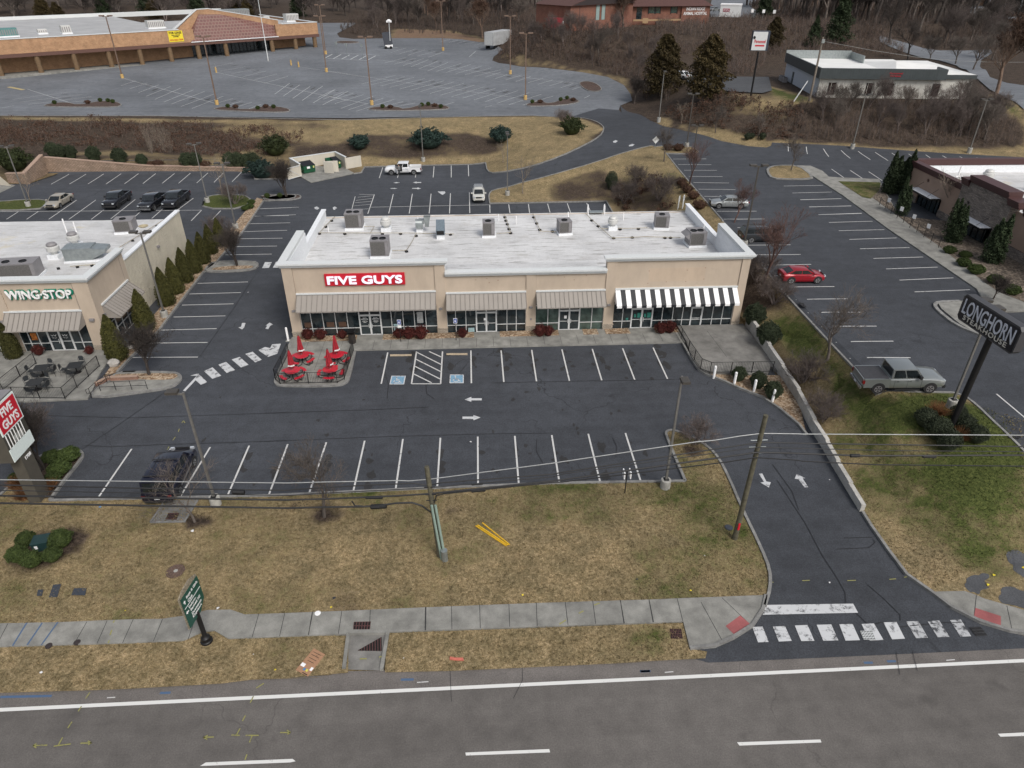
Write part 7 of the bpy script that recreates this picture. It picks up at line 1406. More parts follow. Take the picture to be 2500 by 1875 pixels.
for i in range(9): a,b_ = i/9+.04,i/9+.085;zz = Vector((0,0,.012));g.add([T3[0]+(T3[1]-T3[0])*a+zz,T3[0]+(T3[2]-T3[0])*a+zz,T3[0]+(T3[2]-T3[0])*b_+zz,T3[0]+(T3[1]-T3[0])*b_+zz],[(0,1,2,3)])
g.build('bars',M_GRT,t)
# litter
t = flat('flattened printed cardboard box lying on the verge by the road','cardboard','cardboard',12,[(2080,704),(1998,660),(2120,515),(2195,555)],plain('brown cardboard',(.34,.19,.11),.8,var=.1),.09,.025)
P = GP(12,[(2080,704),(1998,660),(2120,515),(2195,555)]);o = P[0];ux,uy = P[1]-P[0],P[3]-P[0]
for a0_,a1_,b0_,b1_,m_ in ((.35,.42,.8,.82,M_BLK),(.2,.8,.62,.64,M_BLK),(.2,.8,.76,.78,M_BLK),(.2,.8,.88,.90,M_BLK),(.25,.7,.50,.52,M_BLK),(.65,.95,.22,.36,M_LTR2),(.02,.2,.22,.36,M_LTR2),(.25,.4,.12,.22,plain('yellow label',(.6,.55,.1),.6)),(.45,.6,.12,.22,plain('blue label',(.05,.2,.4),.6)),(.1,.5,.02,.05,M_BLK)):
    q_ = MB().add([ux*a+uy*b_+Vector((0,0,.03)) for a,b_ in ((a0_,b0_),(a1_,b0_),(a1_,b1_),(a0_,b1_))],[(0,1,2,3)]);q_.v = [(v[0],v[1],.0275) for v in q_.v];q_.build('print',m_,t)
flat('salmon red plastic strip lying on the verge','litter','red_strip',13,[(978,525),(980,510),(1010,515),(1060,516),(1062,532),(1020,530)],plain('salmon plastic',(.50,.14,.10),.5),.09,.06)
LG_ = 'scraps of litter on the grass'
Wt = plain('white litter',(.7,.7,.7),.6);Yt = plain('yellow flag',(.75,.6,.03),.6);k_ = 0
for c,x,y,m_,s_,lab in ((12,1477,248,Wt,.16,'white paper scrap on the sidewalk edge right of the green sign'),(12,853,266,Yt,.08,'yellow scrap in the grass left of the green sign'),(12,1863,665,Yt,.10,'yellow scrap by the cardboard'),(12,285,683,Wt,.14,'thin white litter on the left verge'),(12,1715,561,Wt,.06,'tiny white scrap left of the cardboard'),(8,1303,1109,Wt,.2,'white scrap below the bare tree by the van'),(8,680,948,plain('blue litter',(.1,.25,.45),.5),.16,'blue scrap on the lawn edge'),(9,462,1563,plain('black litter',(.03,.03,.035),.5),.2,'dark bag on the lawn above the sidewalk'),(9,442,1624,Yt,.12,'yellow marker flag left of the inlet'),(9,1730,1542,Yt,.12,'yellow marker flag above the middle of the sidewalk'),(10,1065,1512,Yt,.12,'yellow marker flag in the lawn by the sidewalk'),(10,1160,1276,Wt,.07,'small white scrap in the right part of the lawn'),(10,705,1436,_pm['black litter'],.12,'dark scrap in the middle of the lawn'),(11,1587,1130,Yt,.16,'upper yellow flag near the old pavement'),(11,1547,1195,Yt,.16,'lower yellow flag near the old pavement'),(11,1790,1083,Yt,.2,'yellow flag at the right frame edge'),(13,703,521,Wt,.05,'tiny white scrap right of the inlet'),(14,120,42,_pm['black litter'],.1,'dark speck in the lawn near the corner'),(9,1380,507,Wt,.14,'white scrap lying on the car park'),(4,1915,750,Wt,.12,'white scrap on the side car park'),(14,1157,60,Wt,.1,'white scrap on the driveway'),(11,480,487,Wt,.08,'white speck on the driveway right lane')):
    b = G(c,x,y);a = RND.uniform(0,3);m2 = MB().add([(s_*math.cos(a+q)*u,s_*math.sin(a+q)*u,w_) for q,u,w_ in ((0,.6,.0),(1.2,.5,.04),(2.6,.65,.01),(4.1,.5,.05),(5.2,.55,.02))],[(0,1,2,3,4)]);ob = m2.build('litter',m_);ob.location = b+Vector((0,0,.16));tag(ob,lab,'litter',LG_)
# yard beside the hospital, trailer, solar trailer, far pole
b = G(2,1100,322);CROP[26] = CROP[2];t = thing('box_trailer','grey white box trailer half hidden by bare trees at the edge of the grey lot','trailer',G(2,1052,318),R(58));MB().box(0,11,0,3,1.1,4.6).build('body',plain('faded white trailer',(.36,.37,.38),.7,var=.2,scale=.8),t);MB().box(-.04,-.002,.3,2.7,1.3,4.3).build('rear_door',plain('pale door',(.45,.46,.46),.6),t)
for x in (1.2,2.4,9.5):
    MB().cyl((x,-.02,.5),(x,.3,.5),.5,n=16).build('wheel',M_BLK,t);MB().cyl((x,2.7,.5),(x,3.02,.5),.5,n=16).build('wheel',M_BLK,t)
b = G(2,392,310);t = thing('solar_trailer','white surveillance trailer with tilted dark solar panel and camera mast','trailer',b,R(5));MB().box(-1.1,1.1,-.7,.7,.5,1.1).build('body',M_WHT,t);o_ = MB().box(-1.3,1.3,-.04,.04,-1.9,1.9).build('solar_panel',plain('solar cells',(.02,.025,.035),.2),t);o_.location = (-.4,.4,2.8);o_.rotation_euler = (R(-30),R(-8),0)
MB().cyl((.4,0,1.1),(.5,0,top_height(b,2,400,142)),.09,n=8).build('mast',M_TRIM,t);zz = top_height(b,2,400,142);MB().box(-.3,1.3,-.3,.3,zz,zz+.5).ball((.5,0,zz+.4),.6,.5,.45).build('camera_head',M_WHT,t);MB().cyl((-1,-.8,.4),(-1,-.6,.4),.4,n=14).build('wheel',M_BLK,t);MB().cyl((.5,-.9,.4),(.5,-.65,.4),.4,n=14).build('wheel',M_BLK,t);MB().box(-2.4,2.6,-.05,.05,.35,.45).build('outrigger',M_GALV,t)
b = G(3,925,602);t = thing('far_utility_pole','tall wooden utility pole in front of the white building','utility pole',b);Hq = top_height(b,3,1003,222);MB().cyl((0,0,-.3),(0,0,Hq),.2,.14,10).build('pole',plain('grey pole wood',(.20,.17,.14),.9,var=.2),t,True);MB().box(-.2,.3,-.3,-.15,Hq-.9,Hq-.3).build('insulator',M_GALV,t)
p_ = Vector((b.x,b.y,b.z+Hq-.6));q_ = Vector(CAMP+ray(*K(3,2212,372))*1.0);q_ = Vector(GY(3,2300,372,b.y+25));o_ = MB().tube([Vector((0,0,0))]+[(q_-p_)*s+Vector((0,0,-1.2*math.sin(math.pi*s))) for s in (.2,.4,.6,.8,1)],.03,4).build('overhead_line',M_WIREW);o_.location = p_;tag(o_,'thin line running right from the far wooden pole over the white roof','cable')
t = thing('leaning_stake','short pale leaning stake near the far wooden pole','pole',G(3,828,612));MB().cyl((0,0,0),(1.9,.2,3.4),.1,.09,6).build('stake',M_TRIM,t)
t = thing('red_dumpster','red dumpster beside the brick hospital','dumpster',CAMP+ray(*K(2,1460,178))*((13-CAM_H)/ray(*K(2,1460,178))[2]),R(5));b_ = MB();b_.add([(-2.6,-1,0),(2.6,-1,0),(2.6,1,0),(-2.6,1,0),(-3,-1.1,2.6),(3,-1.1,2.6),(3,1.1,2.6),(-3,1.1,2.6)],[(0,1,5,4),(1,2,6,5),(2,3,7,6),(3,0,4,7),(4,5,6,7)]);b_.build('body',plain('red dumpster paint',(.26,.02,.03),.5),t);MB().box(1.2,2.2,-1.2,-1.12,1.2,1.9).build('notice',M_LTR2,t)
def onz(c,x,y,z): d = ray(*K(c,x,y));return Vector(CAMP+d*((z-CAM_H)/d[2]))
b = onz(18,1632,165,zW);q = onz(18,1835,170,zW);t = thing('storage_container','white storage container with red sign right of the hospital wing','container',b,math.atan2(q.y-b.y,q.x-b.x));L_ = (q-b).length;Hq = top_height(b,18,1632,50);MB().box(0,L_,0,5,0,Hq).build('body',plain('container white',(.62,.63,.63),.5,var=.06,scale=.5),t);MB().box(-.1,L_+.1,-.1,5.1,Hq,Hq+.35).build('roof',M_WHT,t);MB().box(L_*.14,L_*.46,-.05,-.002,Hq*.45,Hq*.72).build('sign_plate',plain('red plate',(.3,.02,.05),.5),t);text('wall_lettering','PODS',1,M_LTR2,t,(L_*.30,-.08,Hq*.58),fit=(L_*.26,Hq*.16),depth=.02)
for i,(x,y) in enumerate(((1945,185),(2055,190),(2160,195))):
    b = onz(18,x,y,zW-.5);t = thing('roadside_marker',('left','middle','right')[i]+' small white sign right of the storage container','sign',b,0,'small signs right of the container');MB().cyl((0,0,0),(0,0,2.6),.07,n=6).build('post',M_GALV,t);MB().box(-.45,.45,-.1,-.05,1.8,2.8).build('sign_plate',M_LTR2,t)
for i,(x,y,sx) in enumerate(((280,300,4.5),(415,285,1.5))):
    b = onz(18,x,y,zh-.3);t = thing('condenser_unit',('grey condenser cage at the foot of the brick hospital','small pale cabinet at the foot of the brick hospital')[i],'air conditioner',b);MB().box(-sx/2,sx/2,-.8,.8,0,2.4).build('casing',M_GALV,t);MB().box(-sx/2+.2,sx/2-.2,-.85,-.81,.4,2.).build('grille',M_HVD,t)
p_,q_ = onz(18,0,190,13.5),onz(18,135,60,15);t = thing('guard_rail','pale guard rail climbing beside the hospital drive','guard rail',p_);d = q_-p_;m_ = MB();m_.add([(0,0,.2),d+Vector((0,0,.2)),d+Vector((0,0,1.1)),(0,0,1.1),Vector((.1,.1,.2)),d+Vector((.1,.1,.2)),d+Vector((.1,.1,1.1)),(.1,.1,1.1)],[(0,1,2,3),(7,6,5,4),(3,2,6,7)]);m_.build('rail',M_GALV,t)
for s_ in (0,.25,.5,.75,1): MB().cyl(d*s_+Vector((0,0,-1)),d*s_+Vector((0,0,1.1)),.15,n=6).build('post',M_GALV,t)

# ------------------------------------------------------------------ vehicles (local +x is forward, origin on the ground under the middle)
def carpaint(name,col,metal=.4,rough=.28):
    return plain(name,col,rough,metal,.05,.8,coat=.8)
M_TYRE = plain('tyre rubber',(.015,.015,.016),.85);M_RIM = plain('alloy rim',(.42,.43,.44),.35,.7);M_RIMD = plain('dark rim',(.02,.02,.022),.6,.1);M_CGL = glassmat('car glass',(.012,.016,.018),.05)
M_HL = plain('headlamp glass',(.62,.66,.70),.15,.3,coat=.5);M_TL = plain('tail lamp red',(.16,.008,.010),.25,coat=.5);M_BPL = plain('black plastic trim',(.02,.02,.021),.6);M_CHR = plain('chrome trim',(.6,.6,.6),.2,.9,.03);M_PLT = plain('number plate',(.55,.56,.58),.5)
def facequad(A,u0,u1,v0,v1,off):
    """a quad inside the face A = (bottom left, bottom right, top right, top left), raised off its surface"""
    A = [Vector(a) for a in A];n = (A[1]-A[0]).cross(A[3]-A[0]).normalized()
    f = lambda u,v: A[0]*(1-u)*(1-v)+A[1]*u*(1-v)+A[2]*u*v+A[3]*(1-u)*v+n*off
    return [f(u0,v0),f(u1,v0),f(u1,v1),f(u0,v1)]
def loft(mb,st):
    k = None
    rings = []
    for x,zb,zt,hw in st:
        r = [(x,-hw*.90,zb),(x,-hw,zb+.16),(x,-hw,zt*.62+zb*.38),(x,-hw*.965,zt-.09),(x,-hw*.86,zt-.01),(x,-hw*.4,zt+.02),(x,hw*.4,zt+.02),(x,hw*.86,zt-.01),(x,hw*.965,zt-.09),(x,hw,zt*.62+zb*.38),(x,hw,zb+.16),(x,hw*.90,zb)];rings.append(r)
    k = len(rings[0]);vs = [p for r in rings for p in r];fs = []
    for i in range(len(rings)-1):
        for j in range(k): fs.append((i*k+j,i*k+(j+1)%k,(i+1)*k+(j+1)%k,(i+1)*k+j))
    fs += [tuple(range(k)),tuple(range((len(rings)-1)*k,len(rings)*k))[::-1]]
    mb.add(vs,fs)
def wheels(t,L,hw,wb,r,rim,fx=None,roff=0):
    for x in (-wb/2+roff,wb/2+roff):
        for s in (-1,1):
            a = MB();n = 14;R_ = r+.075;pts = [(R_*math.cos(q),R_*math.sin(q)) for q in np.linspace(R(-8),R(188),n)]
            y0,y1 = s*(hw-.03),s*(hw+.006)
            a.add([(x+p[0],y1,r+.02+p[1]) for p in pts]+[(x+p[0],y0,r+.02+p[1]) for p in pts],[tuple(range(n)) if s < 0 else tuple(range(n))[::-1]]+[(i,i+1,n+i+1,n+i) for i in range(n-1)]);a.build('wheel_arch',M_BPL,t)
            w = MB().cyl((x,s*(hw-.21),r),(x,s*(hw+.012),r),r,n=22).build('wheel',M_TYRE,t,True)
            q = MB();q.lathe([(.02,0),(r*.60,0),(r*.66,-.02)],18);k_ = len(q.v)
            q.v = [(x+v[0],s*(hw+.018)-0*v[2],r+v[1]) for v in q.v]
            q.build('rim',M_RIMD,w);q = MB()
            for i in range(5):
                an_ = i*2*math.pi/5+.3;c_,s_ = math.cos(an_),math.sin(an_);pr = []
                for d_,w_ in ((.06,.035),(r*.64,.05)): pr += [(d_*c_-w_*s_,d_*s_+w_*c_),(d_*c_+w_*s_,d_*s_-w_*c_)]
                q.add([(x+pr[j][0],s*(hw+.026),r+pr[j][1]) for j in ((0,1,3,2) if s < 0 else (0,2,3,1))],[(0,1,2,3)])
            ring = [(r*.66*math.cos(a_),r*.66*math.sin(a_)) for a_ in np.linspace(0,2*math.pi,19)];ri_ = [(p[0]*.86,p[1]*.86) for p in ring]
            for i in range(18): q.add([(x+p[0],s*(hw+.025),r+p[1]) for p in (ring[i],ring[i+1],ri_[i+1],ri_[i])],[(0,1,2,3)])
            q.build('spokes',rim,w)
def vehicle(name,lab,cat,c0,head,paint,L,W,H,kind,rim=M_RIM,group=None,z=None,door_open=False,wet=False):
    t = thing(name,lab,cat,c0,head,group);hw = W/2;P = paint
    if kind == 'sedan':   S = [(-.5,.42,.78,.80),(-.485,.30,.90,.93),(-.40,.24,.99,.98),(-.2,.22,.97,1.),(.1,.22,.95,1.),(.22,.22,.93,1.),(.36,.24,.84,.98),(.46,.28,.72,.92),(.495,.36,.58,.80)];gb,ft,rt,rb = .24,.09,-.20,-.36;wb,r = .58*L,.33;gz = .95;cuts = ((.08,.50),(.53,.93))
    elif kind == 'coupe': S = [(-.5,.42,.86,.80),(-.485,.30,.98,.93),(-.38,.24,1.03,1.),(-.2,.22,.98,1.),(.1,.22,.95,1.),(.22,.22,.95,1.),(.36,.24,.86,.98),(.46,.28,.74,.92),(.495,.36,.58,.78)];gb,ft,rt,rb = .26,.08,-.26,-.46;wb,r = .62*L,.35;gz = .97;cuts = ((.10,.52),(.55,.90))
    elif kind == 'suv':   S = [(-.5,.45,.95,.86),(-.49,.35,1.08,.95),(-.35,.28,1.10,1.),(0,.26,1.08,1.),(.22,.26,1.08,1.),(.36,.28,1.03,.99),(.46,.32,.93,.94),(.497,.42,.74,.84)];gb,ft,rt,rb = .25,.12,-.43,-.49;wb,r = .57*L,.38;gz = 1.08;cuts = ((.05,.34),(.37,.66),(.69,.94))
    elif kind == 'van':   S = [(-.5,.45,1.00,.90),(-.49,.35,1.14,.97),(-.35,.28,1.15,1.),(0,.26,1.14,1.),(.22,.26,1.13,1.),(.36,.28,1.03,.99),(.46,.32,.88,.93),(.497,.42,.70,.82)];gb,ft,rt,rb = .30,.14,-.46,-.495;wb,r = .58*L,.36;gz = 1.12;cuts = ((.03,.34),(.37,.64),(.67,.90))
    elif kind == 'wagon': S = [(-.5,.45,.90,.84),(-.49,.33,1.0,.95),(-.35,.26,1.03,1.),(0,.25,1.0,1.),(.22,.25,.99,1.),(.36,.26,.93,.98),(.46,.30,.84,.93),(.497,.40,.66,.82)];gb,ft,rt,rb = .24,.08,-.38,-.48;wb,r = .57*L,.34;gz = 1.0;cuts = ((.06,.34),(.37,.64),(.67,.92))
    if kind != 'pickup':
        b = MB();loft(b,[(x*L,zb,zt,hw*k) for x,zb,zt,k in S]);b.build('body',P,t,True,40)
        gw,tw = hw*(.96 if kind == 'van' else .91),hw*(.86 if kind == 'van' else .74);z0,z1 = gz-.04,H-.07;zr = H
        A = {k_: v for k_,v in (('fl',(gb*L,gw*.92,z0)),('fr',(gb*L,-gw*.92,z0)),('rl',(rb*L,gw*.90,z0)),('rr',(rb*L,-gw*.90,z0)),('tfl',(ft*L,tw,z1)),('tfr',(ft*L,-tw,z1)),('trl',(rt*L,tw,z1)),('trr',(rt*L,-tw,z1)))}
        g = MB();V8 = [A[k_] for k_ in ('rr','fr','fl','rl','trr','tfr','tfl','trl')];g.add(V8,[(0,1,5,4),(1,2,6,5),(2,3,7,6),(3,0,4,7),(4,5,6,7)])
        g.build('cabin',P,t);rf_ = MB();mx = (ft+rt)/2*L;rf_.add([(rt*L,-tw*.98,z1),(ft*L,-tw*.98,z1),(ft*L,tw*.98,z1),(rt*L,tw*.98,z1),(rt*L+.14,-tw*.80,zr),(ft*L-.16,-tw*.80,zr),(ft*L-.16,tw*.80,zr),(rt*L+.14,tw*.80,zr)],[(0,1,5,4),(1,2,6,5),(2,3,7,6),(3,0,4,7),(4,5,6,7)]);ro = rf_.build('roof',P,t,True,50)
        faces = {'ws': (A['fr'],A['fl'],A['tfl'],A['tfr']),'rw': (A['rl'],A['rr'],A['trr'],A['trl']),'R': (A['rr'],A['fr'],A['tfr'],A['trr']),'L': (A['fl'],A['rl'],A['trl'],A['tfl'])}
        MB().quad(*facequad(faces['ws'],.05,.95,.06,.96,.012)).build('windshield',M_CGL,t);MB().quad(*facequad(faces['rw'],.07,.93,.15,.92,.012)).build('rear_window',M_CGL,t)
        for sd in 'RL':
            for a_,b_ in cuts:
                u0,u1 = (a_,b_) if sd == 'R' else (1-b_,1-a_);MB().quad(*facequad(faces[sd],u0,u1,.12,.92,.012)).build('side_window',M_CGL,t)
        if kind in ('suv','wagon'):
            rr_ = MB();
            for s in (-1,1): rr_.tube([(rt*L+.1,s*tw*.86,zr+.05),(ft*L-.1,s*tw*.86,zr+.05)],.025,5)
            rr_.build('roof_rail',M_BPL if kind == 'suv' else M_CHR,ro)
        hx = L/2;zf = .62 if kind in ('sedan','coupe') else .78;hfw = hw*.80
        wheels(t,L,hw,wb,r,rim)
    else:
        r = .41;wb = .62*L;bx0 = -.5*L;cb = -.165*L;cf = .235*L;zb_ = .42
        b = MB();loft(b,[(cb-.02,zb_,1.22,hw),(cb+.3,zb_,1.22,hw),(cf,zb_,1.22,hw),(cf+.08*L,zb_,1.20,hw),(.40*L,zb_+.02,1.16,hw*.99),(.47*L,zb_+.05,1.10,hw*.96),(.495*L,zb_+.12,.98,hw*.88)]);b.build('body',P,t,True,40)
        bd = MB();bd.box(bx0+.10,cb-.04,-hw,-hw+.09,zb_+.1,1.24).box(bx0+.10,cb-.04,hw-.09,hw,zb_+.1,1.24).box(cb-.13,cb-.045,-hw+.09,hw-.09,.8,1.235);bd.box(bx0+.10,cb-.045,-hw+.09,hw-.09,zb_+.12,.80);bd.build('cargo_bed',P,t)
        tg = MB().box(bx0+.02,bx0+.10,-hw+.10,hw-.10,.68,1.22).build('tailgate',P,t)
        if wet == 'cover': MB().box(bx0+.12,cb-.14,-hw+.11,hw-.11,1.20,1.245).build('bed_cover',plain('grey bed cover',(.055,.055,.06),.7),t)
        else: MB().box(bx0+.12,cb-.14,-hw+.092,hw-.092,.802,.815).build('bed_liner',M_BPL,t)
        gw,tw = hw*.95,hw*.82;z0,z1 = 1.19,H-.04;fx,tx,rx,rtx = cf-.02,cf-.105*L,cb+.02,cb+.07
        A = {'fl':(fx,gw*.93,z0),'fr':(fx,-gw*.93,z0),'rl':(rx,gw*.95,z0),'rr':(rx,-gw*.95,z0),'tfl':(tx,tw,z1),'tfr':(tx,-tw,z1),'trl':(rtx,tw,z1),'trr':(rtx,-tw,z1)}
        g = MB();g.add([A[k_] for k_ in ('rr','fr','fl','rl','trr','tfr','tfl','trl')],[(0,1,5,4),(1,2,6,5),(2,3,7,6),(3,0,4,7),(4,5,6,7)]);g.build('cabin',P,t)
        rf_ = MB();rf_.add([(rtx,-tw*.98,z1),(tx,-tw*.98,z1),(tx,tw*.98,z1),(rtx,tw*.98,z1),(rtx+.1,-tw*.82,H),(tx-.14,-tw*.82,H),(tx-.14,tw*.82,H),(rtx+.1,tw*.82,H)],[(0,1,5,4),(1,2,6,5),(2,3,7,6),(3,0,4,7),(4,5,6,7)]);rf_.build('roof',P,t,True,50)
        faces = {'ws': (A['fr'],A['fl'],A['tfl'],A['tfr']),'rw': (A['rl'],A['rr'],A['trr'],A['trl']),'R': (A['rr'],A['fr'],A['tfr'],A['trr']),'L': (A['fl'],A['rl'],A['trl'],A['tfl'])}
        MB().quad(*facequad(faces['ws'],.05,.95,.08,.95,.012)).build('windshield',M_CGL,t);MB().quad(*facequad(faces['rw'],.08,.92,.15,.9,.012)).build('rear_window',M_CGL,t)
        for sd in 'RL':
            for a_,b_ in ((.07,.45),(.49,.93)):
                u0,u1 = (a_,b_) if sd == 'R' else (1-b_,1-a_);MB().quad(*facequad(faces[sd],u0,u1,.10,.90,.012)).build('side_window',M_CGL,t)
        wheels(t,L,hw,wb,r,rim,roff=.012*L);hx = L/2;zf = .82;hfw = hw*.84
        MB().box(bx0-.10,bx0+.02,-hw*.95,hw*.95,.42,.62).build('rear_bumper',M_CHR if paint.name != 'black truck paint' else M_BPL,t);MB().box(hx-.10,hx+.06,-hw*.90,hw*.90,.40,.62).build('front_bumper',M_CHR if lab.count('chrome') or 'white' in lab else M_BPL,t)
    # lights, grille, mirrors, plates, handles
    xf = hx*.985 if kind != 'pickup' else hx*.992
    for s in (-1,1):
        MB().box(xf-.10,xf+.015,min(s*hfw*.98,s*hfw*.66),max(s*hfw*.98,s*hfw*.66),zf,zf+.17).build('headlight',M_HL,t)
        zt_ = .75 if kind != 'pickup' else .85;MB().box(-hx-.012,-hx+.14,min(s*hw*.93,s*hw*.68) if kind!='pickup' else min(s*(hw+.01),s*(hw-.16)),max(s*hw*.93,s*hw*.68) if kind!='pickup' else max(s*(hw+.01),s*(hw-.16)),zt_,zt_+(.16 if kind!='pickup' else .26)).build('taillight',M_TL,t)
        mxx = (gb*L-.25) if kind != 'pickup' else cf-.42;mz = gz+.02 if kind != 'pickup' else 1.26
        MB().box(mxx-.06,mxx+.10,min(s*hw*.93,s*(hw+.20)),max(s*hw*.93,s*(hw+.20)),mz,mz+(.14 if kind != 'pickup' else .26)).build('mirror',P if kind != 'pickup' else M_BPL,t)
        for q in (.02,-.19) if kind != 'pickup' else (.05,-.10): MB().box(q*L,q*L+.16,min(s*hw,s*(hw+.025)),max(s*hw,s*(hw+.025)),.86 if kind!='pickup' else 1.02,.89 if kind!='pickup' else 1.05).build('door_handle',M_BPL,t)
        sm = MB();y_ = s*(hw+.003)
        for q in ((.13,-.06,-.24) if kind != 'pickup' else (.20,.035,-.12)): sm.box(q*L-.008,q*L+.008,min(y_,s*(hw-.01)),max(y_,s*(hw-.01)),.42 if kind!='pickup' else .5,.86 if kind!='pickup' else 1.1)
        sm.build('door_seam',M_BPL,t)
    MB().box(xf-.05,xf+.02,-hfw*.60,hfw*.60,zf-.05,zf+.15).build('grille',M_BPL if 'chrome' not in lab else M_CHR,t);MB().box(-hx-.03 if kind!='pickup' else -hx-.115,-hx+.0,-.16,.16,.60 if kind != 'pickup' else .5,.72 if kind != 'pickup' else .61).build('number_plate',M_PLT,t)
    if kind != 'pickup': MB().box(xf-.02,xf+.035,-hw*.6,hw*.6,.32,.48).build('lower_grille',M_BPL,t);MB().box(-hx-.02,-hx+.05,-hw*.8,hw*.8,.34,.5).build('rear_bumper',M_BPL,t)
    else: MB().box(-.1*L,.2*L,-hw-.06,-hw+.0,.34,.40).box(-.1*L,.2*L,hw-.0,hw+.06,.34,.40).build('running_board',M_BPL,t)
    return t
def side_car(name,lab,cat,cr,wr,wf,paint,W,H,kind,L,face=1,**k):
    """placed by the contact points of its two near side wheels"""
    p,q = G(cr,*wr),G(cr,*wf);m = (p+q)/2;d = (q-p);d.z = 0;d.normalize();n = Vector((-d.y,d.x,0))
    if (m+n).y < m.y: n = -n
    c = m+n*(W/2-.1);c.z = h(c.x,c.y)+.04;fz = math.atan2(d.y,d.x)
    t = vehicle(name,lab,cat,c,fz,paint,L,W,H,kind,**k)
    zr,zf_ = h(p.x,p.y),h(q.x,q.y);t.rotation_euler = (0,-math.atan2(zf_-zr,(q-p).length),fz);return t
PN = carpaint('navy paint',(.008,.009,.024));PW = carpaint('white paint gloss',(.72,.73,.74),.0,.3);PS = carpaint('silver paint',(.38,.40,.40),.6);PG = carpaint('grey green silver paint',(.29,.31,.305),.55)
PR = carpaint('red paint',(.30,.006,.016),.2);PB = carpaint('black truck paint',(.012,.013,.017),.2,.22);PBE = carpaint('champagne paint',(.42,.38,.31),.4);PC = carpaint('cream white paint',(.60,.59,.54),.1);PD = carpaint('dark grey paint',(.035,.040,.045),.4)
a_,b_ = G(8,968,882),G(8,1215,872);vc = (a_+b_)/2;vehicle('van','dark navy wet van parked with its tail over the lawn kerb','car',(vc.x+.15,37.15,.03),R(91),PN,5.15,2.0,1.92,'van')
t = bpy.data.objects['van'];m_ = MB()
for s in (-.5,-.25,0,.25,.5): m_.box(-1.9,.2,s-.012,s+.012,1.915,1.935)
m_.build('roof_ribs',M_BPL,t);m_ = MB()
for x in (-1.9,-.2): m_.box(x-.04,x+.04,-.80,.80,1.96,2.0)
m_.build('crossbar',M_BPL,t)
side_car('pickup_truck','grey green silver crew cab pickup with flat bed cover','pickup truck',7,(945,1290),(1257,1288),PG,2.05,1.95,'pickup',5.9,rim=M_HV,wet='cover').location.x -= .4
side_car('hatchback_car','red hatchback coupe parked facing right','car',7,(345,573),(517,570),PR,1.79,1.40,'coupe',4.22)
side_car('crossover_car','dark grey crossover parked behind the reddish tree','car',7,(88,303),(236,300),PD,1.9,1.66,'suv',4.6)
side_car('sedan_car','silver sedan parked at the left edge of the restaurant lot','car',3,(511,1256),(377,1254),PS,1.8,1.40,'sedan',4.7)
side_car('sedan_car','champagne sedan facing the viewer in the rear lot','car',22,(458,284),(315,372),PBE,1.88,1.46,'sedan',5.2)
TG = 'black pickups in the rear lot'
side_car('pickup_truck','leftmost black pickup in the rear lot, bumper with a pale strip','pickup truck',22,(1222,275),(1090,368),PB,1.98,1.88,'pickup',5.5,rim=M_RIMD,group=TG)
side_car('pickup_truck','middle black pickup in the rear lot with chrome grille and bumper','pickup truck',22,(1690,312),(1572,392),PB,2.0,1.88,'pickup',5.7,group=TG)
side_car('pickup_truck','rightmost black pickup in the rear lot','pickup truck',22,(1992,272),(1872,365),PB,2.0,1.90,'pickup',5.7,rim=M_RIMD,group=TG)
t = side_car('pickup_truck','white crew cab pickup with its driver door open','pickup truck',21,(783,400),(388,403),PW,2.0,1.88,'pickup',5.8)
# open door, dark doorway and the person getting out
MB().box(.10,1.20,1.004,1.012,.62,1.72).build('doorway',M_BPL,t) ;dr = MB();dr.box(0,1.05,-.03,.03,.50,1.20).build('open_door',PW,t)
o_ = [c for c in t.children if c.name.startswith('open_door')][0];o_.location = (1.22,1.03,0);o_.rotation_euler = (0,0,R(115));MB().add([(.08,-.01,1.2),(.98,-.01,1.2),(.80,-.01,1.68),(.45,-.01,1.70)],[(0,1,2,3)]).build('door_window',M_CGL,o_)
text('door_lettering','BUILD',.2,M_BL if False else plain('blue grey decal',(.12,.18,.24),.5),t,(-.42,1.012,.98),(90,0,180),fit=(.8,.12),depth=.002)
p_ = GZ(21,1862,880,.0);t = vehicle('wagon_car','cream white wagon with striped roof rack facing the viewer','car',(p_[0],p_[1]+2.3,h(p_[0],p_[1]+2.3)+.04),R(-90),PC,4.7,1.8,1.56,'wagon');m_ = MB()
for x in (-1.7,-1.3,-.9,-.5): m_.box(x-.09,x+.09,-.62,.62,1.63,1.66)
m_.build('rack_bar',M_CHR,t)
b = onz(18,1585,112,zW+.2);vehicle('sedan_car','small bluish car left of the white storage container','car',b,R(30),PS,4.6,1.8,1.45,'sedan')
b = G(19,2070,105);vehicle('sedan_car','tiny white car before the far shop at the top right','car',b,R(-10),PW,4.8,1.8,1.5,'sedan')
b = G(3,155,470);vehicle('sedan_car','white car half hidden between the two dark evergreens','car',b,R(120),PW,4.8,1.8,1.5,'sedan')
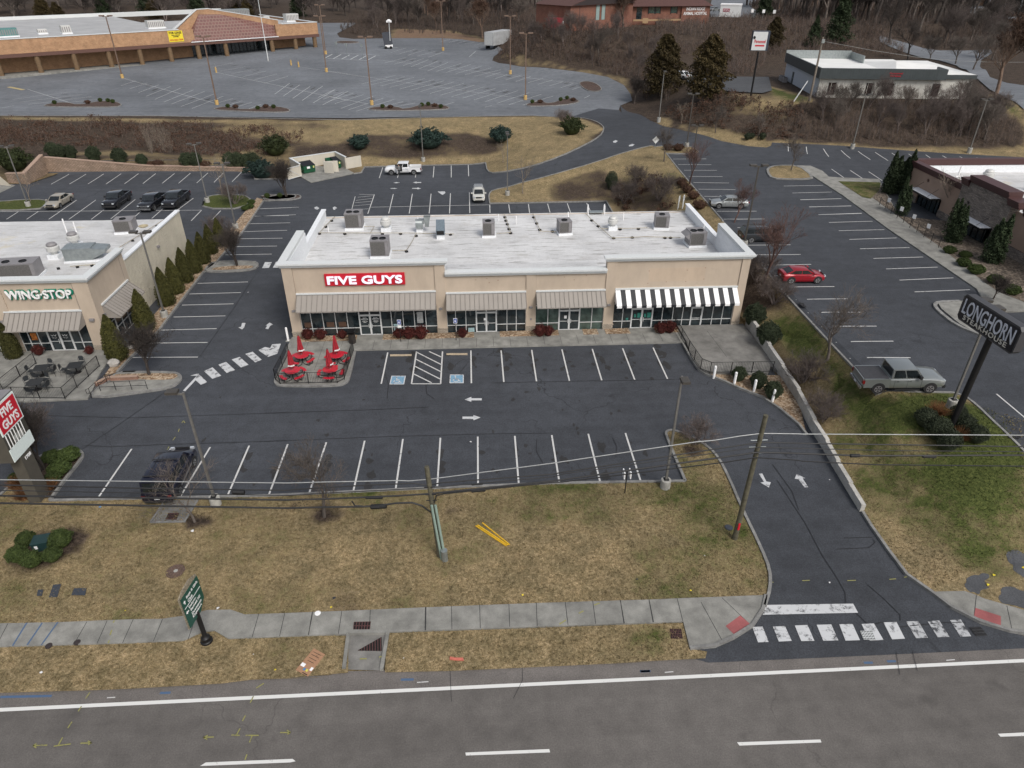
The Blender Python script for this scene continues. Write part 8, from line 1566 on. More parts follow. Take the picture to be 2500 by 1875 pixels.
# the person stepping out of the white pickup: one continuous body grown round a skeleton
def person(lab,loc,rz,shirt,trousers):
    t = thing('person',lab,'person',loc,rz)
    V = [((0,0,.92),.15),((0,.02,1.15),.15),((0,.03,1.38),.17),((0,.02,1.52),.06),((0,.0,1.60),.085),((0,-.01,1.70),.095),((0,0,1.77),.06),((-.19,.03,1.42),.06),((-.24,-.08,1.16),.047),((-.20,-.30,1.05),.035),((.19,.03,1.42),.06),((.25,.02,1.14),.047),((.24,-.12,.93),.035),
         ((-.10,-.02,.86),.10),((-.11,-.12,.48),.07),((-.11,-.02,.09),.05),((-.11,-.18,.04),.04),((.10,0,.86),.10),((.11,-.02,.46),.07),((.11,.06,.08),.05),((.11,-.10,.04),.04),((-.19,-.38,1.03),.03),((.23,-.2,.86),.03)]
    E = [(0,1),(1,2),(2,3),(3,4),(4,5),(5,6),(2,7),(7,8),(8,9),(9,21),(2,10),(10,11),(11,12),(12,22),(0,13),(13,14),(14,15),(15,16),(0,17),(17,18),(18,19),(19,20)]
    me = bpy.data.meshes.new('body');me.from_pydata([v[0] for v in V],E,[]);o = bpy.data.objects.new('body',me);COL.objects.link(o);md = o.modifiers.new('skin','SKIN')
    for i,v in enumerate(V): me.skin_vertices[0].data[i].radius = (v[1],v[1]*.8)
    me.skin_vertices[0].data[0].use_root = True;o.modifiers.new('s','SUBSURF').levels = 1;bpy.context.view_layer.update()
    m2 = bpy.data.meshes.new_from_object(o.evaluated_get(bpy.context.evaluated_depsgraph_get()));bpy.data.objects.remove(o)
    sk = plain('skin',(.35,.20,.14),.6);
    for m in (shirt,trousers,sk): m2.materials.append(m)
    for p in m2.polygons:
        c = p.center;p.material_index = 1 if c.z < .95 else (2 if (c.z > 1.5 or (c.z < 1.15 and abs(c.x) > .17 and c.y < -.1)) else 0);p.use_smooth = True
    o = bpy.data.objects.new('body',m2);COL.objects.link(o);o.parent = t
    MB().ball((0,.01,1.735),.095,.10,.075,12,8).build('hair',plain('dark hair',(.02,.015,.012),.8),t,True);return t
tw_ = [o for o in bpy.data.objects if o.get('label') == 'white crew cab pickup with its driver door open'][0]
rz_ = tw_.rotation_euler.z;lc = Matrix.Rotation(rz_,3,'Z') @ Vector((.62,1.12,0));person('person in grey jacket bending into the open door of the white pickup',(tw_.location.x+lc.x,tw_.location.y+lc.y,tw_.location.z+.0),rz_+math.pi,plain('grey jacket',(.16,.165,.17),.9),plain('dark grey trousers',(.06,.065,.07),.9))

# ------------------------------------------------------------------ plants
def leafmat(name,c1,c2,c3=None):
    m,nt,b = newmat(name);oi = N(nt,'ShaderNodeObjectInfo');p = pos(nt,True);n1 = noise(nt,p,3.5,3);n2 = noise(nt,p,14,2)
    s = mathn(nt,'ADD',mathn(nt,'MULTIPLY',n1,.6),mathn(nt,'MULTIPLY',n2,.4));st = [(.3,c1),(.62,c2)]+([(.75,c3)] if c3 else [])
    c = mix(nt,1.,ramp(nt,s,st),ramp(nt,oi.outputs['Random'],[(0,g3(.8)),(1,g3(1.2))]),'MULTIPLY');nt.links.new(c,b.inputs['Base Color']);b.inputs['Roughness'].default_value = .75;b.inputs['Specular IOR Level'].default_value = .25;return m
L_BOX = leafmat('clipped shrub leaves',(.016,.028,.008),(.060,.085,.022),(.12,.15,.045));L_DRK = leafmat('very dark shrub leaves',(.012,.018,.011),(.040,.050,.026));L_ARB = leafmat('arborvitae foliage',(.024,.026,.007),(.070,.068,.018),(.13,.105,.035));L_JUN = leafmat('juniper foliage',(.010,.020,.018),(.030,.055,.045),(.06,.10,.085))
L_RED = leafmat('dark red shrub leaves',(.035,.009,.008),(.085,.018,.014),(.15,.035,.026));L_CON = leafmat('conifer needles',(.014,.023,.011),(.040,.058,.026),(.07,.09,.045));L_CED = leafmat('bronzed cedar foliage',(.018,.017,.006),(.060,.042,.015),(.12,.075,.025));L_BRN = leafmat('dead brown leaves',(.03,.016,.011),(.085,.045,.028),(.15,.09,.055));L_GRS = leafmat('dry ornamental grass',(.10,.045,.02),(.22,.11,.05),(.34,.20,.10))
L_HOL = leafmat('holly leaves',(.016,.024,.012),(.048,.062,.032),(.11,.13,.08))
def twigmat(name,c): 
    m,nt,b = newmat(name);oi = N(nt,'ShaderNodeObjectInfo');n1 = noise(nt,pos(nt,True),2.,3);lo = tuple(x*.6 for x in c);hi = tuple(x*1.4 for x in c)
    nt.links.new(mix(nt,1.,ramp(nt,n1,[(.3,lo),(.7,hi)]),ramp(nt,oi.outputs['Random'],[(0,g3(.75)),(1,g3(1.25))]),'MULTIPLY'),b.inputs['Base Color']);b.inputs['Roughness'].default_value = .9;return m
T_GRY = twigmat('grey brown bark',(.115,.096,.083));T_DRK = twigmat('dark wet bark',(.046,.037,.032));T_RED = twigmat('reddish twigs',(.105,.060,.050));T_BRN = twigmat('brown brush twigs',(.135,.092,.068));T_PAL = twigmat('pale twigs',(.20,.165,.13));T_PUR = twigmat('purplish brush twigs',(.115,.092,.083))
def segs_mesh(name,S,m,parent=None,n=3):
    """many tapered sticks: S rows = (x0,y0,z0,x1,y1,z1,r0,r1)"""
    S = np.asarray(S,float);p0,p1 = S[:,:3],S[:,3:6];d = p1-p0;d /= np.linalg.norm(d,axis=1)[:,None]+1e-9
    a = np.cross(d,np.where(np.abs(d[:,2:3]) > .9,[[1.,0,0]],[[0,0,1.]]));a /= np.linalg.norm(a,axis=1)[:,None]+1e-9;b = np.cross(d,a)
    V = np.zeros((len(S),2,n,3));
    for j in range(n):
        q = 2*math.pi*j/n;o = a*math.cos(q)+b*math.sin(q);V[:,0,j] = p0+o*S[:,6:7];V[:,1,j] = p1+o*S[:,7:8]
    base = (np.arange(len(S))*2*n)[:,None];F = np.concatenate([base+np.array([[j,(j+1) % n,n+(j+1) % n,n+j]]) for j in range(n)])
    return raw(name,V.reshape(-1,3),F,m,parent)
def branches(rng,trunk_h,spread,depth=5,r0=.12,up=.55,first=.35,kids=3,multi=1,lean=0.,shrink=.72,length=None):
    big,small = [],[]
    def grow(p,d,L,r,lev):
        k = 3 if lev < 3 else 2;q = p.copy()
        for i in range(k):
            d2 = d+rng.normal(0,.10+.03*lev,3);d2[2] += up*.10;d2 /= np.linalg.norm(d2);e = q+d2*L/k;ra = r*(1-.35*i/k);rb = r*(1-.35*(i+1)/k)
            (big if lev < 2 else small).append((*q,*e,ra,rb));q = e;d = d2
            if lev < depth and (i > 0 or lev > 0):
                for _ in range(kids if i == k-1 else (1 if rng.random() < .8 else 2)):
                    ax_ = rng.normal(0,1,3);ax_ -= d*ax_.dot(d);ax_ /= np.linalg.norm(ax_)+1e-9;an_ = rng.uniform(.35,.8)*spread;nd = d*math.cos(an_)+ax_*math.sin(an_);nd[2] += up*.25;nd /= np.linalg.norm(nd)
                    grow(q.copy(),nd,L*shrink*rng.uniform(.75,1.1),rb*.62,lev+1)
    for m_ in range(multi):
        d = np.array([rng.normal(0,lean),rng.normal(0,lean),1.]);d /= np.linalg.norm(d)
        grow(np.array([rng.normal(0,.05*(multi>1)),rng.normal(0,.05*(multi>1)),-.1]),d,trunk_h,r0,0)
    return big,small
TREES = {}
def tree_proto(key,mat,seed,hgt,mr=.0065,leaves=None,**k):
    rng = np.random.default_rng(seed);big,small = branches(rng,**k);A = np.array(big+small);s = hgt/A[:,5].max();big,small = np.array(big),np.array(small)
    for B_ in (big,small): B_[:,:6] *= s;B_[:,6:] = np.maximum(B_[:,6:]*min(s,1.3),mr)
    t = thing('bare_tree','x','tree');segs_mesh('trunk',big,mat,t,6);segs_mesh('crown',small,mat,t,3)
    if leaves is not None:
        c = small[rng.integers(len(small)//2,len(small),leaves[0]),3:6]+rng.normal(0,leaves[2],(leaves[0],3));leafquads('leaves',c,leaves[1],leaves[3],t,rng)
    TREES[key] = t;return t
def leafquads(name,C,size,m,parent,rng,normals=None,flat=.5):
    n = len(C);a = rng.normal(0,1,(n,3));a /= np.linalg.norm(a,axis=1)[:,None];b = rng.normal(0,1,(n,3));b = np.cross(a,b);b /= np.linalg.norm(b,axis=1)[:,None]
    sz = size*rng.uniform(.6,1.3,(n,1));V = np.stack([C-a*sz,C-b*sz*flat,C+a*sz,C+b*sz*flat],1);F = np.arange(n*4).reshape(n,4);return raw(name,V.reshape(-1,3),F,m,parent)
def place(key,lab,loc,rz=None,sc=1.,group=None,name='bare_tree',cat='tree',first=set()):
    t = TREES[key]
    if key not in first: first.add(key);t['label'] = lab;t.location = loc;t.rotation_euler = (0,0,rz or 0);t.scale = (sc,sc,sc);KIDS(t);t.name = name;t['category'] = cat;d = t
    else: d = dup(t,loc,rz if rz is not None else RND.uniform(0,6.28),lab,None,sc);d.name = name;d['category'] = cat
    if group: d['group'] = group
    elif 'group' in d: del d['group']
    return d
def bush(key,rx,ry,rz_,m,n,leaf,seed,stem=True,shape='ball',rough=.12):
    rng = np.random.default_rng(seed);t = thing('shrub','x','shrub');u = rng.normal(0,1,(n,3));u /= np.linalg.norm(u,axis=1)[:,None]
    if shape == 'ball': u[:,2] = np.abs(u[:,2])*1.0-.35*(rng.random(n) < .35)*np.abs(u[:,2])
    lump = 1+rough*(np.sin(u[:,0]*5+seed)*np.sin(u[:,1]*6+seed*2)*np.sin(u[:,2]*5+1)+.5*np.sin(u[:,0]*11+u[:,1]*9+u[:,2]*13));k = lump*rng.uniform(.80,1.03,n)
    if shape == 'ball': C = np.c_[u[:,0]*rx*k,u[:,1]*ry*k,rz_*.42+u[:,2]*rz_*.62*k];core = MB().ball((0,0,rz_*.42),rx*.80,ry*.80,rz_*.50,12,8)
    elif shape == 'cone':
        z = rng.random(n)**.8;prof = np.interp(z,[0,.08,.3,.6,.85,1.],[.72,.95,1.,.72,.36,.04]);a = rng.uniform(0,2*math.pi,n);k = rng.uniform(.82,1.04,n)*(1+.10*np.sin(a*7+z*9));C = np.c_[np.cos(a)*prof*rx*k,np.sin(a)*prof*ry*k,z*rz_+.03]
        core = MB().lathe([(rx*.5,.02),(rx*.82,rz_*.12),(rx*.84,rz_*.3),(rx*.6,rz_*.6),(rx*.28,rz_*.85),(.02,rz_*.97)],12)
    leafquads('foliage',C,leaf,m,t,rng);core.build('inner_foliage',m,t,True)
    if stem: MB().cyl((0,0,-.1),(0,0,rz_*.25),.06,n=6).build('stem',T_DRK,t)
    TREES[key] = t;return t
def gpt(c,x,y,dz=.12): b = G(c,x,y);b.z += dz;return b
# clipped shrubs
bush('box',.70,.70,1.15,L_BOX,2600,.055,3);bush('boxflat',.68,.62,.75,L_BOX,3400,.055,4);bush('dark',.76,.76,1.25,L_DRK,2600,.05,5,rough=.06);bush('holly',1.0,1.0,2.0,L_HOL,4200,.07,6);bush('red',.52,.52,1.0,L_RED,1500,.065,7,rough=.35);bush('arb',.90,.90,4.2,L_ARB,6500,.075,8,shape='cone');bush('jun',1.9,1.5,1.9,L_JUN,4200,.13,9,rough=.35);bush('brn',.9,.9,1.0,L_BRN,2200,.06,10,rough=.3);bush('egg',.95,.95,2.5,L_DRK,3000,.06,12,rough=.04);bush('yng',1.1,1.1,1.5,leafmat('loose green shrub leaves',(.012,.018,.006),(.035,.045,.014),(.08,.09,.03)),2600,.09,13,rough=.4)
TREES['tuft'] = thing('grass_clump','x','plant');rng = np.random.default_rng(3);n = 500;a = rng.uniform(0,6.28,n);rr_ = rng.uniform(0,.25,n);l_ = rng.uniform(.5,1.1,n);sp_ = rng.uniform(.1,.75,n)
segs_mesh('blades',np.c_[rr_*np.cos(a)*.6,rr_*np.sin(a)*.6,np.zeros(n),(rr_+l_*sp_)*np.cos(a),(rr_+l_*sp_)*np.sin(a),l_*(1-sp_*.5),np.full(n,.014),np.full(n,.004)],L_GRS,TREES['tuft']);MB().ball((0,0,.15),.3,.3,.25,8,5).build('crown',L_GRS,TREES['tuft'])
def shr(key,lab,c,x,y,sc=1.,group=None,name='round_shrub',cat='shrub',dz=.1,base=True): return place(key,lab,gpt(c,x,y,dz),RND.uniform(0,6.28),sc,group,name,cat)
g_ = 'round shrubs round the green utility box'
for x,y,s,l in ((195,1195,.78,'back left round shrub behind the green utility box'),(430,1200,.92,'large round shrub right of the green utility box'),(135,1300,.80,'leftmost round shrub near the green utility box'),(235,1335,.80,'front middle round shrub before the green utility box'),(368,1300,.72,'front right round shrub before the green utility box')): shr('box',l,8,x,y,s,g_)
g_ = 'shrubs in the bed of the pylon sign'
for x,y,s,l in ((680,1080,1.0,'shrub at the back of the pylon bed'),(900,1060,1.15,'shrub at the rounded tip of the pylon bed'),(780,1230,1.1,'middle shrub of the pylon bed'),(700,1330,.85,'low shrub of the pylon bed nearest the car park kerb'),(230,1330,.75,'shrub left of the pylon post')): shr('boxflat',l,16,x,y,s,g_)
for i,(x,y,s,l) in enumerate(((250,1420,.95,'tawny grass clump left of the pylon post'),(640,1440,.8,'tawny grass clump right of the pylon post'),(320,1560,.95,'tawny grass clump in front of the pylon post'))): shr('tuft',l,16,x,y,s,'grass clumps by the pylon','grass_clump','plant')
g_ = 'dark round shrubs under the steakhouse sign'
for x,y,s,l in ((1215,1500,1.0,'leftmost dark shrub under the steakhouse sign'),(1290,1580,1.18,'dark shrub directly below the leftmost one'),(1355,1650,1.12,'front dark shrub under the steakhouse sign'),(1430,1450,.75,'back dark shrub behind the sign pole'),(1470,1530,.92,'dark shrub right of the sign pole'),(1545,1605,.95,'rightmost dark shrub under the steakhouse sign')): shr('dark',l,7,x,y,s,g_)
for x,y,l in ((1295,1440,'reddish grass clump behind the dark shrubs'),(1440,1600,'reddish grass clump between the dark shrubs')): shr('tuft',l,7,x,y,1.1,'grass clumps by the steakhouse sign','grass_clump','plant')
g_ = 'hollies along the low wall'
for c,x,y,s,l in ((7,100,845,1.05,'holly nearest the shop row corner beyond the low wall'),(7,190,975,1.08,'second holly beyond the low wall'),(6,1900,1425,.62,'leftmost holly behind the white bollards'),(6,2045,1480,.70,'middle holly behind the white bollards'),(6,2160,1560,.72,'rightmost holly behind the white bollards')): shr('holly',l,c,x,y,s,g_,'holly_shrub')
g_ = 'dark red shrubs along the shop front'
for c,x,y,s,l in ((5,342,1165,.92,'leftmost dark red shrub of the shop front'),(5,448,1165,.92,'second dark red shrub from the left'),(5,620,1160,.72,'small dark red shrub left of the waste bin'),(5,1075,1155,.86,'dark red shrub right of the first door'),(5,1158,1160,1.02,'dark red shrub in the middle of three'),(5,1257,1160,1.12,'rightmost of three dark red shrubs'),(5,1592,1150,.8,'lone dark red shrub before the second shop'),(6,372,1085,1.02,'left red shrub before the third shop'),(6,437,1083,.9,'right red shrub before the third shop'),(6,1305,1062,1.0,'left red shrub before the striped awning'),(6,1370,1058,1.05,'right red shrub before the striped awning'),(4,310,1232,.85,'dark red shrub left of the neighbouring shop door'),(4,700,1225,.65,'dark red shrub right of the neighbouring shop door')): shr('red',l,c,x,y,s,g_,'red_shrub',dz=.18)
g_ = 'pointed evergreens along the cream wall'
for i,(x,y,s) in enumerate(((920,1262,1.02),(1135,1035,.98),(1297,843,.96),(1372,750,.92),(1445,665,.92),(1515,590,.90),(1580,520,.88),(1640,445,.84),(1710,385,.82))): shr('arb',('nearest pointed evergreen by the boulder','second pointed evergreen, beside the side window','third pointed evergreen by the lamp','fourth pointed evergreen from the front','fifth pointed evergreen from the front','sixth pointed evergreen from the front','seventh pointed evergreen from the front','eighth pointed evergreen from the front','farthest pointed evergreen of the row')[i],4,x,y,s,g_,'pointed_evergreen','tree')
shr('arb','brownish pointed evergreen at the left of the neighbouring front',4,120,1250,.80,None,'pointed_evergreen','tree')
for i,(c,x,y,s,l) in enumerate(((2,645,940,1.5,'wide blue green juniper in the middle of the bank'),(2,1100,900,1.15,'spiky blue green juniper right of the middle one'),(1,1670,1130,1.25,'blue green juniper by the bin yard'),(2,205,945,1.05,'dark juniper at the left of the mulch bed'))): shr('jun',l,c,x,y,s,'junipers on the bank','juniper_shrub')
shr('egg','dark egg shaped shrub on the landscaped patch',2,1800,1205,1.0);shr('yng','loose dark shrub on the tan bank near the drive',2,1550,855,1.7);
g_ = 'round shrubs above the block retaining wall'
for i,(x,y,s,k_) in enumerate(((345,1000,1.5,0),(400,1010,1.45,0),(460,1012,1.4,0),(605,1030,1.6,0),(770,1045,1.65,0),(910,1058,1.25,0),(965,1062,1.0,0),(1195,1065,1.5,0),(1250,1065,1.5,0),(1310,1065,1.3,0),(1470,1066,1.55,0),(1515,1066,1.55,0),(1570,1066,1.4,0),(1615,1062,1.5,0))): shr('holly' if i not in (6,9) else 'brn',('shrub 1','')[1] or ('first','second','third','fourth','fifth','sixth','seventh, low,','eighth','ninth','tenth','eleventh','twelfth','thirteenth','fourteenth')[i]+' shrub from the left above the block wall',1,x,y,s*.74,g_)
shr('yng','big dark green shrub at the left frame edge above the wall',1,105,1085,2.1,None,'evergreen_shrub');shr('yng','dark green bush on the bank left of the bin yard',1,1755,985,1.9,None,'evergreen_shrub');shr('brn','brown shrub at the foot of the bank by the lamp',1,1010,1062,1.0)
for i,(c,x,y,k_,s,l) in enumerate(((1,1590,1330,'boxflat',.9,'green shrub low in the small island by the shops'),(1,1600,1300,'boxflat',.8,'green shrub high in the small island by the shops'),(1,1560,1340,'boxflat',.8,'green shrub at the front tip of the small island'),(1,1700,1262,'box',.6,'low shrub in the mulch island, left'),(1,1780,1258,'box',.55,'low shrub in the mulch island, middle'),(3,550,840,'dark',.8,'dark round shrub at the road edge, left'),(3,578,833,'dark',.65,'dark round shrub at the road edge, middle'),(3,640,838,'dark',.8,'dark round shrub at the road edge, right'),(3,148,1112,'brn',.9,'brown shrub at the top of the mulch strip'),(3,168,1128,'brn',.7,'small brown shrub below it on the mulch strip'),(3,190,1158,'brn',.9,'brown shrub halfway down the mulch strip'),(3,225,1195,'brn',.9,'brown shrub lower on the mulch strip'),(3,262,1255,'brn',1.,'brown shrub behind the shop row corner'),(3,75,905,'brn',.9,'left brown shrub on the mulch tip'),(3,135,908,'brn',1.,'right brown shrub on the mulch tip'))): shr(k_,l,c,x,y,s)
g_ = 'flat clipped shrubs along the steakhouse bed'
for i,(x,y,s) in enumerate(((765,1200,1.0),(940,1250,.92),(920,1345,1.1),(1062,1430,1.2),(1275,1545,1.15),(1460,1660,1.15))): shr('boxflat',('first','second, set back,','third','fourth','fifth','nearest')[i]+' flat clipped shrub of the steakhouse bed',20,x,y,s,g_)
# irregular junipers by the steakhouse: several spires each
def spire(key,seed,m=L_CON,n=5,hgt=4.2,w=1.3):
    rng = np.random.default_rng(seed);t = thing('upright_juniper','x','tree');Cs = []
    for i in range(n):
        a = rng.uniform(0,6.28);d = rng.uniform(.1,.55)*w;H_ = hgt*rng.uniform(.6,1.) if i else hgt;k = 1500;z = rng.random(k)**.7;pr = np.interp(z,[0,.1,.5,.8,1],[.6,.7,.55,.28,.03])*w*.62;q = rng.uniform(0,6.28,k);j = np.sqrt(rng.uniform(.3,1.05,k))*(1+.3*np.sin(q*4+z*16))
        Cs.append(np.c_[d*math.cos(a)*(1+z*.7)+np.cos(q)*pr*j,d*math.sin(a)*(1+z*.7)+np.sin(q)*pr*j,z*H_])
    leafquads('foliage',np.concatenate(Cs),.10,m,t,rng);MB().cyl((0,0,-.1),(0,0,hgt*.5),.1,.04,6).build('trunk',T_DRK,t);TREES[key] = t
spire('sp1',21);spire('sp2',22,n=7)
for i,(x,y,s,k_) in enumerate(((90,520,1.3,'sp2'),(215,520,1.4,'sp1'),(255,760,1.1,'sp1'),(810,1075,1.15,'sp2'),(1240,1310,1.2,'sp2'))): shr(k_,('leftmost dark juniper by the steakhouse','second dark juniper, rising at the steakhouse corner','slim green juniper before the first steakhouse window','juniper between the two steakhouse windows','wide juniper beside the second steakhouse window')[i],20,x,y,s,'upright junipers at the steakhouse','upright_juniper','tree')
# bare trees of the car parks
tree_proto('ta',T_GRY,31,5.5,trunk_h=1.7,spread=1.0,depth=5,r0=.10,kids=3,mr=.0058);tree_proto('tj',T_GRY,41,5.0,trunk_h=1.3,spread=1.05,depth=4,r0=.07,kids=3,mr=.006);tree_proto('tb',T_RED,32,6.,trunk_h=1.5,spread=.8,depth=5,r0=.09,kids=3,up=.7,mr=.0062);tree_proto('tc',T_DRK,33,5.2,trunk_h=1.2,spread=.85,depth=5,r0=.08,kids=3,multi=3,lean=.25,up=.5)
tree_proto('td',T_GRY,34,11.,trunk_h=3.5,spread=.85,depth=5,r0=.26,kids=3,mr=.016);tree_proto('te',T_DRK,35,12.,trunk_h=4.,spread=.75,depth=5,r0=.30,kids=3,mr=.016);tree_proto('tf',T_PUR,36,9.,trunk_h=3.,spread=.7,depth=5,r0=.17,kids=3,multi=2,lean=.2,mr=.006);tree_proto('tg',T_BRN,37,11.,trunk_h=3.2,spread=.95,depth=5,r0=.24,kids=3,mr=.010,leaves=(5200,.13,.25,L_BRN));tree_proto('th',T_PUR,38,3.2,trunk_h=.9,spread=1.1,depth=4,r0=.05,kids=3,multi=6,lean=.5,mr=.006);tree_proto('ti',T_PAL,39,5.0,trunk_h=1.6,spread=.9,depth=4,r0=.07,kids=2,mr=.010)
def bt(key,lab,c,x,y,hgt,h0,group=None,name='bare_tree',rz=None): return place(key,lab,gpt(c,x,y,.05),rz,hgt/h0,group,name)
bt('tj','bare tree beside the tail of the navy van',8,1320,1045,4.8,5.0);bt('ta','bare tree in its mulch ring on the front lawn',9,393,1010,6.0,5.5);bt('tc','bare dark multi stemmed tree in the pebble island by the looped handrail',24,1350,900,5.0,5.2);bt('tc','bare multi stemmed tree on the second island of the side row',4,1830,540,4.8,5.2)
bt('tc','bare tree beside the pylon sign',16,550,1185,5.4,5.2);bt('tc','dark reddish bare tree on the mulch island by the bin yard',1,1820,1252,5.6,5.2);bt('ti','pale young bare tree on the green island',1,1415,1240,5.6,5.0);bt('ti','pale young bare tree on the left frame island',1,198,1285,4.5,5.0)
bt('tb','reddish upright tree before the dark grey crossover',7,178,560,8.2,6.);bt('tb','reddish tree behind the silver sedan',3,205,1110,6.5,6.);bt('tb','slender reddish tree overlapping the silver sedan',7,-20,170,5.2,6.);bt('ta','rounded bare tree in a mulch ring right of the low wall',7,590,1070,6.4,5.5);bt('ta','bare tree on the oval island of the restaurant lot',3,812,1028,5.4,5.5);bt('ta','bare tree on the mulch tip near the yield sign',2,2135,1030,5.6,5.5)
bt('ti','thin bare tree on the tan corner behind the shop row',2,1240,1235,5.5,5.0);bt('ti','thin bare tree on the bank below the juniper',2,1115,1040,3.6,5.0);bt('ti','bare tree against the steakhouse wall',20,715,810,6.0,5.0);bt('tc','bare shrub at the restaurant island',7,1670,680,2.6,5.2);bt('tc','bare multi stemmed tree at the outer bend of the ring road',2,1950,655,5.5,5.2);bt('ta','small bare tree by the right hand road',3,360,795,4.5,5.5);bt('ta','small bare tree in the mulch by the dark round shrubs',3,618,825,4.2,5.5);bt('ti','leaning bare tree on the mulch bank',3,155,740,4.,5.0);bt('ta','tall bare tree on the bank below the hospital',2,1722,400,9.5,5.5)
g_ = 'bare twiggy shrubs on the mulch beds'
for i,(c,x,y,s,l) in enumerate(((10,1090,520,.75,'bare twiggy shrub on the lawn peninsula'),(7,240,710,1.0,'bare twiggy shrub on the mulch right of the shop row'),(7,130,560,1.1,'bare twiggy shrub near the shop row corner'),(7,420,1230,.95,'bare twiggy shrub beyond the wall, upper'),(7,560,1480,.85,'bare twiggy shrub beyond the wall, lower'),(1,1500,1300,1.1,'reddish bare shrub on the green island'),(2,1880,1300,1.2,'bare shrub at the right end of the landscaped patch'),(2,2100,1280,1.3,'bare shrub near the pale hoops'),(2,1960,1180,1.,'bare shrub right of the egg shaped one'),(4,1690,330,1.0,'bare shrub by the farthest pointed evergreen'),(2,1500,800,1.0,'bare shrub beside the loose dark shrub'),(16,420,880,1.,'bare shrub behind the pylon sign'))): place('th',l,gpt(c,x,y,.05),RND.uniform(0,6),s,g_,'bare_shrub','shrub')
# shrubs inside the grey lot islands
k_ = 0
for c,pts in ((1,((640,650),(690,652),(560,662),(350,665),(720,658))),(1,((1500,690),(1450,688),(1640,700),(1690,688),(1740,692))),(2,((350,690),(400,692),(600,680),(640,675),(680,682),(720,690))),(2,((1300,660),(1350,658),(1480,645),(1520,635),(1560,645)))):
    for x,y in pts: k_ += 1;shr('box' if k_ % 3 else 'brn','low shrub number %d from the left among the grey lot islands' % k_ if False else 'low shrub in a mulch island of the grey lot',c,x,y,.65,'low shrubs in the grey lot islands')
# brush: thickets of stems on the banks
def in_poly(P,X,Y):
    ins = np.zeros(len(X),bool);P = np.array([(p[0],p[1]) for p in P])
    for a,b in zip(P,np.roll(P,-1,0)):
        if a[1] != b[1]: ins ^= ((a[1] > Y) != (b[1] > Y)) & (X < (b[0]-a[0])*(Y-a[1])/(b[1]-a[1])+a[0])
    return ins
def hv(X,Y):
    fx = np.clip(X-HX0,0,HNX-1.001);fy = np.clip(Y-HY0,0,HNY-1.001);i = fx.astype(int);j = fy.astype(int);a = fx-i;b = fy-j
    return (HG[j,i]*(1-a)+HG[j,i+1]*a)*(1-b)+(HG[j+1,i]*(1-a)+HG[j+1,i+1]*a)*b
def brush(name,lab,poly,density,hmin,hmax,mats,seed,stems=7,r=.014,spread=.45,clump=True,leaves=0,leafm=None):
    rng = np.random.default_rng(seed);P = np.array([(p[0],p[1]) for p in poly]);mn,mx = P.min(0),P.max(0);n = int((mx-mn).prod()*density);X = rng.uniform(mn[0],mx[0],n);Y = rng.uniform(mn[1],mx[1],n)
    k = in_poly(poly,X,Y)
    if clump: k &= (np.sin(X*.55+seed)*np.sin(Y*.7+seed*1.7)+.6*np.sin(X*.21+2)*np.sin(Y*.33)+rng.normal(0,.35,n)) > -.25
    X,Y = X[k],Y[k];Z = hv(X,Y);n = len(X);H_ = rng.uniform(hmin,hmax,n)*(.75+.35*np.sin(X*.31+1)*np.sin(Y*.4));S = [];L_ = []
    for s in range(stems):
        a = rng.uniform(0,6.28,n);sp = rng.uniform(.05,spread,n);hh_ = H_*rng.uniform(.5,1,n);bx = X+rng.normal(0,.12,n);by = Y+rng.normal(0,.12,n)
        mxp = np.c_[bx+np.cos(a)*sp*hh_*.4,by+np.sin(a)*sp*hh_*.4,Z+hh_*.55];tp = np.c_[bx+np.cos(a)*sp*hh_,by+np.sin(a)*sp*hh_,Z+hh_]
        S.append(np.c_[bx,by,Z-.05,mxp,np.full(n,r),np.full(n,r*.7)]);S.append(np.c_[mxp,tp,np.full(n,r*.7),np.full(n,r*.3)])
        if s % 2 == 0:
            a2 = a+rng.choice([-1,1],n)*rng.uniform(.5,1.4,n);t2 = mxp+np.c_[np.cos(a2)*hh_*.28,np.sin(a2)*hh_*.28,hh_*.28];S.append(np.c_[mxp,t2,np.full(n,r*.5),np.full(n,r*.25)])
        L_.append(tp)
    S = np.concatenate(S);m = rng.integers(0,len(mats),len(S)) if len(mats) > 1 else None
    o = segs_mesh(name,S,mats[0])
    if len(mats) > 1:
        for mm in mats[1:]: o.data.materials.append(mm)
        mi = np.tile(m,3).astype(np.int32);o.data.polygons.foreach_set('material_index',mi)
    tag(o,lab,'brush');o['kind'] = 'stuff'
    if leaves:
        T_ = np.concatenate(L_);T_ = T_[rng.integers(0,len(T_),leaves)];T_[:,2] -= rng.uniform(0,.6,leaves)*hmin;T_[:,:2] += rng.normal(0,.2,(leaves,2));q = leafquads(name+'_leaves',T_,.13,leafm or L_BRN,None,rng);tag(q,lab+', its dead leaves','brush');q['kind'] = 'stuff'
    return o
brush('bank_brush','brown thicket on the bank left of the bin yard',GP(1,[(0,775),(500,780),(1000,790),(1500,810),(1900,830),(1950,880),(1850,960),(1600,1010),(1450,1010),(1100,980),(800,960),(500,940),(250,930),(0,930)]),2.2,.7,2.3,[T_BRN,T_PUR,T_RED,T_PAL],51,leaves=16000)
brush('bank_brush','tall grey stems on the bank below the road',GP(1,[(900,850),(1080,850),(1100,980),(950,990)]),1.4,2.5,4.6,[T_GRY,T_PAL],52,stems=9,spread=.3,clump=False)
brush('ravine_brush','dense bare thicket on the bank below the white building',GP(3,[(860,640),(1000,600),(1400,605),(1850,625),(2000,600),(2100,700),(2212,800),(2212,880),(1900,875),(1500,870),(1200,850),(900,840),(760,800),(840,740)]),1.15,1.8,4.3,[T_PUR,T_DRK,T_BRN],53,stems=7,spread=.35,r=.018,clump=False)
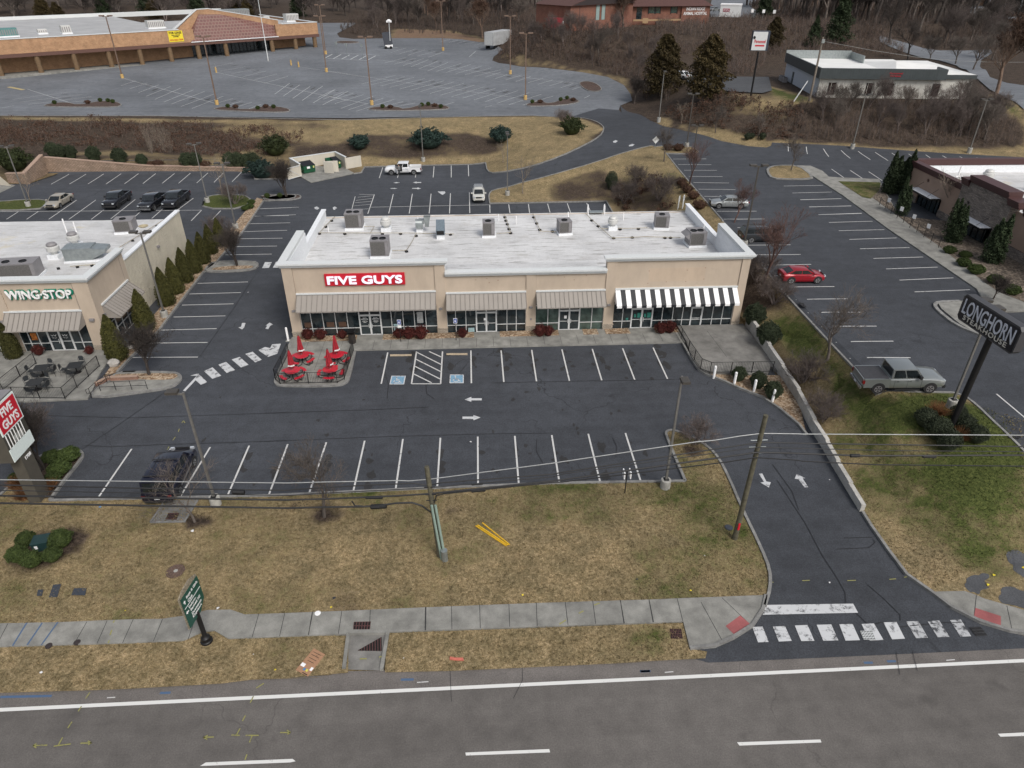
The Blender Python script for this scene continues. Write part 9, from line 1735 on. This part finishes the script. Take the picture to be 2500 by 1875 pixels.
brush('ravine_brush','tawny brush on the bank right of the two dark evergreens',GP(3,[(60,640),(350,600),(600,600),(860,640),(900,845),(700,835),(400,790),(200,745),(60,700)]),2.0,.7,2.2,[T_BRN,T_PAL,T_PUR],54,leaves=7000)
brush('hillside_brush','brown brush on the slope below the brick hospital',GP(2,[(1060,365),(1120,300),(1180,220),(1350,190),(1700,200),(2212,190),(2212,420),(2180,640),(1960,600),(1900,500),(1700,430),(1400,400),(1150,385)]),1.15,1.2,3.6,[T_PUR,T_BRN,T_DRK],55,stems=7,r=.024,leaves=14000)
brush('hillside_brush','dark brush climbing the hill behind the white building',GP(3,[(0,130),(300,120),(650,110),(900,130),(1400,200),(1500,330),(1350,340),(680,330),(560,450),(420,450),(350,300),(0,350)]),.9,1.5,4.2,[T_DRK,T_PUR,T_BRN],56,stems=6,r=.03,leaves=9000)
brush('plaza_brush','low bare shrubs on the landscaped patch behind the shops',GP(2,[(1800,1150),(2100,1130),(2180,1200),(2200,1330),(1850,1330),(1780,1270)]),1.6,.5,1.4,[T_RED,T_BRN],57,leaves=2500)
brush('verge_brush','brown brush beyond the end of the grey lot',GP(2,[(60,200),(380,240),(400,180),(520,210),(900,220),(1040,240),(1040,130),(500,100),(180,90)]),.6,1.2,3.4,[T_BRN,T_PUR,T_DRK],58,stems=6,r=.03)
# woods: individual trees, copied
WG_ = 'bare trees of the background woods';KK_ = ['td','te','tf'];H0 = {'td':11.,'te':12.,'tf':9.,'tg':11.}
def wood(poly,n,hlo,hhi,seed,keys=KK_,lab='bare tree in the background woods',group=WG_,mind=2.2):
    rng = random.Random(seed);xs = [p[0] for p in poly];ys = [p[1] for p in poly];out = [];tries = 0
    while len(out) < n and tries < n*60:
        tries += 1;x,y = rng.uniform(min(xs),max(xs)),rng.uniform(min(ys),max(ys))
        if not in_poly(poly,np.array([x]),np.array([y]))[0] or any((x-a)**2+(y-b)**2 < mind**2 for a,b in out): continue
        out.append((x,y));k = rng.choice(keys);place(k,lab,(x,y,h(x,y)-.1),rng.uniform(0,6.28),rng.uniform(hlo,hhi)/H0[k],group,'woodland_tree')
wood(WV((-200,290),(-60,300),(-50,330),(30,300),(30,360),(-200,370)),80,11,17,61,lab='bare tree in the dark wood behind the shopping centre',group='bare trees behind the shopping centre')
wood(GP(2,[(60,190),(380,235),(420,190),(560,150),(560,60),(100,80)]),14,8,12,62,lab='bare tree in the clump at the end of the grey lot',group='bare trees at the end of the grey lot')
wood(GP(2,[(560,170),(1040,250),(1180,200),(1300,100),(1300,30),(600,60)]),30,7,12,63,lab='bare tree left of the brick hospital',group='bare trees left of the brick hospital',keys=['td','tf','te','tg'])
wood(WV((-10,290),(180,320),(220,400),(-10,400)),50,14,20,64,lab='bare tree behind the brick hospital',group='bare trees behind the brick hospital')
wood(GP(3,[(650,90),(900,150),(1400,280),(1650,250),(1900,80),(1500,40),(700,30)]),75,14,21,65,lab='bare tree on the hill behind the white building',group='bare trees behind the white building',keys=['td','te','te','tf'])
wood(GP(3,[(1650,260),(1900,300),(2212,250),(2212,150),(1900,150)]),16,9,13,66,lab='bare tree beyond the bending road',group='bare trees beyond the bending road')
for i,(c,x,y,hh_,k) in enumerate(((3,1515,360,10,'te'),(3,1400,260,13,'te'),(3,1645,370,6.5,'td'),(3,1800,385,7.,'td'),(3,1905,420,8.,'td'),(3,2020,360,10,'td'))): place(k,('dark bare tree right behind the white building screen wall','tall bare tree behind the white roof, in the middle','small spreading bare tree at the road bend, left','small bare tree at the road bend, middle','small bare tree at the road bend, right','bare tree on the grass beyond the bend')[i],gpt(c,x,y,-.1),None,hh_/H0[k],None,'bare_tree')
place('tg','brown leaved oak at the right frame edge by the road',gpt(3,2035,590,-.1),.3,1.25,None,'oak_tree');place('tg','bare oak with dead leaves before the brick hospital',onz(18,685,300,zh-.5),1.2,1.15,None,'oak_tree');place('tg','orange brown leaved tree in front of the far grey lot corner',gpt(2,690,175,-.1),2.,.8,None,'oak_tree')
wood(GP(3,[(900,760),(1000,620),(1900,650),(2100,760),(2000,850),(1200,830)]),20,4.5,7,67,keys=['tf','td'],lab='slender bare tree in the thicket below the white building',group='slender bare trees below the white building')
wood(GP(2,[(1150,340),(1350,210),(2100,220),(2180,600),(1800,430)]),20,4,7,68,keys=['tf'],lab='small bare tree on the slope below the hospital',group='small bare trees below the hospital')
# conifers
def conifer(key,seed,hgt,w,m,layers=26,drop=.25,n=5200,leaf=.22,prof=(.75,1,.85,.45,.03)):
    rng = np.random.default_rng(seed);t = thing('conifer','x','tree');z = rng.random(n)**.75;pr = np.interp(z,[0,.1,.35,.7,1],prof)*w;lay = np.floor(z*layers)/layers;a = rng.uniform(0,6.28,n);arms = (np.sin(a*5+lay*40)+np.sin(a*3+lay*23))*.22+.85;j = rng.uniform(.25,1,n)**.5
    C = np.c_[np.cos(a)*pr*arms*j,np.sin(a)*pr*arms*j,hgt*(.10+.9*(lay+.55/layers*rng.random(n)))-drop*pr*j];leafquads('foliage',C,leaf,m,t,rng,flat=.6);MB().cyl((0,0,-.3),(0,0,hgt*.9),.2,.03,7).build('trunk',T_DRK,t);TREES[key] = t
conifer('c1',71,9.0,3.2,L_CED,layers=60,n=11000,leaf=.17,prof=(.6,.9,1.,.80,.18));conifer('c2',72,13,3.6,L_CON,n=8000,leaf=.25);conifer('c3',73,9.0,3.4,L_CED,layers=50,n=11000,leaf=.17,prof=(.7,1.,.95,.75,.15))
place('c1','large dark bronzed cedar left of the tall office sign',gpt(3,300,600,-.1),0,1.25,None,'cedar_tree');place('c3','dark bronzed cedar left of its twin at the junction',gpt(3,40,570,-.1),1.,1.3,None,'cedar_tree')
place('c2','tall green pine on the hill above the white building',gpt(3,1085,260,-.1),0,1.05,None,'pine_tree');place('c2','dark pine at the edge of the far parking by the hospital',onz(3,640,150,11),2,.9,None,'pine_tree');place('c1','bronze cedar among the brush behind the office sign',gpt(3,700,290,-.1),2,.85,None,'cedar_tree');place('c2','small dark pine left of the tall green pine',gpt(3,940,280,-.1),1,.6,None,'pine_tree')
for i,(x,y) in enumerate(((-150,296),(-135,300),(-118,304),(-100,298),(-84,306),(-66,312),(-160,306),(-125,315),(-92,318))): place('c2' if i % 2 else 'c3','dark evergreen behind the shopping centre roof',(x,y,h(x,y)-.1),i*1.3,.9+.06*(i%4),'evergreens behind the shopping centre','woodland_evergreen')
brush('upland_brush','brown brush on the far slopes at the top right',GP(3,[(560,30),(900,60),(1500,40),(1900,90),(2150,140),(2150,280),(1700,300),(1400,210),(900,140),(620,110)]),.30,2.,5.,[T_DRK,T_PUR,T_BRN],59,stems=6,r=.04,leaves=9000)
brush('upland_brush','brown brush between the hospital and the shopping centre',GP(2,[(500,90),(1040,130),(1060,260),(1180,215),(1340,185),(1330,60),(1000,0),(500,20)]),.45,1.5,4.,[T_BRN,T_PUR,T_DRK],60,stems=6,r=.035,leaves=8000)
wood(GP(3,[(560,40),(1500,10),(2000,60),(1900,140),(1500,60),(1300,160),(900,120)]),60,15,22,69,lab='far bare tree on the upper slope at the top right',group='far bare trees on the upper slope',keys=['td','te','tf','tg'])
# tufts of the mown grass
def grass(name,lab,poly,dens,seed,dz=.12,base=(.22,0,.05),size=.055):
    rng = np.random.default_rng(seed);P = np.array([(p[0],p[1]) for p in poly]);mn,mx = P.min(0),P.max(0);n = int((mx-mn).prod()*dens);X = rng.uniform(mn[0],mx[0],n);Y = rng.uniform(mn[1],mx[1],n);k = in_poly(poly,X,Y);X,Y = X[k],Y[k]
    o = leafquads(name,np.c_[X,Y,hv(X,Y)+dz+.015],size,M_GR,None,rng);paint_zone(o.data,base);tag(o,lab,'grass');o['kind'] = 'stuff'
grass('lawn_grass','short tan and green winter grass of the front lawn',WV((-40,25.5))+swtop+drv+lotk[1:]+bedk[1:]+WV((-40,38)),75,91,base=(.46,0,.05))
grass('verge_grass','dry tan grass of the verge left of the inlet',low+WV((-40,22.7),(-40,24.1)),75,92,.08,(.12,.05,.05));grass('verge_grass','dry tan grass of the verge right of the inlet',low2,75,93,.08,(.12,.05,.05))
grass('lawn_grass','mossy green grass of the restaurant lawn',WV((40,27),(30,27))+GP(11,[(1170,1230),(1000,1110),(880,950),(760,780)])+wallline[:6]+WV((27,48),(29,48),(29.2,41),(34,40),(40,34)),60,94,.13,(.3,.1,0))
